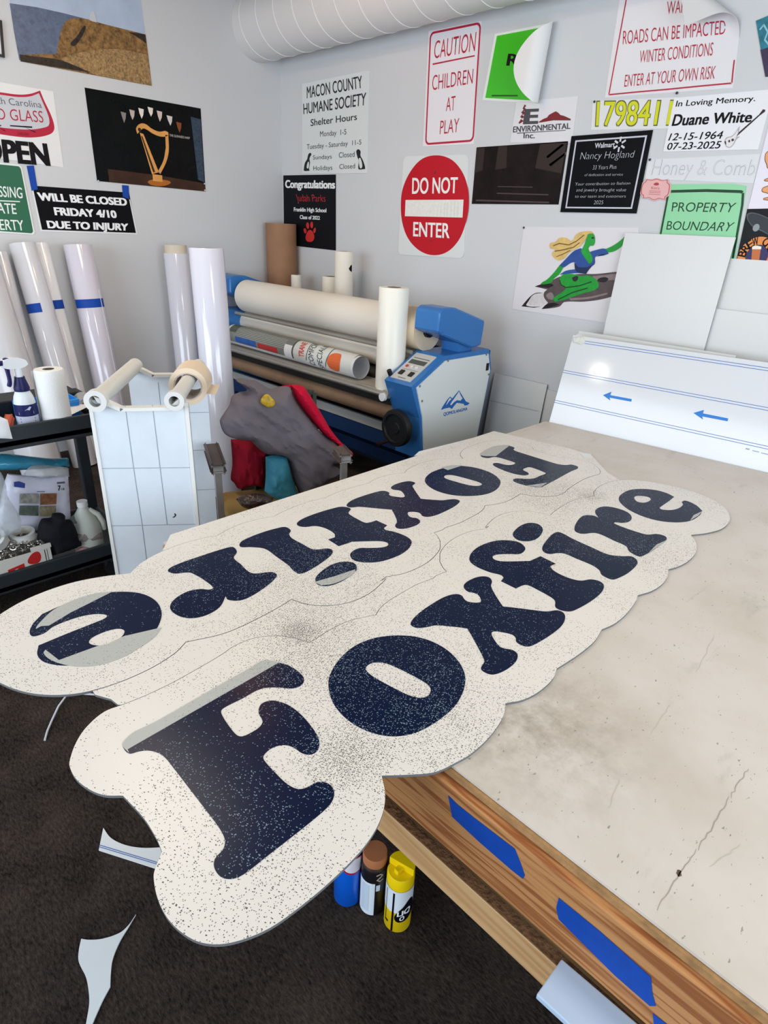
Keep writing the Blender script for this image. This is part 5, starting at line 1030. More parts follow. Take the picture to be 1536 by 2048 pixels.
art(t, 'beer_glass', W, mat('beer_amber', '#c2661b', .35), [[(-1.0014, 1.5927), (-1.0014, 1.5927), (-0.9644, 1.5946), (-0.9644, 1.5946), (-0.9566, 1.5331), (-0.9566, 1.5331), (-0.9892, 1.5309), (-0.9892, 1.5309)]], .0060)
art(t, 'beer_foam', W, M('#efe9dc', .4), [smooth_loop([(-1.0005, 1.5852), (-1.0005, 1.5852), (-1.0013, 1.5965), (-0.9849, 1.6011), (-0.9636, 1.5984), (-0.9636, 1.5984), (-0.9624, 1.5873), (-0.9624, 1.5873)], 4)], .0064)
word = 'BREW CREW'
bm = B()
for i, ch in enumerate(word):
    if ch == ' ': continue
    a = math.radians(172 - i * 20.5)
    rxm, rym = rx * .79, ry * .80
    ctr = Vector((bc[0] + rxm * math.cos(a), bc[1] + rym * math.sin(a))); up = Vector((math.cos(a), math.sin(a))); rt = Vector((up.y, -up.x))
    hw, hh = .012, .017
    text(bm, ch, [ctr - rt * hw - up * hh, ctr + rt * hw - up * hh, ctr + rt * hw + up * hh, ctr - rt * hw + up * hh], W, .0060, .02)
link('lettering', bm, INK, t)
t = poster('white_poster', 'white poster with small orange drawings, cut off at the right edge above the black sign', W, [(-1.0715, 2.0968), (-1.0715, 2.0968), (-0.9106, 2.0993), (-0.9106, 2.0993), (-0.8359, 1.7576), (-0.8359, 1.7576), (-1.0645, 1.7533), (-1.0645, 1.7533)], mat('white_poster', '#e9e4ee', .4), .002)
om = mat('orange_drawing', '#e9a56a', .45); ol = M('#7c4a2a', .5)
for lp in ([(-1.0512, 1.9521), (-1.0506, 1.9793), (-1.0187, 1.9848), (-0.9922, 1.9165), (-1.0268, 1.9139), (-1.0389, 1.9313)], [(-1.0299, 1.8672), (-1.0215, 1.8758), (-0.989, 1.8805), (-0.9846, 1.865), (-1.0126, 1.8636)], [(-1.0279, 1.8252), (-1.0243, 1.841), (-0.9796, 1.8477), (-0.9697, 1.8128), (-1.0106, 1.8181)], [(-1.0128, 1.7933), (-1.0003, 1.8005), (-0.9667, 1.8024), (-0.9622, 1.7866), (-0.995, 1.7881)]):
    s = smooth_loop(lp, 5)
    art(t, 'drawing_outline', W, ol, [s], .0030); art(t, 'drawing', W, om, [shrink(s, .003)], .0036)
t = poster('teal_poster', 'teal and purple poster cut off at the top right edge', W, [(-1.2318, 2.4729), (-1.2318, 2.4729), (-1.0601, 2.5171), (-1.0601, 2.5171), (-1.002, 2.2579), (-1.002, 2.2579), (-1.1359, 2.2642), (-1.1359, 2.2642)], mat('teal_print', '#2c7f93', .35, mottle=.5, mscale=18), .002)
art(t, 'printed_purple', W, mat('purple_print', '#3d3350', .35, mottle=.5, mscale=30), [[(-1.1841, 2.3656), (-1.1841, 2.3656), (-1.1119, 2.3776), (-1.1119, 2.3776), (-1.0307, 2.3555), (-1.0307, 2.3555), (-1.002, 2.2579), (-1.002, 2.2579), (-1.1359, 2.2642), (-1.1359, 2.2642)]], .0030)
art(t, 'printed_swirl', W, M('#8fc4cf', .4), [stroke([(-1.2064, 2.4382), (-1.2064, 2.4382), (-1.1951, 2.4539), (-1.1951, 2.4539), (-1.1719, 2.4267), (-1.1719, 2.4267), (-1.1759, 2.3995), (-1.1759, 2.3995), (-1.1497, 2.3754), (-1.1497, 2.3754)], .006)], .0030)

# rocket pin-up print: flat drawn shapes
rq = [(-2.2665, 1.6399), (-2.2665, 1.6399), (-1.52, 1.6608), (-1.52, 1.6608), (-1.3909, 1.1621), (-1.3909, 1.1621), (-2.2751, 1.1739), (-2.2751, 1.1739)]
t = poster('rocket_drawing', 'white print of a green woman riding a rocket, behind the white board', W, [(-2.2665, 1.6399), (-2.2665, 1.6399), (-1.565, 1.6576), (-1.565, 1.6576), (-1.4756, 1.171), (-1.4756, 1.171), (-2.2751, 1.1739), (-2.2751, 1.1739)], mat('white_print_sheet', '#e2dee0', .45), .002)
def R_(cc, *lps, lift=.003, name='printed_shape', n=5, **k): return art(t, name, W, mat('print_' + name, cc, .45, mottle=.18, mscale=30), [smooth_loop(lp, n) for lp in lps], lift)
R_('#241f20', [(-2.2093, 1.1966), (-2.2093, 1.1966), (-2.1625, 1.254), (-2.1232, 1.2826), (-2.0702, 1.29), (-2.0702, 1.29), (-2.1375, 1.27), (-2.1642, 1.2312), (-2.1738, 1.2051), (-2.0721, 1.2097), (-2.0721, 1.2097), (-2.1196, 1.1989), (-2.1196, 1.1989)], name='printed_flame')
R_('#d9d3d2', [(-2.1422, 1.2651), (-2.1121, 1.2815), (-2.0641, 1.2862), (-2.0641, 1.2862), (-2.0337, 1.2362), (-2.0337, 1.2362), (-2.0729, 1.2141), (-2.1276, 1.2125), (-2.1619, 1.2178)], lift=.0034, name='printed_flame_light')
R_('#5a4c4c', [(-2.1351, 1.3192), (-2.1351, 1.3192), (-2.0348, 1.3587), (-1.968, 1.3898), (-1.8522, 1.4115), (-1.7577, 1.4189), (-1.6509, 1.4371), (-1.6509, 1.4371), (-1.4981, 1.4583), (-1.4981, 1.4583), (-1.5041, 1.3726), (-1.5796, 1.3377), (-1.6846, 1.2946), (-1.7989, 1.2679), (-1.9214, 1.2527), (-1.9473, 1.2258), (-2.0072, 1.2081), (-2.0644, 1.197), (-2.0644, 1.197), (-2.0284, 1.2368), (-2.0284, 1.2368), (-2.0602, 1.2645), (-2.0649, 1.2905), (-2.047, 1.3098), (-2.047, 1.3098)], lift=.0036, name='printed_rocket')
R_('#8d7c7c', [(-1.7739, 1.4054), (-1.7739, 1.4054), (-1.6488, 1.4274), (-1.6488, 1.4274), (-1.5189, 1.4375), (-1.5189, 1.4375), (-1.5468, 1.408), (-1.6598, 1.3946), (-1.7511, 1.3869), (-1.7511, 1.3869)], [(-2.0468, 1.2791), (-2.0126, 1.2956), (-1.996, 1.2623), (-2.0324, 1.2585), (-2.0324, 1.2585)], [(-1.8954, 1.277), (-1.8954, 1.277), (-1.7801, 1.2952), (-1.6687, 1.329), (-1.6687, 1.329), (-1.667, 1.321), (-1.778, 1.2849), (-1.8831, 1.2654), (-1.8831, 1.2654)], lift=.0040, name='printed_rocket_light')
R_('#1d191a', [(-1.7395, 1.3879), (-1.7171, 1.4039), (-1.6799, 1.4029), (-1.6856, 1.3863), (-1.7119, 1.3792)], [(-2.1351, 1.3192), (-2.1351, 1.3192), (-2.0787, 1.3375), (-2.0102, 1.3392), (-2.0381, 1.3193), (-2.0381, 1.3193)], [(-2.0644, 1.197), (-2.0644, 1.197), (-2.0373, 1.2269), (-1.992, 1.2407), (-1.9493, 1.2366), (-1.9493, 1.2366), (-2.0079, 1.2124), (-2.0079, 1.2124)], lift=.0044, name='printed_rocket_dark')
R_('#1f9a33', [(-1.9749, 1.3723), (-1.9595, 1.399), (-1.9008, 1.4078), (-1.8502, 1.4014), (-1.7884, 1.4063), (-1.741, 1.3837), (-1.7258, 1.3564), (-1.7495, 1.3336), (-1.8309, 1.3048), (-1.9238, 1.2654), (-1.9828, 1.2483), (-1.9828, 1.2483), (-2.0019, 1.266), (-2.0019, 1.266), (-1.9335, 1.3162), (-1.9267, 1.3339), (-1.96, 1.348)], [(-1.9891, 1.4473), (-1.9891, 1.4473), (-1.962, 1.4387), (-1.962, 1.4387), (-1.9804, 1.4016), (-2.0157, 1.3689), (-2.0229, 1.3511), (-2.0783, 1.3353), (-2.0783, 1.3353), (-2.095, 1.3382), (-2.0571, 1.3654), (-2.0219, 1.4026)], [(-1.7247, 1.5484), (-1.7247, 1.5484), (-1.6878, 1.5658), (-1.6497, 1.5944), (-1.6287, 1.618), (-1.6287, 1.618), (-1.6133, 1.6074), (-1.6133, 1.6074), (-1.6352, 1.5684), (-1.6731, 1.5395), (-1.7161, 1.5293), (-1.7161, 1.5293)], lift=.0048, name='printed_green_figure')
R_('#0d3d16', stroke([(-1.9263, 1.3318), (-1.9263, 1.3318), (-1.84, 1.3502), (-1.84, 1.3502), (-1.7727, 1.3768), (-1.7727, 1.3768)], .006), stroke([(-1.9643, 1.2612), (-1.9643, 1.2612), (-1.8814, 1.3083), (-1.8814, 1.3083), (-1.7897, 1.3423), (-1.7897, 1.3423)], .006), stroke([(-1.9745, 1.3702), (-1.9745, 1.3702), (-1.9592, 1.3438), (-1.9592, 1.3438), (-1.9263, 1.3318), (-1.9263, 1.3318)], .005), lift=.0052, name='printed_ink_line', n=1)
R_('#2a4f97', [(-1.9891, 1.4473), (-1.9891, 1.4473), (-1.9637, 1.474), (-1.9141, 1.5262), (-1.874, 1.5445), (-1.874, 1.5445), (-1.8265, 1.523), (-1.8047, 1.5322), (-1.7432, 1.5494), (-1.7247, 1.5484), (-1.7247, 1.5484), (-1.7018, 1.5262), (-1.7018, 1.5262), (-1.7408, 1.5161), (-1.7759, 1.5061), (-1.7731, 1.4702), (-1.8017, 1.4481), (-1.814, 1.4145), (-1.814, 1.4145), (-1.8724, 1.4141), (-1.9796, 1.3974), (-1.9796, 1.3974), (-1.9435, 1.4212), (-1.8861, 1.4338), (-1.8861, 1.4338), (-1.8982, 1.47), (-1.9616, 1.4366), (-1.9616, 1.4366)], lift=.0054, name='printed_blue_shirt')
R_('#16284f', [(-1.8982, 1.47), (-1.8982, 1.47), (-1.8691, 1.4474), (-1.8119, 1.4514), (-1.7754, 1.4701), (-1.7754, 1.4701), (-1.8, 1.4401), (-1.814, 1.4145), (-1.814, 1.4145), (-1.874, 1.4223), (-1.8893, 1.4377), (-1.8893, 1.4377)], [(-1.7759, 1.5061), (-1.7759, 1.5061), (-1.7416, 1.52), (-1.6996, 1.5263), (-1.6996, 1.5263), (-1.7313, 1.5147), (-1.7313, 1.5147)], lift=.0058, name='printed_shirt_fold')
R_('#22a038', [(-1.8688, 1.5307), (-1.8688, 1.5307), (-1.8542, 1.5655), (-1.841, 1.6174), (-1.8136, 1.6204), (-1.7968, 1.5957), (-1.7973, 1.5643), (-1.8197, 1.5592), (-1.8197, 1.5592), (-1.8259, 1.543), (-1.7944, 1.5049), (-1.791, 1.4771), (-1.8081, 1.4679), (-1.8081, 1.4679), (-1.8319, 1.4906), (-1.8557, 1.5133), (-1.8557, 1.5133)], lift=.0060, name='printed_green_face')
R_('#e0bd72', [(-1.8763, 1.5564), (-1.902, 1.539), (-1.9419, 1.5165), (-1.966, 1.4863), (-2.0042, 1.4735), (-2.0381, 1.4902), (-2.0496, 1.5104), (-2.0348, 1.5278), (-2.067, 1.5344), (-2.0715, 1.5591), (-2.0374, 1.569), (-2.016, 1.5904), (-1.9714, 1.5922), (-1.934, 1.5778), (-1.9161, 1.6105), (-1.881, 1.6277), (-1.8299, 1.6315), (-1.8089, 1.6206), (-1.8089, 1.6206), (-1.841, 1.6174), (-1.8503, 1.5934)], lift=.0064, name='printed_blond_hair')
R_('#6b4d1e', stroke([(-2.0488, 1.5478), (-2.0488, 1.5478), (-2.0107, 1.562), (-2.0107, 1.562), (-1.9497, 1.5568), (-1.9497, 1.5568), (-1.905, 1.5791), (-1.905, 1.5791), (-1.8637, 1.6126), (-1.8637, 1.6126)], .005), stroke([(-2.0333, 1.5196), (-2.0333, 1.5196), (-1.9746, 1.5311), (-1.9746, 1.5311), (-1.9181, 1.5463), (-1.9181, 1.5463), (-1.8843, 1.572), (-1.8843, 1.572)], .005), stroke([(-2.0178, 1.4914), (-2.0178, 1.4914), (-1.9799, 1.5061), (-1.9799, 1.5061), (-1.9344, 1.5292), (-1.9344, 1.5292)], .004), lift=.0068, name='printed_hair_line', n=1)
R_('#2a2326', [(-1.8188, 1.6006), (-1.8078, 1.6038), (-1.8041, 1.5973), (-1.8153, 1.5949)], [(-1.8968, 1.3872), (-1.8968, 1.3872), (-1.8695, 1.3998), (-1.8578, 1.3904), (-1.8687, 1.3707), (-1.8862, 1.3713), (-1.8862, 1.3713)], lift=.0068, name='printed_detail')
pins(t, W, [(-2.2642, 1.6357)])

# ---------------------------------------------------------------- laminator
def yz_prism(bm, prof, x0, x1):
    """a side profile in (y, z) run from x0 to x1"""
    merge(bm, fill([prof], x1 - x0, lambda u, v, w: Vector((x0 + w, u, v)))); return bm
def laminator():
    t = thing('laminator', 'blue and off-white roll laminator with a long cream roll, below the back wall', 'laminator', (-3.3, 2.8, 0))
    LX0, LX1 = -4.52, -2.24
    side = [(2.475, .812), (2.735, .955), (3.16, .955), (3.205, .83), (3.135, .36), (2.60, .36), (2.585, .46), (2.56, .62)]
    cover = [(2.512, .803), (2.745, .928), (3.148, .928), (3.186, .82), (3.122, .385), (2.618, .385), (2.606, .46), (2.58, .62)]
    # right end housing
    h = link('side_housing', yz_prism(B(), side, -2.455, LX1 - .004), LAM_BLUE, t)
    link('side_panel', yz_prism(B(), cover, LX1 - .004, LX1 + .003), LAM_WHITE, h)['label'] = 'off-white side cover with a blue mountain logo'
    sx = upright_x(LX1 + .003)
    logo = M('#2467b5', .45)
    art(h, 'mountain_logo', sx, logo, [[(2.748, 0.6589), (2.748, 0.6589), (2.7843, 0.694), (2.7843, 0.694), (2.8109, 0.7117), (2.8109, 0.7117), (2.8339, 0.6974), (2.8339, 0.6974), (2.8913, 0.7383), (2.8913, 0.7383), (2.948, 0.6805), (2.948, 0.6805), (2.9712, 0.6574), (2.9712, 0.6574), (2.9931, 0.6484), (2.9931, 0.6484), (3.0094, 0.6419), (3.0094, 0.6419), (2.9914, 0.6316), (2.9914, 0.6316), (2.96, 0.6337), (2.96, 0.6337), (2.9491, 0.6467), (2.9491, 0.6467), (2.8814, 0.6627), (2.8814, 0.6627), (2.8581, 0.647), (2.8581, 0.647), (2.8391, 0.6317), (2.8391, 0.6317), (2.8163, 0.6442), (2.8163, 0.6442), (2.7911, 0.6449), (2.7911, 0.6449), (2.7662, 0.6451), (2.7662, 0.6451), (2.738, 0.6415), (2.738, 0.6415)]], .0006)
    art(h, 'logo_snow', sx, mat('snow_white', '#dfe3df', .4), [[(2.7949, 0.6897), (2.7949, 0.6897), (2.811, 0.7052), (2.811, 0.7052), (2.8259, 0.6942), (2.8259, 0.6942), (2.8063, 0.6852), (2.8063, 0.6852), (2.7953, 0.6749), (2.7953, 0.6749), (2.7786, 0.6633), (2.7786, 0.6633)], [(2.8476, 0.6899), (2.8476, 0.6899), (2.8915, 0.7317), (2.8915, 0.7317), (2.9124, 0.7024), (2.9124, 0.7024), (2.9319, 0.6829), (2.9319, 0.6829), (2.9146, 0.6716), (2.9146, 0.6716), (2.8789, 0.6797), (2.8789, 0.6797), (2.8505, 0.6703), (2.8505, 0.6703), (2.8313, 0.6567), (2.8313, 0.6567), (2.818, 0.6615), (2.818, 0.6615), (2.8324, 0.6785), (2.8324, 0.6785)]], .0012)
    lettering(h, sx, logo, [('QOMOLANGMA', [(2.7655, 0.6013), (2.9921, 0.6002), (2.9936, 0.6182), (2.7652, 0.6217)], .035)], .0006)
    bm = B()
    for p in [(-2.237, 2.7619, 0.9267), (-2.237, 3.126, 0.9255), (-2.237, 3.1737, 0.7987), (-2.237, 2.535, 0.8106), (-2.237, 2.5631, 0.7221)]: cyl(bm, p, p + (Vector((.003, 0, 0))) if isinstance(p, Vector) else Vector(p) + Vector((.003, 0, 0)), .007, 12)
    link('screw', bm, M('#7d8180', .4), h)
    q = Vector((-2.237, 3.1509, 0.8488)); link('side_vent', box(B(), q.x, q.x + .004, q.y - .012, q.y + .012, q.z - .022, q.z + .022), BLACK_PLASTIC, h)
    q = Vector((-2.237, 3.1691, 0.9076)); link('cable', tube(B(), [(q.x - .06, 3.15, q.z + .03), (q.x - .06, 3.24, q.z + .02), (q.x - .06, 3.24, q.z - .03), (q.x - .06, 3.18, q.z - .04)], .006), BLACK_PLASTIC, h, True)
    # control panel on the sloping top
    a, b_ = Vector((0, 2.49, .8205)), Vector((0, 2.72, .947)); sl = (b_ - a).normalized(); nn = Vector((0, -sl.z, sl.y))
    def top(u, v, w): return Vector((-2.445 + u, a.y, a.z)) + sl * v + nn * w
    Lp = (b_ - a).length
    p = link('control_panel', fill([[(.012, .012), (.165, .012), (.165, Lp - .01), (.012, Lp - .01)]], .006, top, -.001), mat('panel_grey', '#c3c2bf', .45), h)
    link('display', fill([[(.03, .155), (.15, .155), (.15, .19), (.03, .19)]], .002, top, .005), M('#4e5450', .25), p)
    for i, cc in enumerate(('#c23a35', '#dedfe0', '#dedfe0')):
        c = top(.045 + .036 * i, .128, .005); link('button', cyl(B(), c, c + nn * .004, .010, 16), M(cc, .4), p)
    for u in (.04, .115):
        link('switch', fill([[(u, .05), (u + .028, .05), (u + .028, .085), (u, .085)]], .006, top, .005), BLACK_PLASTIC, p)
    link('panel_print', fill([[(.03, .205), (.15, .205), (.15, .212), (.03, .212)], [(.03, .1), (.15, .1), (.15, .103), (.03, .103)], [(.06, .024), (.12, .024), (.12, .03), (.06, .03)]], 0, top, .0056), M('#6b6d70', .5), p)
    c = top(-.002, .03, .004); link('dial', cyl(B(), c, c + nn * .03, .014, 16), BLACK_PLASTIC, p)
    # hinged head boxes that carry the upper roll
    hd = [(2.66, 1.09), (2.665, 1.195), (2.70, 1.215), (2.80, 1.213), (3.09, 1.125), (3.075, .985), (2.99, .975), (2.70, 1.072)]
    bm = yz_prism(B(), hd, -2.425, -2.245)
    bmesh.ops.bevel(bm, geom=[e for e in bm.edges], offset=.008, segments=1, affect='EDGES')
    link('roll_head', bm, LAM_BLUE, t)
    link('head_neck', box(B(), -2.41, -2.28, 2.905, 3.03, .95, 1.04), LAM_BLUE, t)
    bm = yz_prism(B(), [(min(y, 3.10), z) for (y, z) in hd], -4.6, -4.345)
    bmesh.ops.bevel(bm, geom=[e for e in bm.edges], offset=.008, segments=1, affect='EDGES')
    link('roll_head', bm, LAM_BLUE, t)
    # left end housing
    h2 = link('side_housing', yz_prism(B(), [(min(y, 3.10), z) for (y, z) in side if z != .83], -4.6, -4.33), LAM_BLUE, t)
    link('head_neck', box(B(), -4.55, -4.37, 2.84, 3.0, .95, 1.06), LAM_DARK, t)
    # rolls: (name, y, z, radius, material)
    link('upper_roll', lathe(B(), (-4.29, 2.78, 1.07), (1, 0, 0), [(0, .04), (0, .118), (1.86, .118), (1.86, .04)], 64), mat('cream_roll_cover', '#e6dfd3', .5), t, True)
    link('roll_core', cyl(B(), (-4.345, 2.78, 1.07), (-2.4, 2.78, 1.07), .041, 32), BLACK_PLASTIC, t, True)
    link('roll_band', lathe(B(), (-2.585, 2.78, 1.07), (1, 0, 0), [(0, .1195), (.165, .1195), (.165, .042)], 64), mat('tan_roll_end', '#d7c3a6', .5), t, True)
    link('nip_roll', cyl(B(), (-4.33, 2.80, .872), (-2.455, 2.80, .872), .078, 48), mat('cream_rubber', '#ddd5c8', .5), t, True)
    link('lower_nip_roll', cyl(B(), (-4.33, 2.80, .72), (-2.455, 2.80, .72), .07, 40), M('#3a3835', .5), t, True)
    link('guide_bar', cyl(B(), (-4.33, 2.69, .945), (-2.455, 2.69, .945), .012, 12), M('#8d8a84', .4), t, True)
    # feed table with a steel front edge
    bm = B(); box(bm, -4.33, -2.455, 2.515, 2.72, .708, .728); link('feed_table', bm, mat('feed_table_grey', '#b3ada3', .45), t)
    bm = B()
    cyl(bm, (-4.36, 2.505, .716), (-2.44, 2.505, .716), .016, 16); cyl(bm, (-4.33, 2.535, .729), (-2.455, 2.535, .729), .006, 10)
    link('steel_rail', bm, STEEL, t, True)
    link('rail_clip', cyl(B(), (-2.475, 2.478, .706), (-2.475, 2.50, .706), .024, 20), M('#e5e6e6', .4), t, True)
    link('under_tray', box(B(), -4.33, -2.455, 2.53, 2.70, .655, .706), M('#1c1a18', .6), t)
    link('brown_core_roll', cyl(B(), (-4.33, 2.585, .60), (-2.455, 2.585, .60), .052, 36), mat('kraft_roll', '#8b6f57', .7, mottle=.15, mscale=12), t, True)
    link('steel_strip', box(B(), -4.33, -2.455, 2.60, 2.62, .455, .51), mat('grey_strip', '#a7a7a4', .5), t)
    link('cross_beam', box(B(), -4.33, -2.455, 2.60, 2.70, .36, .45), LAM_DARK, t)
    link('rear_panel', box(B(), -4.33, -2.455, 2.95, 2.98, .06, .90), M('#16202f', .6), t)
    link('rear_shelf', box(B(), -4.275, -2.455, 2.98, 3.32, .925, .95), LAM_DARK, t)
    # stand
    for x in (-4.5, -2.42):
        link('stand_leg', box(B(), x, x + .12, 2.68, 3.02, .05, .36), LAM_DARK, t)
        link('stand_foot', box(B(), x - .005, x + .125, 2.52, 3.2, 0, .05), LAM_DARK, t)
    link('stretcher', box(B(), -4.38, -2.42, 2.8, 2.86, .16, .24), LAM_DARK, t)
    # hand wheel
    c = Vector((-2.335, 2.455, .557))
    w = link('hand_wheel', lathe(B(), c, (0, 1, 0), [(0, 0), (0, .03), (.006, .034), (.006, .078), (-.006, .084), (-.004, .102), (.006, .108), (.03, .108), (.038, .1), (.038, 0)], 56), BLACK_PLASTIC, t, True)
    link('wheel_hub', lathe(B(), (c.x, c.y + .036, c.z), (0, 1, 0), [(0, .03), (.11, .03)], 20), M('#26282a', .4), w, True)
    k = c + Vector((-.055, -.01, -.092))
    link('crank_handle', lathe(B(), k + Vector((0, 0, 0)), (-.3, -1, -.2), [(-.01, .009), (.04, .011), (.055, .016), (.06, 0)], 16), M('#2a1416', .4), w, True)
laminator()

# ---------------------------------------------------------------- rolls of vinyl and paper
def vinyl_roll(label, p0, p1, r, m=None, core=.042, tapes=(), group='vinyl rolls against the left wall', name='vinyl_roll', top=None, wrapfold=None, corem=None):
    p0, p1 = Vector(p0), Vector(p1); d = p1 - p0; L = d.length; dn = d / L
    t = thing(name, label, 'roll', p0, group)
    link('roll_body', lathe(B(), p0, d, [(0, core), (0, r), (L - .004, r), (L, r - .003), (L, core)], 56), m or GLOSS_WHITE, t, True)
    link('core', lathe(B(), p0, d, [(.004, core - .008), (.004, core), (L - .003 if top is None else L + top, core), (L - .003 if top is None else L + top, core - .008), (.004, core - .008)], 40), corem or mat('kraft_core', '#9a7a5a', .8), t, True)
    u, v, _ = axes(d)
    toc = Vector((-p0.x, -p0.y, 0)); toc = (toc - dn * toc.dot(dn)).normalized(); side = dn.cross(toc)
    for (s, a0, a1, hgt, skew) in tapes:
        bm = B(); n = 20
        for i in range(n + 1):
            a = math.radians(a0 + (a1 - a0) * i / n)
            o = (toc * math.cos(a) + side * math.sin(a)) * (r + .0012)
            k = skew * (1 - abs(2 * i / n - 1)) if False else 0
            cut0 = skew if i == n else 0
            bm.verts.new(p0 + dn * (s + cut0) + o); bm.verts.new(p0 + dn * (s + hgt) + o)
        bm.verts.ensure_lookup_table()
        for i in range(n): bm.faces.new((bm.verts[2 * i], bm.verts[2 * i + 2], bm.verts[2 * i + 3], bm.verts[2 * i + 1]))
        link('tape_strip', bm, TAPE_BLUE, t, True)['label'] = 'strip of blue tape'
    if wrapfold:
        a = math.radians(wrapfold); o = (toc * math.cos(a) + side * math.sin(a)) * r
        link('loose_edge', tube(B(), [p0 + dn * .3 + o, p0 + dn * (L * .6) + o * 1.03, p0 + dn * (L * .8) + o], .003, 6), M('#d8d8dc', .4), t, True)
    return t
vinyl_roll('tall white vinyl roll with a blue tape band, alone under the closed notice', (-4.40, 1.69, 0), (-4.545, 1.655, 1.405), .088, mat('lilac_white_vinyl', '#d8d3de', .1, spec=.8), tapes=((1.02, -75, 80, .055, 0),), wrapfold=55)
vinyl_roll('tall white vinyl roll with a short blue tape piece, second from the left', (-4.28, 1.385, 0), (-4.545, 1.325, 1.405), .079, tapes=((1.02, -100, 5, .055, 0),))
vinyl_roll('thin bright white roll squeezed behind the second vinyl roll', (-4.40, 1.50, 0), (-4.585, 1.445, 1.41), .042, mat('bright_vinyl', '#eeeeef', .12, spec=.8), core=.03, tapes=((1.02, -30, 100, .055, 0),))
vinyl_roll('wide white roll cut off at the left edge of the photograph', (-4.22, 1.10, 0), (-4.50, 1.03, 1.36), .125, mat('pale_vinyl', '#dadade', .2, spec=.6))
vinyl_roll('slim pale roll leaning between the leftmost roll and its neighbour', (-4.40, 1.235, 0), (-4.585, 1.20, 1.355), .042, core=.028)
vinyl_roll('tall white roll with a cream core showing at its top, near the room corner', (-4.46, 2.32, 0), (-4.50, 2.325, 1.36), .088, mat('cool_vinyl', '#d8d8e2', .12, spec=.8), core=.078, top=.055, corem=mat('cream_core', '#d9cdb8', .7))
vinyl_roll('tall thick white roll standing in front of the laminator, nearest the corner', (-3.26, 1.885, 0), (-3.30, 1.885, 1.452), .094, mat('cool_white_vinyl', '#d8d8e4', .12, spec=.8), core=.05)
vinyl_roll('cream white roll standing upright on the laminator feed table', (-2.545, 2.61, .7285), (-2.545, 2.61, 1.298), .085, mat('milky_vinyl', '#efece0', .3), core=.04, group='rolls standing on the laminator')
vinyl_roll('tall slim white roll behind the laminator, with a small black mark', (-3.60, 3.16, .951), (-3.60, 3.16, 1.43), .067, MATT_CREAM, core=.03, group='rolls standing on the laminator')
vinyl_roll('short cream roll behind the laminator, middle of three', (-3.79, 3.2, .951), (-3.79, 3.2, 1.245), .068, MATT_CREAM, core=.04, group='rolls standing on the laminator')
vinyl_roll('small cream roll behind the laminator, smallest of three', (-4.225, 3.2, .951), (-4.225, 3.2, 1.222), .041, MATT_CREAM, core=.018, group='rolls standing on the laminator')
o = [q for q in COL.objects if q.get('label') == 'tall slim white roll behind the laminator, with a small black mark'][0]
bm = B()
def on_roll(c, r): return lambda u, v, w: Vector((c[0] + math.cos(math.atan2(-c[1], -c[0]) + u / r) * (r + w), c[1] + math.sin(math.atan2(-c[1], -c[0]) + u / r) * (r + w), v))
art(o, 'black_mark', on_roll((-3.60, 3.16), .067), BLACK, [[(.035, 1.32), (.05, 1.34), (.066, 1.345), (.066, 1.295), (.045, 1.305)]], .001, .008)
t = thing('cardboard_tube', 'wide brown cardboard tube standing in the room corner', 'tube', (-4.515, 3.272, 0))
link('tube_wall', pipe(B(), (-4.515, 3.272, 0), (-4.515, 3.272, 1.59), .124, .116, 56), mat('kraft_tube', '#9c7558', .75, mottle=.1, mscale=10), t, True)

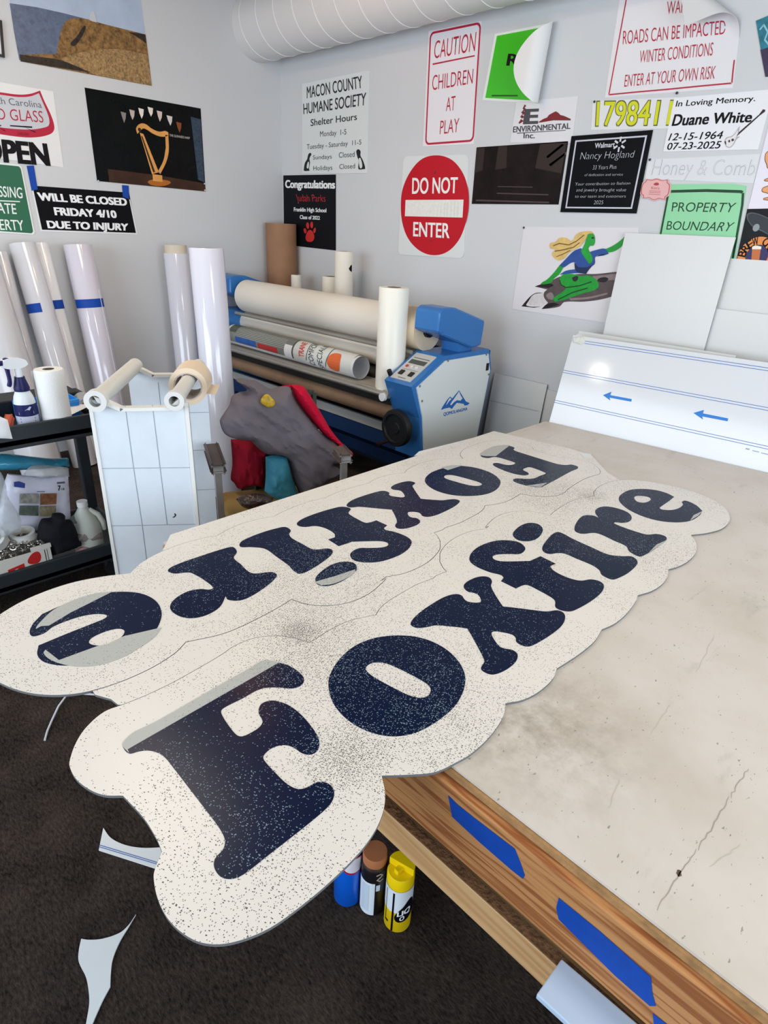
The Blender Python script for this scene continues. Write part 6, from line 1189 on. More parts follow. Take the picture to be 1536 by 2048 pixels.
# printed banner rolled up on the feed table
def banner():
    p0, p1 = Vector((-4.23, 2.604, .806)), Vector((-2.79, 2.60, .802)); r = .073; L = (p1 - p0).length
    t = thing('rolled_banner', 'rolled printed banner lying on the laminator feed table', 'banner', (-3.5, 2.6, .73))
    bm = B(); n = 60; turn = 1.12
    prof = []
    for i in range(n + 1):
        a = 2 * PI * turn * i / n; rr = r - .004 * i / n
        prof.append((math.cos(a + 2.2) * rr, math.sin(a + 2.2) * rr))
    m2 = 24
    grid = [[bm.verts.new(Vector((p0.x + L * j / m2, p0.y + y, p0.z + z))) for (y, z) in prof] for j in range(m2 + 1)]
    for j in range(m2):
        for i in range(n): bm.faces.new((grid[j][i], grid[j][i + 1], grid[j + 1][i + 1], grid[j + 1][i]))
    link('roll_body', bm, mat('banner_back', '#dfdfe2', .4), t, True)
    # the print on its outside: u along the roll, v round it from the top toward the front
    def f(u, v, w):
        a = PI / 2 + v / r
        return Vector((p0.x + u, p0.y + math.cos(a) * (r + w), p0.z + math.sin(a) * (r + w)))
    def patch(name, cc, u0, u1, v0, v1, lift, slant=0.0, rough=.35, **k):
        bm = B(); A = 12
        rows = [[bm.verts.new(f(uu + slant * (v - v0), v, lift)) for uu in (u0, u1)] for v in [v0 + (v1 - v0) * i / A for i in range(A + 1)]]
        for i in range(A): bm.faces.new((rows[i][0], rows[i][1], rows[i + 1][1], rows[i + 1][0]))
        return link(name, bm, mat('banner_' + name, cc, rough, **k), t, True)
    patch('printed_field', '#7d8078', .03, .83, -.09, .155, .0010, mottle=.25, mscale=6)
    patch('printed_field', '#d8d9d4', .83, 1.42, -.09, .155, .0010)
    patch('printed_grille', '#6d7069', .15, .74, .028, .103, .0016)
    for i in range(7): patch('grille_line', '#c4c6c0', .15, .74, .034 + .011 * i, .0365 + .011 * i, .0022)
    patch('printed_blue', '#2b5fae', .13, .40, .106, .150, .0018, mottle=.3, mscale=20)
    patch('printed_red', '#b8302f', .42, .66, .112, .150, .0018)
    patch('printed_white', '#e6e6e6', .74, .83, .07, .155, .0018)
    patch('printed_dark_band', '#4f5a4f', .04, .13, -.06, .08, .0016, mottle=.4, mscale=14)
    patch('printed_seam', '#4f534d', .825, .84, -.06, .155, .0024)
    lettering(t, f, M('#d5432d', .4), [('TRANE', [(.965, .125), (.935, .02), (.885, .02), (.91, .125)], .02)], .0026, 'red_lettering')
    dark = M('#3a4a4a', .4)
    lettering(t, f, dark, [('COMFORT', [(1.07, .165), (1.03, -.03), (.98, -.03), (1.02, .165)], .0), ('SPECIALIST', [(1.16, .175), (1.12, -.04), (1.07, -.04), (1.11, .175)], .0)], .0026)
    art(t, 'printed_ring', f, dark, [stroke([(.97 + .02 * math.sin(v * 18), v) for v in [-.04 + .02 * i for i in range(10)]], .006)], .0026)
    art(t, 'printed_ring', f, dark, [stroke([(1.18 + .02 * math.sin(v * 18 + .6), v) for v in [-.03 + .02 * i for i in range(10)]], .006)], .0026)
    art(t, 'printed_orange', f, mat('orange_banner_print', '#df6a3a', .4), [smooth_loop([(1.20, .12), (1.21, .07), (1.25, .045), (1.31, .055), (1.31, .15), (1.23, .155)], 5)], .0026, .015)
banner()

# ---------------------------------------------------------------- white boards leaning by the table
BOARD_EDGE = mat('board_cut_edge', '#8f908f', 0.6)
def lean(name, label, x0, x1, yt, zt, yb, th=.006, m=None, group='white boards leaning on the back wall', zb=0.0, skew=0.0):
    """a board whose foot is at yb on the floor and whose top edge is at (yt, zt)"""
    o = Vector((x0, yb, zb)); v = Vector((0, yt - yb, zt - zb)); u = Vector((x1 - x0, skew, 0))
    n = Vector((0, v.z, -v.y)).normalized() * th
    bm = obox(B(), o, u, v, n); bm.normal_update(); nd = n.normalized()
    for f in bm.faces: f.material_index = 0 if abs(f.normal.dot(nd)) > .7 else 1
    return tag(link(name, bm, [m or BOARD, BOARD_EDGE]), label, 'board', group)
lean('plastic_board', 'tall narrow white board leaning on the wall in front of the green boundary sign', -1.622, -1.078, 3.376, 1.632, 3.275)
lean('plastic_board', 'wide white board at the back on the right, with the black sign above it', -1.30, .35, 3.392, 1.541, 3.355, m=mat('board_back_tone', '#dbdbd8', .35))
lean('plastic_board', 'low wide white board right of the tall narrow one, in front of another board', -1.28, .6, 3.372, 1.313, 3.315, m=mat('board_front_tone', '#dcdcda', .35))
lean('plastic_board', 'white board of which a strip shows above the lined panel, left of the tall board', -1.72, -.9, 3.25, 1.128, 3.06, m=mat('board_edge_tone', '#dedfdc', .4))
lean('plastic_board', 'white board peeking just behind the lined panel, at its top left corner', -1.70, -.9, 3.19, 1.118, 2.96, m=mat('board_edge_tone_two', '#e2e2df', .4))
lean('plastic_board', 'low grey-white board leaning on the back wall right of the laminator', -2.34, -1.94, 3.385, .765, 3.30, m=mat('low_board', '#d9d9d6', .4))
lean('plastic_board', 'second low board partly behind the first one, right of the laminator', -2.1, -1.80, 3.392, .735, 3.345, m=mat('low_board_two', '#d6d4cf', .45))
link('board_seam', fill([stroke([(-2.407, 0.5851), (-2.407, 0.5851), (-1.9546, 0.5993), (-1.9546, 0.5993)], .003)], 0, upright_y(3.3455), 0), M('#a8a9a6', .5), [q for q in COL.objects if q.get('label', '').startswith('low grey-white')][0])

def lined_panel():
    O = Vector((-1.672, 2.98, .67)); U = Vector((1.079, .117, 0)).normalized(); hz = Vector((-U.y, U.x, 0))
    V = math.cos(math.radians(15)) * Vector((0, 0, 1)) + math.sin(math.radians(15)) * hz; N = U.cross(V)
    if N.y > 0: N = -N
    O = O - N * .006
    def f(u, v, w): return O + U * u + V * v + N * w
    t = thing('lined_panel', 'large glossy white panel with blue double lines and arrows, leaning behind the table', 'board', f(1.1, -.68, 0))
    low = -.67 / V.z + .002
    link('panel', fill([[(0.004, low), (2.44, low), (2.44, .478), (0.012, .470)]], .006, f, -.006), mat('glossy_film', '#d8dadd', .09, spec=.45), t)
    line = mat('blue_film_line', '#4a74b8', .3)
    for pts in ([(0.0848, 0.4426), (0.0848, 0.4426), (0.4933, 0.4448), (0.4933, 0.4448), (0.9488, 0.4441), (0.9488, 0.4441)], [(0.0102, 0.2764), (0.0102, 0.2764), (0.5407, 0.2871), (0.5407, 0.2871), (1.0013, 0.2739), (1.0013, 0.2739)], [(0.0056, 0.1122), (0.0056, 0.1122), (0.5902, 0.122), (0.5902, 0.122), (1.0528, 0.1068), (1.0528, 0.1068)]):
        (ax, ay), (bx, by) = pts[0], pts[-1]; k = (by - ay) / (bx - ax)
        ends = [(ax, ay), (2.43, ay + k * (2.43 - ax))]
        art(t, 'film_line', f, line, [stroke([(p[0], p[1] + d) for p in ends], .0028) for d in (.006, -.006)], .0006)
    blue = mat('blue_arrow', '#1f77c9', .35)
    for lp in ([(0.2562, 0.1937), (0.2562, 0.1937), (0.2951, 0.2194), (0.2951, 0.2194), (0.2944, 0.2011), (0.2944, 0.2011), (0.4048, 0.2025), (0.4048, 0.2025), (0.4069, 0.189), (0.4069, 0.189), (0.2942, 0.1879), (0.2942, 0.1879), (0.3023, 0.1742), (0.3023, 0.1742)], [(0.7049, 0.1938), (0.7049, 0.1938), (0.746, 0.2174), (0.746, 0.2174), (0.7467, 0.2007), (0.7467, 0.2007), (0.8577, 0.2002), (0.8577, 0.2002), (0.8593, 0.1868), (0.8593, 0.1868), (0.7478, 0.1859), (0.7478, 0.1859), (0.7553, 0.1725), (0.7553, 0.1725)]):
        art(t, 'arrow', f, blue, [lp], .0006)
    g = mat('crumpled_clear_tape', '#d5d3cc', .2, bump=.6, bscale=60)
    link('tape_piece', cloth([(0.0144, 0.4603), (0.0144, 0.4603), (0.071, 0.471), (0.071, 0.471), (0.0848, 0.4426), (0.0848, 0.4426), (0.0678, 0.4269), (0.0678, 0.4269), (0.019, 0.4333), (0.019, 0.4333)], lambda u, v, w: f(u, v, w + .003), .004, .003, 3, .006, .01), g, t)
    art(t, 'small_print', f, M('#8aa0c4', .4), [stroke([(0.9679, 0.0823), (0.9679, 0.0823), (0.984, 0.0826), (0.984, 0.0826)], .006), stroke([(0.9968, 0.0802), (0.9968, 0.0802), (1.0248, 0.0799), (1.0248, 0.0799)], .004), stroke([(1.0333, 0.0784), (1.0333, 0.0784), (1.0616, 0.0783), (1.0616, 0.0783)], .004)], .0006)
lined_panel()

# ---------------------------------------------------------------- white roll rack on the floor
def roll_rack():
    A = Vector((-2.21, .763, 0)); Bp = Vector((-2.04, 1.041, 0)); U = (Bp - A).normalized(); Wd = (Bp - A).length
    D = Vector((-.430, .325, 0)); Nf = Vector((U.y, -U.x, 0))
    t = thing('roll_rack', 'white upright rack of two scored panels joined by two pipes, right of the cart', 'rack', A + D * .5 + U * .16)
    white = mat('scored_white_panel', '#d9e0e6', .45, mottle=.05, mscale=8)
    trim = mat('white_trim', '#e6e5df', .45)
    for k, (name, base) in enumerate((('front_panel', A), ('back_panel', A + D))):
        def f(u, v, w, base=base): return base + U * u + Vector((0, 0, v)) + Nf * w
        H = 1.0
        outline = [(0, 0), (Wd, 0), (Wd, H + .005), (Wd - .055, H - .028), (.10, H - .028), (.045, H + .002), (0, H + .005)]
        p = link(name, fill([outline], .012, f, -.012), white, t)
        link('top_edge', fill([[(.10, H - .034), (Wd - .055, H - .034), (Wd - .055, H - .022), (.10, H - .022)], [(.02, H + .022), (.045, H + .012), (.112, H - .026), (.10, H - .034), (.03, H + .0)], [(Wd - .02, H + .012), (Wd - .062, H - .022), (Wd - .05, H - .032), (Wd - .01, H - .004)]], .035, f, -.018), trim, p)
        if k == 0:
            sc = M('#8f979d', .5)
            loops = [stroke([(0.1167, 0.9862), (0.1167, 0.9862), (0.1167, 0.7456), (0.1167, 0.7456), (0.1198, 0.5084), (0.1198, 0.5084), (0.1181, 0.3122), (0.1181, 0.3122)], .0022), stroke([(0.2085, 0.9847), (0.2085, 0.9847), (0.2101, 0.7416), (0.2101, 0.7416), (0.2116, 0.5022), (0.2116, 0.5022)], .0022), stroke([(0.0062, 0.7484), (0.0062, 0.7484), (0.3196, 0.7388), (0.3196, 0.7388)], .0022), stroke([(0.0099, 0.5125), (0.0099, 0.5125), (0.3202, 0.4983), (0.3202, 0.4983)], .0022)]
            link('scored_line', fill(loops, 0, f, .0008), sc, p)
            link('side_flange', fill([[(-.004, 0), (.008, 0), (.008, H - .01), (-.004, H - .01)], [(Wd - .008, 0), (Wd + .006, 0), (Wd + .006, H - .01), (Wd - .008, H - .01)]], .04, f, -.036), trim, p)
            art(p, 'chip_mark', f, M('#33302c', .5), [smooth_loop([(0.235, 0.5334), (0.2433, 0.541), (0.2431, 0.5511), (0.2484, 0.5461), (0.2465, 0.5381)], 4)], .001)
        else:
            link('scored_line', fill([[(0, z), (Wd, z), (Wd, z + .0024), (0, z + .0024)] for z in (.80, .62, .42)] + [[(x, 0), (x + .0024, 0), (x + .0024, .94), (x, .94)] for x in (.12, .24)], 0, f, .0008), M('#8f979d', .5), p)
    pm = mat('pipe_plastic', '#d9d8d0', .4)
    def pipe_at(u, z, ro, ri, ext=(.03, .03)):
        d = D.normalized()
        p0 = A + U * u + Vector((0, 0, z)) - d * ext[0]; p1 = A + D + U * u + Vector((0, 0, z)) + d * ext[1]
        o = link('pipe', pipe(B(), p0, p1, ro, ri, 32), pm, t, True)
        link('pipe_collar', pipe(B(), p0 - d * .004, p0 + d * .03, ro + .008, ri, 32), M('#dcdad5', .4), o, True)
        return p0, p1, d
    pipe_at(.03, 1.008, .030, .020)
    p0, p1, d = pipe_at(Wd - .035, 1.004, .027, .019, (.03, .05))
    c = p0 + (p1 - p0) * .48
    tr = thing('tape_roll', 'roll of pale peach transfer tape hanging on the right pipe of the white rack', 'tape roll', c + Vector((0, 0, -.045)))
    ax_c = c + Vector((0, 0, -.020))
    link('tape_body', pipe(B(), ax_c, ax_c + d * .16, .075, .0555, 48), mat('peach_tape', '#e8d3b8', .5), tr, True)
    link('inner_core', pipe(B(), ax_c + d * .001, ax_c + d * .159, .0553, .050, 48), mat('printed_core', '#c9b8ac', .7, mottle=.35, mscale=50), tr, True)
    ed = U * .076
    bm = B(); q = [ax_c + U * .070 + Vector((0, 0, -.03)), ax_c + U * .105 + Vector((0, 0, -.035)) + d * .01, ax_c + U * .105 + Vector((0, 0, -.028)) + d * .15, ax_c + U * .070 + Vector((0, 0, -.028)) + d * .15]
    obox(bm, q[0], q[1] - q[0], q[3] - q[0], Vector((0, 0, .001)))
    link('loose_end', bm, mat('tape_tail', '#dccbb0', .5), tr)
roll_rack()

# ---------------------------------------------------------------- black service cart and its load
CX0, CX1, CY0, CY1 = -3.13, -2.65, .10, 1.03
def cart():
    t = thing('service_cart', 'black two-shelf service cart loaded with supplies at the left edge', 'cart', ((CX0 + CX1) / 2, .5, 0))
    def tray(name, z0, z1, floor):
        bm = B(); th = .018
        box(bm, CX0, CX1, CY0, CY1, floor - .02, floor)
        box(bm, CX1 - th, CX1, CY0, CY1, z0, z1, .004); box(bm, CX0, CX0 + th, CY0, CY1, z0, z1, .004)
        box(bm, CX0 + th, CX1 - th, CY0, CY0 + th, z0, z1, .004); box(bm, CX0 + th, CX1 - th, CY1 - th, CY1, z0, z1, .004)
        return link(name, bm, CART_GREY, t)
    tray('upper_shelf', .732, .826, .768); tray('lower_shelf', .118, .208, .150)
    for (x, y) in ((CX1 - .05, CY1 - .055), (CX1 - .05, CY0 + .005), (CX0 + .005, CY1 - .055), (CX0 + .005, CY0 + .005)):
        link('post', box(B(), x, x + .045, y, y + .05, .15, .75, .006), CART_GREY, t)
    for (x, y) in ((CX1 - .07, CY1 - .09), (CX1 - .07, CY0 + .09), (CX0 + .07, CY1 - .09), (CX0 + .07, CY0 + .09)):
        c = link('caster', cyl(B(), (x - .014, y, .05), (x + .014, y, .05), .05, 24), M('#2a2b2e', .4), t, True)
        link('caster_fork', box(B(), x - .022, x + .022, y - .025, y + .025, .085, .12), M('#7b7d80', .35, metal=.7), c)
cart()
UZ, LZ = .768, .150
def spray_bottle():
    c = Vector((-2.735, .695, UZ))
    t = thing('spray_bottle', 'white spray bottle with a navy trigger and label on the cart', 'bottle', c)
    link('bottle_body', lathe(B(), c, (0, 0, 1), [(0, 0), (0, .036), (.004, .039), (.125, .040), (.150, .035), (.18, .022), (.185, .018), (.2, .017), (.2, 0)], 40), mat('cloudy_plastic', '#dfe3e6', .3), t, True)
    f = lambda u, v, w: Vector((c.x + math.cos(math.atan2(-c.y, -c.x) + u / .04) * (.0405 + w), c.y + math.sin(math.atan2(-c.y, -c.x) + u / .04) * (.0405 + w), UZ + v))
    def bd(name, z0, z1, cc, l): 
        bm = B(); n = 20; A = [[bm.verts.new(f(-.06 + .12 * i / n, z, l)) for i in range(n + 1)] for z in (z0, z1)]
        for i in range(n): bm.faces.new((A[0][i], A[0][i + 1], A[1][i + 1], A[1][i]))
        link(name, bm, M(cc, .4), t, True)
    bd('label_band', .02, .122, '#c9cde0', .0008); bd('label_navy', .075, .122, '#1c2057', .0012)
    art(t, 'label_motif', f, M('#c3c8e4', .4), [[(-.028, .082), (.026, .084), (.026, .094), (-.028, .092)], [(-.006, .1), (.012, .1), (.02, .112), (.014, .115), (.004, .106)]], .0018)
    art(t, 'label_text', f, M('#2a2c5c', .4), [[(-.026, y), (.028, y), (.028, y + .006), (-.026, y + .006)] for y in (.062, .05, .038)], .0018)
    link('collar', lathe(B(), c + Vector((0, 0, .172)), (0, 0, 1), [(0, .02), (0, .028), (.012, .029), (.05, .019), (.056, .019), (.056, .01)], 32), mat('navy_plastic', '#1a1850', .4), t, True)
    link('neck', cyl(B(), c + Vector((0, 0, .2)), c + Vector((0, 0, .262)), .013, 20), M('#e9eaee', .35), t, True)
    d = Vector((.18, -.98, 0)).normalized()
    h0 = c + Vector((0, 0, .262))
    sid = Vector((-d.y, d.x, 0))
    pf = lambda u, v, w: h0 + d * u + Vector((0, 0, v)) + sid * (w - .012)
    s = link('spray_head', fill([smooth_loop([(-.038, .012), (-.038, .012), (-.03, .03), (0, .04), (.03, .042), (.05, .036), (.055, .022), (.05, .006), (.015, .0), (-.012, .0), (-.03, .006)], 4)], .024, pf), M('#eeeff2', .35), t, True)
    link('nozzle', lathe(B(), h0 + d * .05 + Vector((0, 0, .026)), d, [(0, .01), (.016, .01), (.016, 0)], 16), M('#1a1850', .4), s, True)
    link('trigger', fill([smooth_loop([(.022, .036), (.04, .044), (.05, .03), (.046, 0), (.044, -.045), (.05, -.065), (.04, -.066), (.034, -.045), (.034, -.01), (.03, .02)], 4)], .014, lambda u, v, w: pf(u, v, w + .005)), mat('navy_trigger', '#1d1a5a', .4), t, True)
spray_bottle()
t = thing('paper_towel_roll', 'white paper towel roll standing on the cart beside the spray bottle', 'paper towel', (-2.715, .80, UZ))
link('towel_body', lathe(B(), (-2.715, .80, UZ), (0, 0, 1), [(0, .02), (0, .056), (.245, .056), (.25, .053), (.25, .022)], 48), mat('paper_towel', '#ecebe8', .9, bump=.25, bscale=150), t, True)
link('core', pipe(B(), (-2.715, .80, UZ + .002), (-2.715, .80, UZ + .246), .0225, .019, 32), M('#6b6157', .8), t, True)
link('loose_sheet', obox(B(), (-2.772, .79, UZ + .004), (.02, -.045, 0), (0, 0, .236), (.0012, .0006, 0)), M('#e6e5e3', .9), t)
t = thing('blue_tub', 'bright blue plastic tub on the cart behind the spray bottle and towel roll', 'tub', (-2.86, .79, UZ))
bm = B(); bx = mat('blue_tub_plastic', '#2b86d8', .4)
for (a, b_, c, d_, e, g) in ((-2.92, -2.80, .70, .92, UZ, UZ + .004), (-2.80, -2.795, .70, .92, UZ, UZ + .09), (-2.925, -2.92, .70, .92, UZ, UZ + .09), (-2.92, -2.80, .695, .70, UZ, UZ + .09), (-2.92, -2.80, .92, .925, UZ, UZ + .09)): box(bm, a, b_, c, d_, e, g)
link('tub_body', bm, bx, t); link('tub_rim', box(B(), -2.802, -2.790, .695, .925, UZ + .078, UZ + .092, .003), M('#3a95e6', .4), t)
t = thing('label_roll', 'small roll of clear film lying at the right end of the cart top', 'roll', (-2.83, .97, UZ))
link('film_body', pipe(B(), (-2.80, .955, UZ + .043), (-2.93, .985, UZ + .043), .042, .028, 36), mat('clear_film', '#aeb0b2', .15, alpha=.75), t, True)
link('core', pipe(B(), (-2.799, .955, UZ + .043), (-2.931, .985, UZ + .043), .028, .024, 30), M('#2a2624', .6), t, True)
tag(link('paper_sheet', obox(B(), (-2.70, .85, UZ + .052), (-.10, .15, .01), (-.10, -.03, .01), (0, 0, .001)), PAPER), 'white paper sheet lying at an angle in the cart top behind the towel roll', 'paper')
sh = cloth([(0.4701, 0.8655), (0.4701, 0.8655), (0.5647, 0.8838), (0.5647, 0.8838), (0.5992, 0.8581), (0.5992, 0.8581), (0.602, 0.7809), (0.602, 0.7809), (0.5229, 0.8007), (0.5229, 0.8007), (0.439, 0.7939), (0.439, 0.7939)], lambda u, v, w: Vector((-2.638 + w, u, v)), .006, .002, 5, .012, .02)
tag(link('paper_sheet', sh, PAPER, None, True), 'white paper hanging over the front rim of the cart at the left edge', 'paper')
t = thing('utility_knife', 'orange-handled tool lying in the cart top left of the spray bottle', 'tool', (-2.72, .60, UZ))
link('handle', obox(B(), (-2.70, .585, UZ + .006), (-.06, .045, .055), (.012, .018, 0), (.0, -.006, .016), .003), M('#b9553a', .5), t)
link('blade_holder', obox(B(), (-2.705, .59, UZ + .002), (.035, -.06, .01), (.01, .008, 0), (0, 0, .012), .002), M('#3a3a3c', .4, metal=.6), t)
tag(link('black_tray', box(B(), -3.10, -2.94, .55, .98, UZ, UZ + .085, .006), BLACK_PLASTIC), 'black box at the back of the cart top', 'box')

# lower shelf: bags, jug, pouch, box of chain
shelf_face = lambda x: (lambda u, v, w: Vector((x + w, u, v)))
CLEAR = mat('clear_plastic_bag', '#dfe6ea', .08, spec=.8, alpha=.42, bump=.5, bscale=30)
def bag(name, label, lp, x, m, bulge=.06, wr=.012, seed=1, step=.014, edge=.07, lean_=0.0):
    z0 = min(p[1] for p in lp)
    o = cloth(lp, lambda u, v, w: Vector((x + w - lean_ * (v - z0), u, v)), bulge, wr, seed, step, edge, back=.02)
    return tag(link(name, o, m, None, True), label, 'bag')
bag('teal_bag', 'teal blue plastic bag showing above the clear bag on the lower shelf', [(0.5497, 0.6378), (0.5497, 0.6378), (0.6071, 0.6382), (0.6506, 0.6266), (0.7298, 0.5971), (0.8136, 0.57), (0.8708, 0.5611), (0.8708, 0.5611), (0.8686, 0.5243), (0.8686, 0.5243), (0.7716, 0.5351), (0.7716, 0.5351), (0.6379, 0.5593), (0.6379, 0.5593), (0.5388, 0.5834), (0.5388, 0.5834)], -2.90, mat('teal_plastic', '#3f9fbf', .25, spec=.6, alpha=.9, bump=.4, bscale=30), .04, .01, 11)
wb = bag('white_bag', 'white printed plastic bag marked 7 LB with four small pictures, on the lower shelf', [(0.6053, 0.564), (0.6053, 0.564), (0.712, 0.5266), (0.8358, 0.5023), (0.8358, 0.5023), (0.8216, 0.4037), (0.8054, 0.2968), (0.8054, 0.2968), (0.705, 0.2853), (0.6039, 0.3074), (0.521, 0.3446), (0.521, 0.3446), (0.5493, 0.4404), (0.5804, 0.5182)], -2.81, mat('white_bag_plastic', '#dcdcec', .3, spec=.6, bump=.15, bscale=25), .02, .006, 4, lean_=.12)
z0b = ((0.6039, 0.3074))[1]
bagf = lambda u, v, w: Vector((-2.782 + w - .12 * (v - z0b), u, v))
art(wb, 'picture_print', bagf, mat('bag_print_rust', '#8a5a3a', .45, mottle=.6, mscale=50), [[(0.6991, 0.4672), (0.6991, 0.4672), (0.7642, 0.4515), (0.7642, 0.4515), (0.7514, 0.4034), (0.7514, 0.4034), (0.6879, 0.4175), (0.6879, 0.4175)]], .006)
art(wb, 'picture_print', bagf, mat('bag_print_grey', '#9c9a92', .45, mottle=.6, mscale=40), [[(0.6225, 0.4861), (0.6225, 0.4861), (0.6935, 0.4687), (0.6935, 0.4687), (0.6839, 0.4239), (0.6839, 0.4239), (0.6116, 0.4454), (0.6116, 0.4454)]], .006)
art(wb, 'picture_print', bagf, mat('bag_print_green', '#5d675c', .45, mottle=.6, mscale=40), [[(0.6089, 0.4362), (0.6089, 0.4362), (0.6808, 0.4163), (0.6808, 0.4163), (0.6704, 0.3712), (0.6704, 0.3712), (0.5973, 0.3954), (0.5973, 0.3954)]], .006)
art(wb, 'picture_print', bagf, mat('bag_print_tan', '#8e8468', .45, mottle=.6, mscale=45), [[(0.6853, 0.4121), (0.6853, 0.4121), (0.7497, 0.3976), (0.7497, 0.3976), (0.7381, 0.3507), (0.7381, 0.3507), (0.6746, 0.3678), (0.6746, 0.3678)]], .006)
art(wb, 'blue_mark', bagf, M('#2c3f8f', .45), [[(0.61, 0.5423), (0.61, 0.5423), (0.6294, 0.5411), (0.6294, 0.5411), (0.6498, 0.5261), (0.6498, 0.5261), (0.6444, 0.5059), (0.6444, 0.5059), (0.6056, 0.5221), (0.6056, 0.5221)]], .006)
lettering(wb, bagf, INK, [('7', [(0.7721, 0.4625), (0.781, 0.4601), (0.7855, 0.4827), (0.7758, 0.4844)], .04), ('LB', [(0.7846, 0.4624), (0.7978, 0.4589), (0.7992, 0.4676), (0.7859, 0.4703)], .03)], .006)
art(wb, 'small_print', bagf, M('#5a5a78', .45), [[(0.7736, 0.5013), (0.7736, 0.5013), (0.8076, 0.4966), (0.8076, 0.4966), (0.8061, 0.4876), (0.8061, 0.4876), (0.7737, 0.4931), (0.7737, 0.4931)], [(0.6871, 0.4805), (0.6871, 0.4805), (0.7185, 0.4729), (0.7185, 0.4729), (0.7179, 0.4698), (0.7179, 0.4698), (0.6865, 0.4775), (0.6865, 0.4775)]], .006)
bag('clear_bag', 'crumpled clear plastic bag at the left of the lower shelf', [(0.49, 0.6284), (0.49, 0.6284), (0.5336, 0.6361), (0.5556, 0.6234), (0.5647, 0.5575), (0.5623, 0.5124), (0.5883, 0.4109), (0.5839, 0.3519), (0.5394, 0.342), (0.4741, 0.3355), (0.4291, 0.3586), (0.4291, 0.3586)], -2.74, CLEAR, .06, .022, 8)
bag('clear_bag', 'crumpled clear plastic on top of the white 7 LB bag', [(0.6645, 0.5488), (0.6645, 0.5488), (0.7001, 0.5775), (0.747, 0.5704), (0.8006, 0.5536), (0.845, 0.5369), (0.845, 0.5369), (0.8424, 0.4984), (0.8424, 0.4984), (0.7854, 0.5057), (0.7172, 0.5197), (0.7172, 0.5197)], -2.84, CLEAR, .04, .02, 9)
bag('black_pouch', 'black cloth pouch with straps lying on the lower shelf', [(0.6285, 0.2956), (0.6285, 0.2956), (0.6604, 0.3797), (0.7015, 0.3793), (0.7111, 0.3947), (0.7513, 0.3827), (0.7538, 0.3549), (0.7772, 0.3435), (0.7956, 0.2522), (0.8082, 0.213), (0.8082, 0.213), (0.7292, 0.2056), (0.6646, 0.2049), (0.6646, 0.2049), (0.6646, 0.2455), (0.6388, 0.2963)], -2.70, mat('black_cloth', '#131219', .85, bump=.3, bscale=120), .04, .012, 6)
def jug():
    c = Vector((-2.80, .875, LZ)); c = Vector((-2.74, .845, LZ))
    t = thing('milk_jug', 'cloudy white plastic jug with a white cap, on the lower shelf by the rack', 'jug', c)
    prof = [(0, 0), (0, .058), (.006, .064), (.12, .064), (.15, .06), (.19, .044), (.225, .022), (.235, .018), (.24, .018)]
    link('jug_body', lathe(B(), c, (0, 0, 1), prof, 32), mat('cloudy_jug', '#d5d8cd', .4, alpha=.9), t, True)
    link('cap', lathe(B(), c + Vector((0, 0, .236)), (0, 0, 1), [(0, 0), (0, .023), (.024, .023), (.024, 0)], 28), M('#e3e3e2', .4), t, True)
    link('handle', tube(B(), [c + Vector(p) for p in ((.01, .02, .215), (.03, .05, .19), (.036, .064, .15), (.03, .066, .11))], .012, 10), mat('cloudy_handle', '#d0d3c8', .4), t, True)
jug()
def chain_box():
    t = thing('chain_box', 'red and white printed box full of metal chain on the lower shelf', 'box', (-2.73, .56, LZ))
    x0, x1, y0, y1, z1 = -2.84, -2.67, .44, .665, .265
    bm = B()
    for q in ((x0, x1, y0, y1, LZ, LZ + .003), (x1 - .003, x1, y0, y1, LZ, z1), (x0, x0 + .003, y0, y1, LZ, z1), (x0, x1, y0, y0 + .003, LZ, z1), (x0, x1, y1 - .003, y1, LZ, z1)): box(bm, *q)
    link('box_walls', bm, mat('printed_white_card', '#dcd8d0', .5), t)
    f = upright_x(x1)
    red = mat('card_red', '#c22a26', .45)
    art(t, 'red_print', f, red, [[(.49, .165), (.55, .175), (.55, .225), (.485, .215)], smooth_loop([(.565, .22), (.58, .252), (.605, .262), (.618, .25), (.616, .22), (.598, .206)], 4)], .0006)
    art(t, 'white_print', f, M('#e6e0da', .5), [ellipse((.518, .197), .012, .012, 16)], .0012)
    art(t, 'box_lines', f, INK, [[(.636, .2), (.639, .2), (.639, .26), (.636, .26)], [(.646, .2), (.648, .2), (.648, .26), (.646, .26)]], .0006)
    link('box_flap', obox(B(), (x1, .585, z1), (0, .082, 0), (-.004, .0, .02), (.0012, 0, 0)), M('#cfcac2', .5), t)
    rnd = random.Random(3); met = mat('chain_metal', '#b9b4ac', .25, metal=.95)
    bm = B()
    for i in range(170):
        c = Vector((rnd.uniform(x0 + .02, x1 - .02), rnd.uniform(y0 + .02, y1 - .02), 0)); hh = .062 * (1 - (abs(c.y - .54) / .13) ** 2)
        c.z = LZ + .03 + rnd.random() ** .5 * (.07 + max(0, hh))
        ax = Vector((rnd.uniform(-1, 1), rnd.uniform(-1, 1), rnd.uniform(-1, 1))).normalized(); u, v, d = axes(ax)
        pts = [c + u * math.cos(2 * PI * k / 10) * .013 + v * math.sin(2 * PI * k / 10) * .009 for k in range(11)]
        tube(bm, pts, .0026, 5, False)
    o = tag(link('metal_chain', bm, met, None, True), 'heap of small metal chain links in the red and white box', 'chain'); o['kind'] = 'stuff'
chain_box()
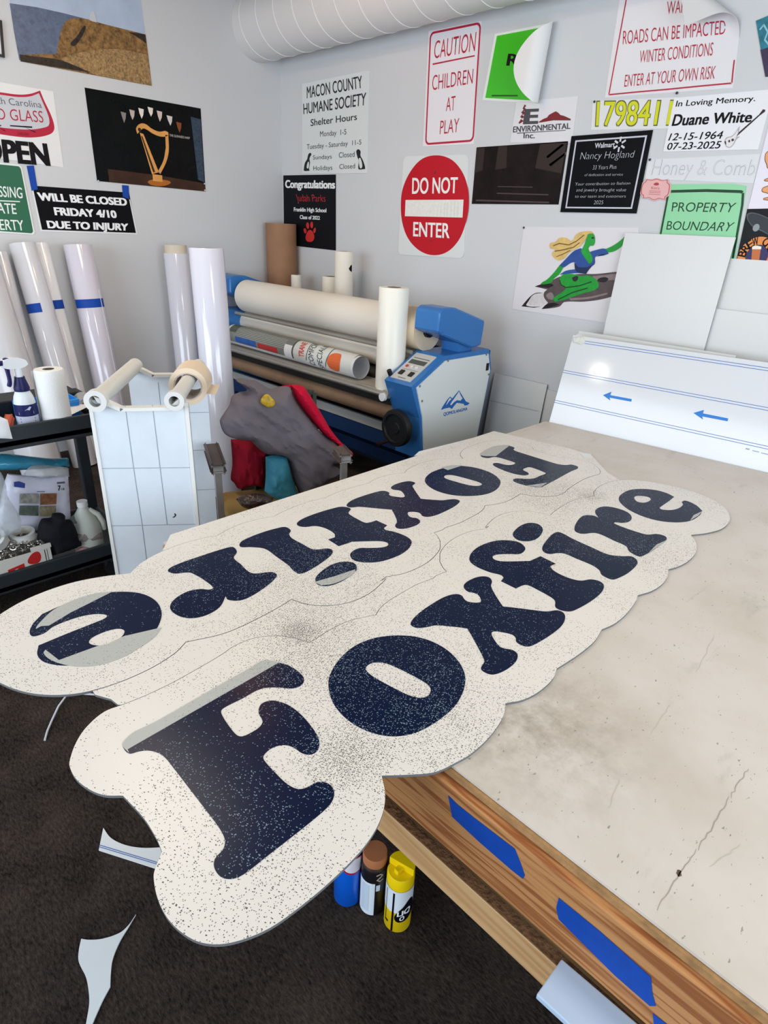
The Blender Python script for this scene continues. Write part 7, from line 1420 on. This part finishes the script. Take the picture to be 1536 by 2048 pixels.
for lab, c, ax, r, h in (('white roll of tape lying tilted on the chain, leftmost of two', (-2.74, .475, .335), (.5, -.35, .8), .05, .045), ('flat white roll of tape lying on the chain, right of another', (-2.75, .585, .318), (.12, -.05, 1), .05, .032)):
    t = thing('tape_roll', lab, 'tape roll', c, 'white tape rolls in the chain box')
    d = Vector(ax).normalized()
    link('tape_body', pipe(B(), Vector(c) - d * h / 2, Vector(c) + d * h / 2, r, r * .76, 40), M('#dcdcd8', .45), t, True)
    link('core', pipe(B(), Vector(c) - d * h * .48, Vector(c) + d * h * .48, r * .757, r * .70, 40), M('#cfc9bd', .6), t, True)
bag('clear_wrap', 'small heap of shiny clear wrap in front of the white jug', [(0.7656, 0.2493), (0.7656, 0.2493), (0.7995, 0.2768), (0.8449, 0.2794), (0.8882, 0.2611), (0.9012, 0.2169), (0.9012, 0.2169), (0.8625, 0.2188), (0.8137, 0.2243)], -2.70, mat('shiny_wrap', '#9c8f88', .06, spec=.9, alpha=.6, bump=.6, bscale=50), .02, .014, 12, .01, .03)
bag('mesh_bag', 'small greenish bag beside the black pouch on the lower shelf', [(0.7866, 0.3339), (0.7866, 0.3339), (0.8145, 0.3467), (0.8424, 0.334), (0.8481, 0.2977), (0.8321, 0.2679), (0.8043, 0.2594), (0.7927, 0.2805)], -2.74, mat('greenish_bag', '#6f7a70', .4, alpha=.85), .03, .01, 13, .01, .04)
tag(link('pink_wad', ball(B(), (-2.69, .80, .185), .028, 14, (1, 1.2, .9)), mat('pink_cloth', '#b58a8c', .8, bump=.5, bscale=80), None, True), 'small pinkish wad lying beside the black pouch', 'cloth')

# ---------------------------------------------------------------- office chair covered with clothes
def chair():
    f = Vector((.91157, -.4111, 0)); r = Vector((.4111, .91157, 0)); c = Vector((-2.30, 1.59, 0))
    t = thing('office_chair', 'tan-seated armchair covered with clothes, beside the table in front of the laminator', 'chair', c)
    P = lambda a, b_, z: c + f * a + r * b_ + Vector((0, 0, z))
    bm = B(); obox(bm, P(-.22, -.24, .27), f * .46, r * .48, Vector((0, 0, .075)), .03); link('seat', bm, mat('tan_fabric', '#8f733f', .85, bump=.2, bscale=150), t, True)
    bm = B(); obox(bm, P(-.26, -.06, .36), f * -.03 + Vector((0, 0, .44)), r * .31, f * .055, .024); link('backrest', bm, mat('dark_green_fabric', '#3c4540', .85, bump=.2, bscale=150), t, True)
    metal = M('#b6b5b0', .35, metal=.6)
    for s, nm in ((-1, 'left'), (1, 'right')):
        b0 = s * .28
        pad = link('armrest', obox(B(), P(.255, b0 - .024, .635), f * (-.26 if s < 0 else -.10), r * .048, Vector((0, 0, .032)), .01), mat('arm_pad_brown', '#5e504c', .6), t, True)
        link('arm_cap', obox(B(), P(.262, b0 - .022, .628), f * -.03, r * .044, Vector((0, 0, .03)), .008), M('#8f8c88', .45), pad, True)
        link('arm_post', obox(B(), P(.245, b0 - .014, .02), f * -.026, r * .028, Vector((0, 0, .615))), metal, t)
        link('leg', obox(B(), P(-.20, b0 - .014, .02), f * -.026, r * .028, Vector((0, 0, .615))), metal, t)
        for a in (.25, -.195): link('foot', cyl(B(), P(a - .013, b0, 0), P(a - .013, b0, .022), .02, 16), BLACK_PLASTIC, t)
    link('cross_bar', obox(B(), P(.0, -.28, .235), f * .03, r * .56, Vector((0, 0, .03))), metal, t)
    def front(off): return lambda u, v, w: Vector((-2.52, 1.69, 0)) + f * (off + w) + r * u + Vector((0, 0, v))
    return front
front = chair()
def fabric(name, cc, **k): return mat(name, cc, .9, spec=.2, bump=.25, bscale=300, **k)
shirt = tag(link('grey_shirt', cloth([(-0.2252, 0.7427), (-0.2157, 0.7647), (-0.1777, 0.8186), (-0.162, 0.8593), (-0.1263, 0.877), (-0.0938, 0.8838), (-0.1089, 0.9037), (-0.139, 0.9374), (-0.0701, 0.9305), (-0.054, 0.9289), (-0.0169, 0.9055), (0.0155, 0.8876), (0.0712, 0.8965), (0.1104, 0.8893), (0.1183, 0.8607), (0.1432, 0.808), (0.189, 0.7472), (0.242, 0.6782), (0.2905, 0.626), (0.3337, 0.5981), (0.3622, 0.5582), (0.3537, 0.4952), (0.3225, 0.485), (0.3608, 0.4427), (0.2793, 0.385), (0.2168, 0.3519), (0.1547, 0.3307), (0.1338, 0.3735), (0.1135, 0.4272), (0.1025, 0.4853), (0.0858, 0.5367), (0.0279, 0.563), (-0.018, 0.5697), (-0.0513, 0.5965), (-0.0782, 0.6284), (-0.0888, 0.6411), (-0.1439, 0.6509), (-0.1869, 0.6656), (-0.2125, 0.6905)],
    front(.14), .085, .026, 21, .009, .09, (.5, 1.5), -.75), fabric('grey_jersey', '#6d666b'), None, True), 'grey t-shirt with a gold emblem draped over the armchair', 'shirt')
g = mat('gold_print', '#c7a32e', .4, mottle=.5, mscale=60)
link('emblem', cloth([(-0.0501, 0.8552), (-0.0358, 0.8817), (-0.0169, 0.8889), (0.0012, 0.8718), (0.0167, 0.8492), (0.0053, 0.8306), (-0.0164, 0.8273), (-0.0348, 0.8381)], front(.245), .008, .003, 2, .006, .02), g, shirt, True)
tag(link('red_shirt', cloth([(0.0754, 0.8971), (0.0754, 0.8971), (0.1093, 0.8986), (0.172, 0.8905), (0.2006, 0.8579), (0.2384, 0.7979), (0.2712, 0.7428), (0.3141, 0.6674), (0.358, 0.6086), (0.3963, 0.5679), (0.4352, 0.5329), (0.4352, 0.5329), (0.4294, 0.5075), (0.4294, 0.5075), (0.3715, 0.5443), (0.3396, 0.5879), (0.296, 0.6254), (0.2472, 0.6778), (0.1939, 0.7471), (0.1535, 0.8022), (0.1255, 0.8525), (0.1175, 0.8842)],
    front(.125), .075, .008, 31, .011, .06), fabric('red_jersey', '#c40d33'), None, True), 'bright red cloth hanging along the right side of the grey t-shirt', 'shirt')
tag(link('maroon_cloth', cloth([(-0.172, 0.627), (-0.172, 0.627), (-0.0771, 0.6142), (-0.0383, 0.5745), (-0.0044, 0.5409), (-0.0044, 0.5409), (-0.0108, 0.4465), (-0.0171, 0.3564), (-0.0171, 0.3564), (-0.0586, 0.3704), (-0.1061, 0.372), (-0.1478, 0.3633), (-0.1693, 0.3976), (-0.1843, 0.4182), (-0.1721, 0.4988)], front(.065), .05, .022, 41, .011, .06, (2.4, .5)), fabric('maroon_cloth', '#8a0f24'), None, True), 'dark red cloth hanging below the left of the grey t-shirt', 'cloth')
tag(link('teal_bundle', cloth([(-0.0233, 0.559), (-0.0233, 0.559), (0.024, 0.5642), (0.0817, 0.5472), (0.0817, 0.5472), (0.0953, 0.4934), (0.109, 0.4291), (0.132, 0.3559), (0.1315, 0.3233), (0.1315, 0.3233), (0.0526, 0.3189), (-0.006, 0.3512), (-0.0344, 0.3798), (-0.0344, 0.3798), (-0.0257, 0.4608)], front(.165), .06, .028, 51, .011, .07), mat('teal_cloth', '#3d8ba2', .6, bump=.2, bscale=120), None, True), 'teal blue cloth bundle lying on the chair seat under the grey t-shirt', 'cloth')
tag(link('snack_bag', cloth([(-0.2001, 0.4419), (-0.2001, 0.4419), (-0.1487, 0.4598), (-0.1058, 0.4594), (-0.0629, 0.4477), (-0.0307, 0.4263), (-0.0307, 0.4263), (-0.0428, 0.3914), (-0.0985, 0.3736), (-0.1364, 0.3793), (-0.1364, 0.3793), (-0.1731, 0.4003)], front(.37), .035, .014, 61, .008, .05), mat('crinkled_foil', '#3a2420', .18, spec=.8, mottle=.9, mscale=40, bump=.5, bscale=80), None, True), 'crinkled dark brown snack bag lying on the chair seat', 'bag')
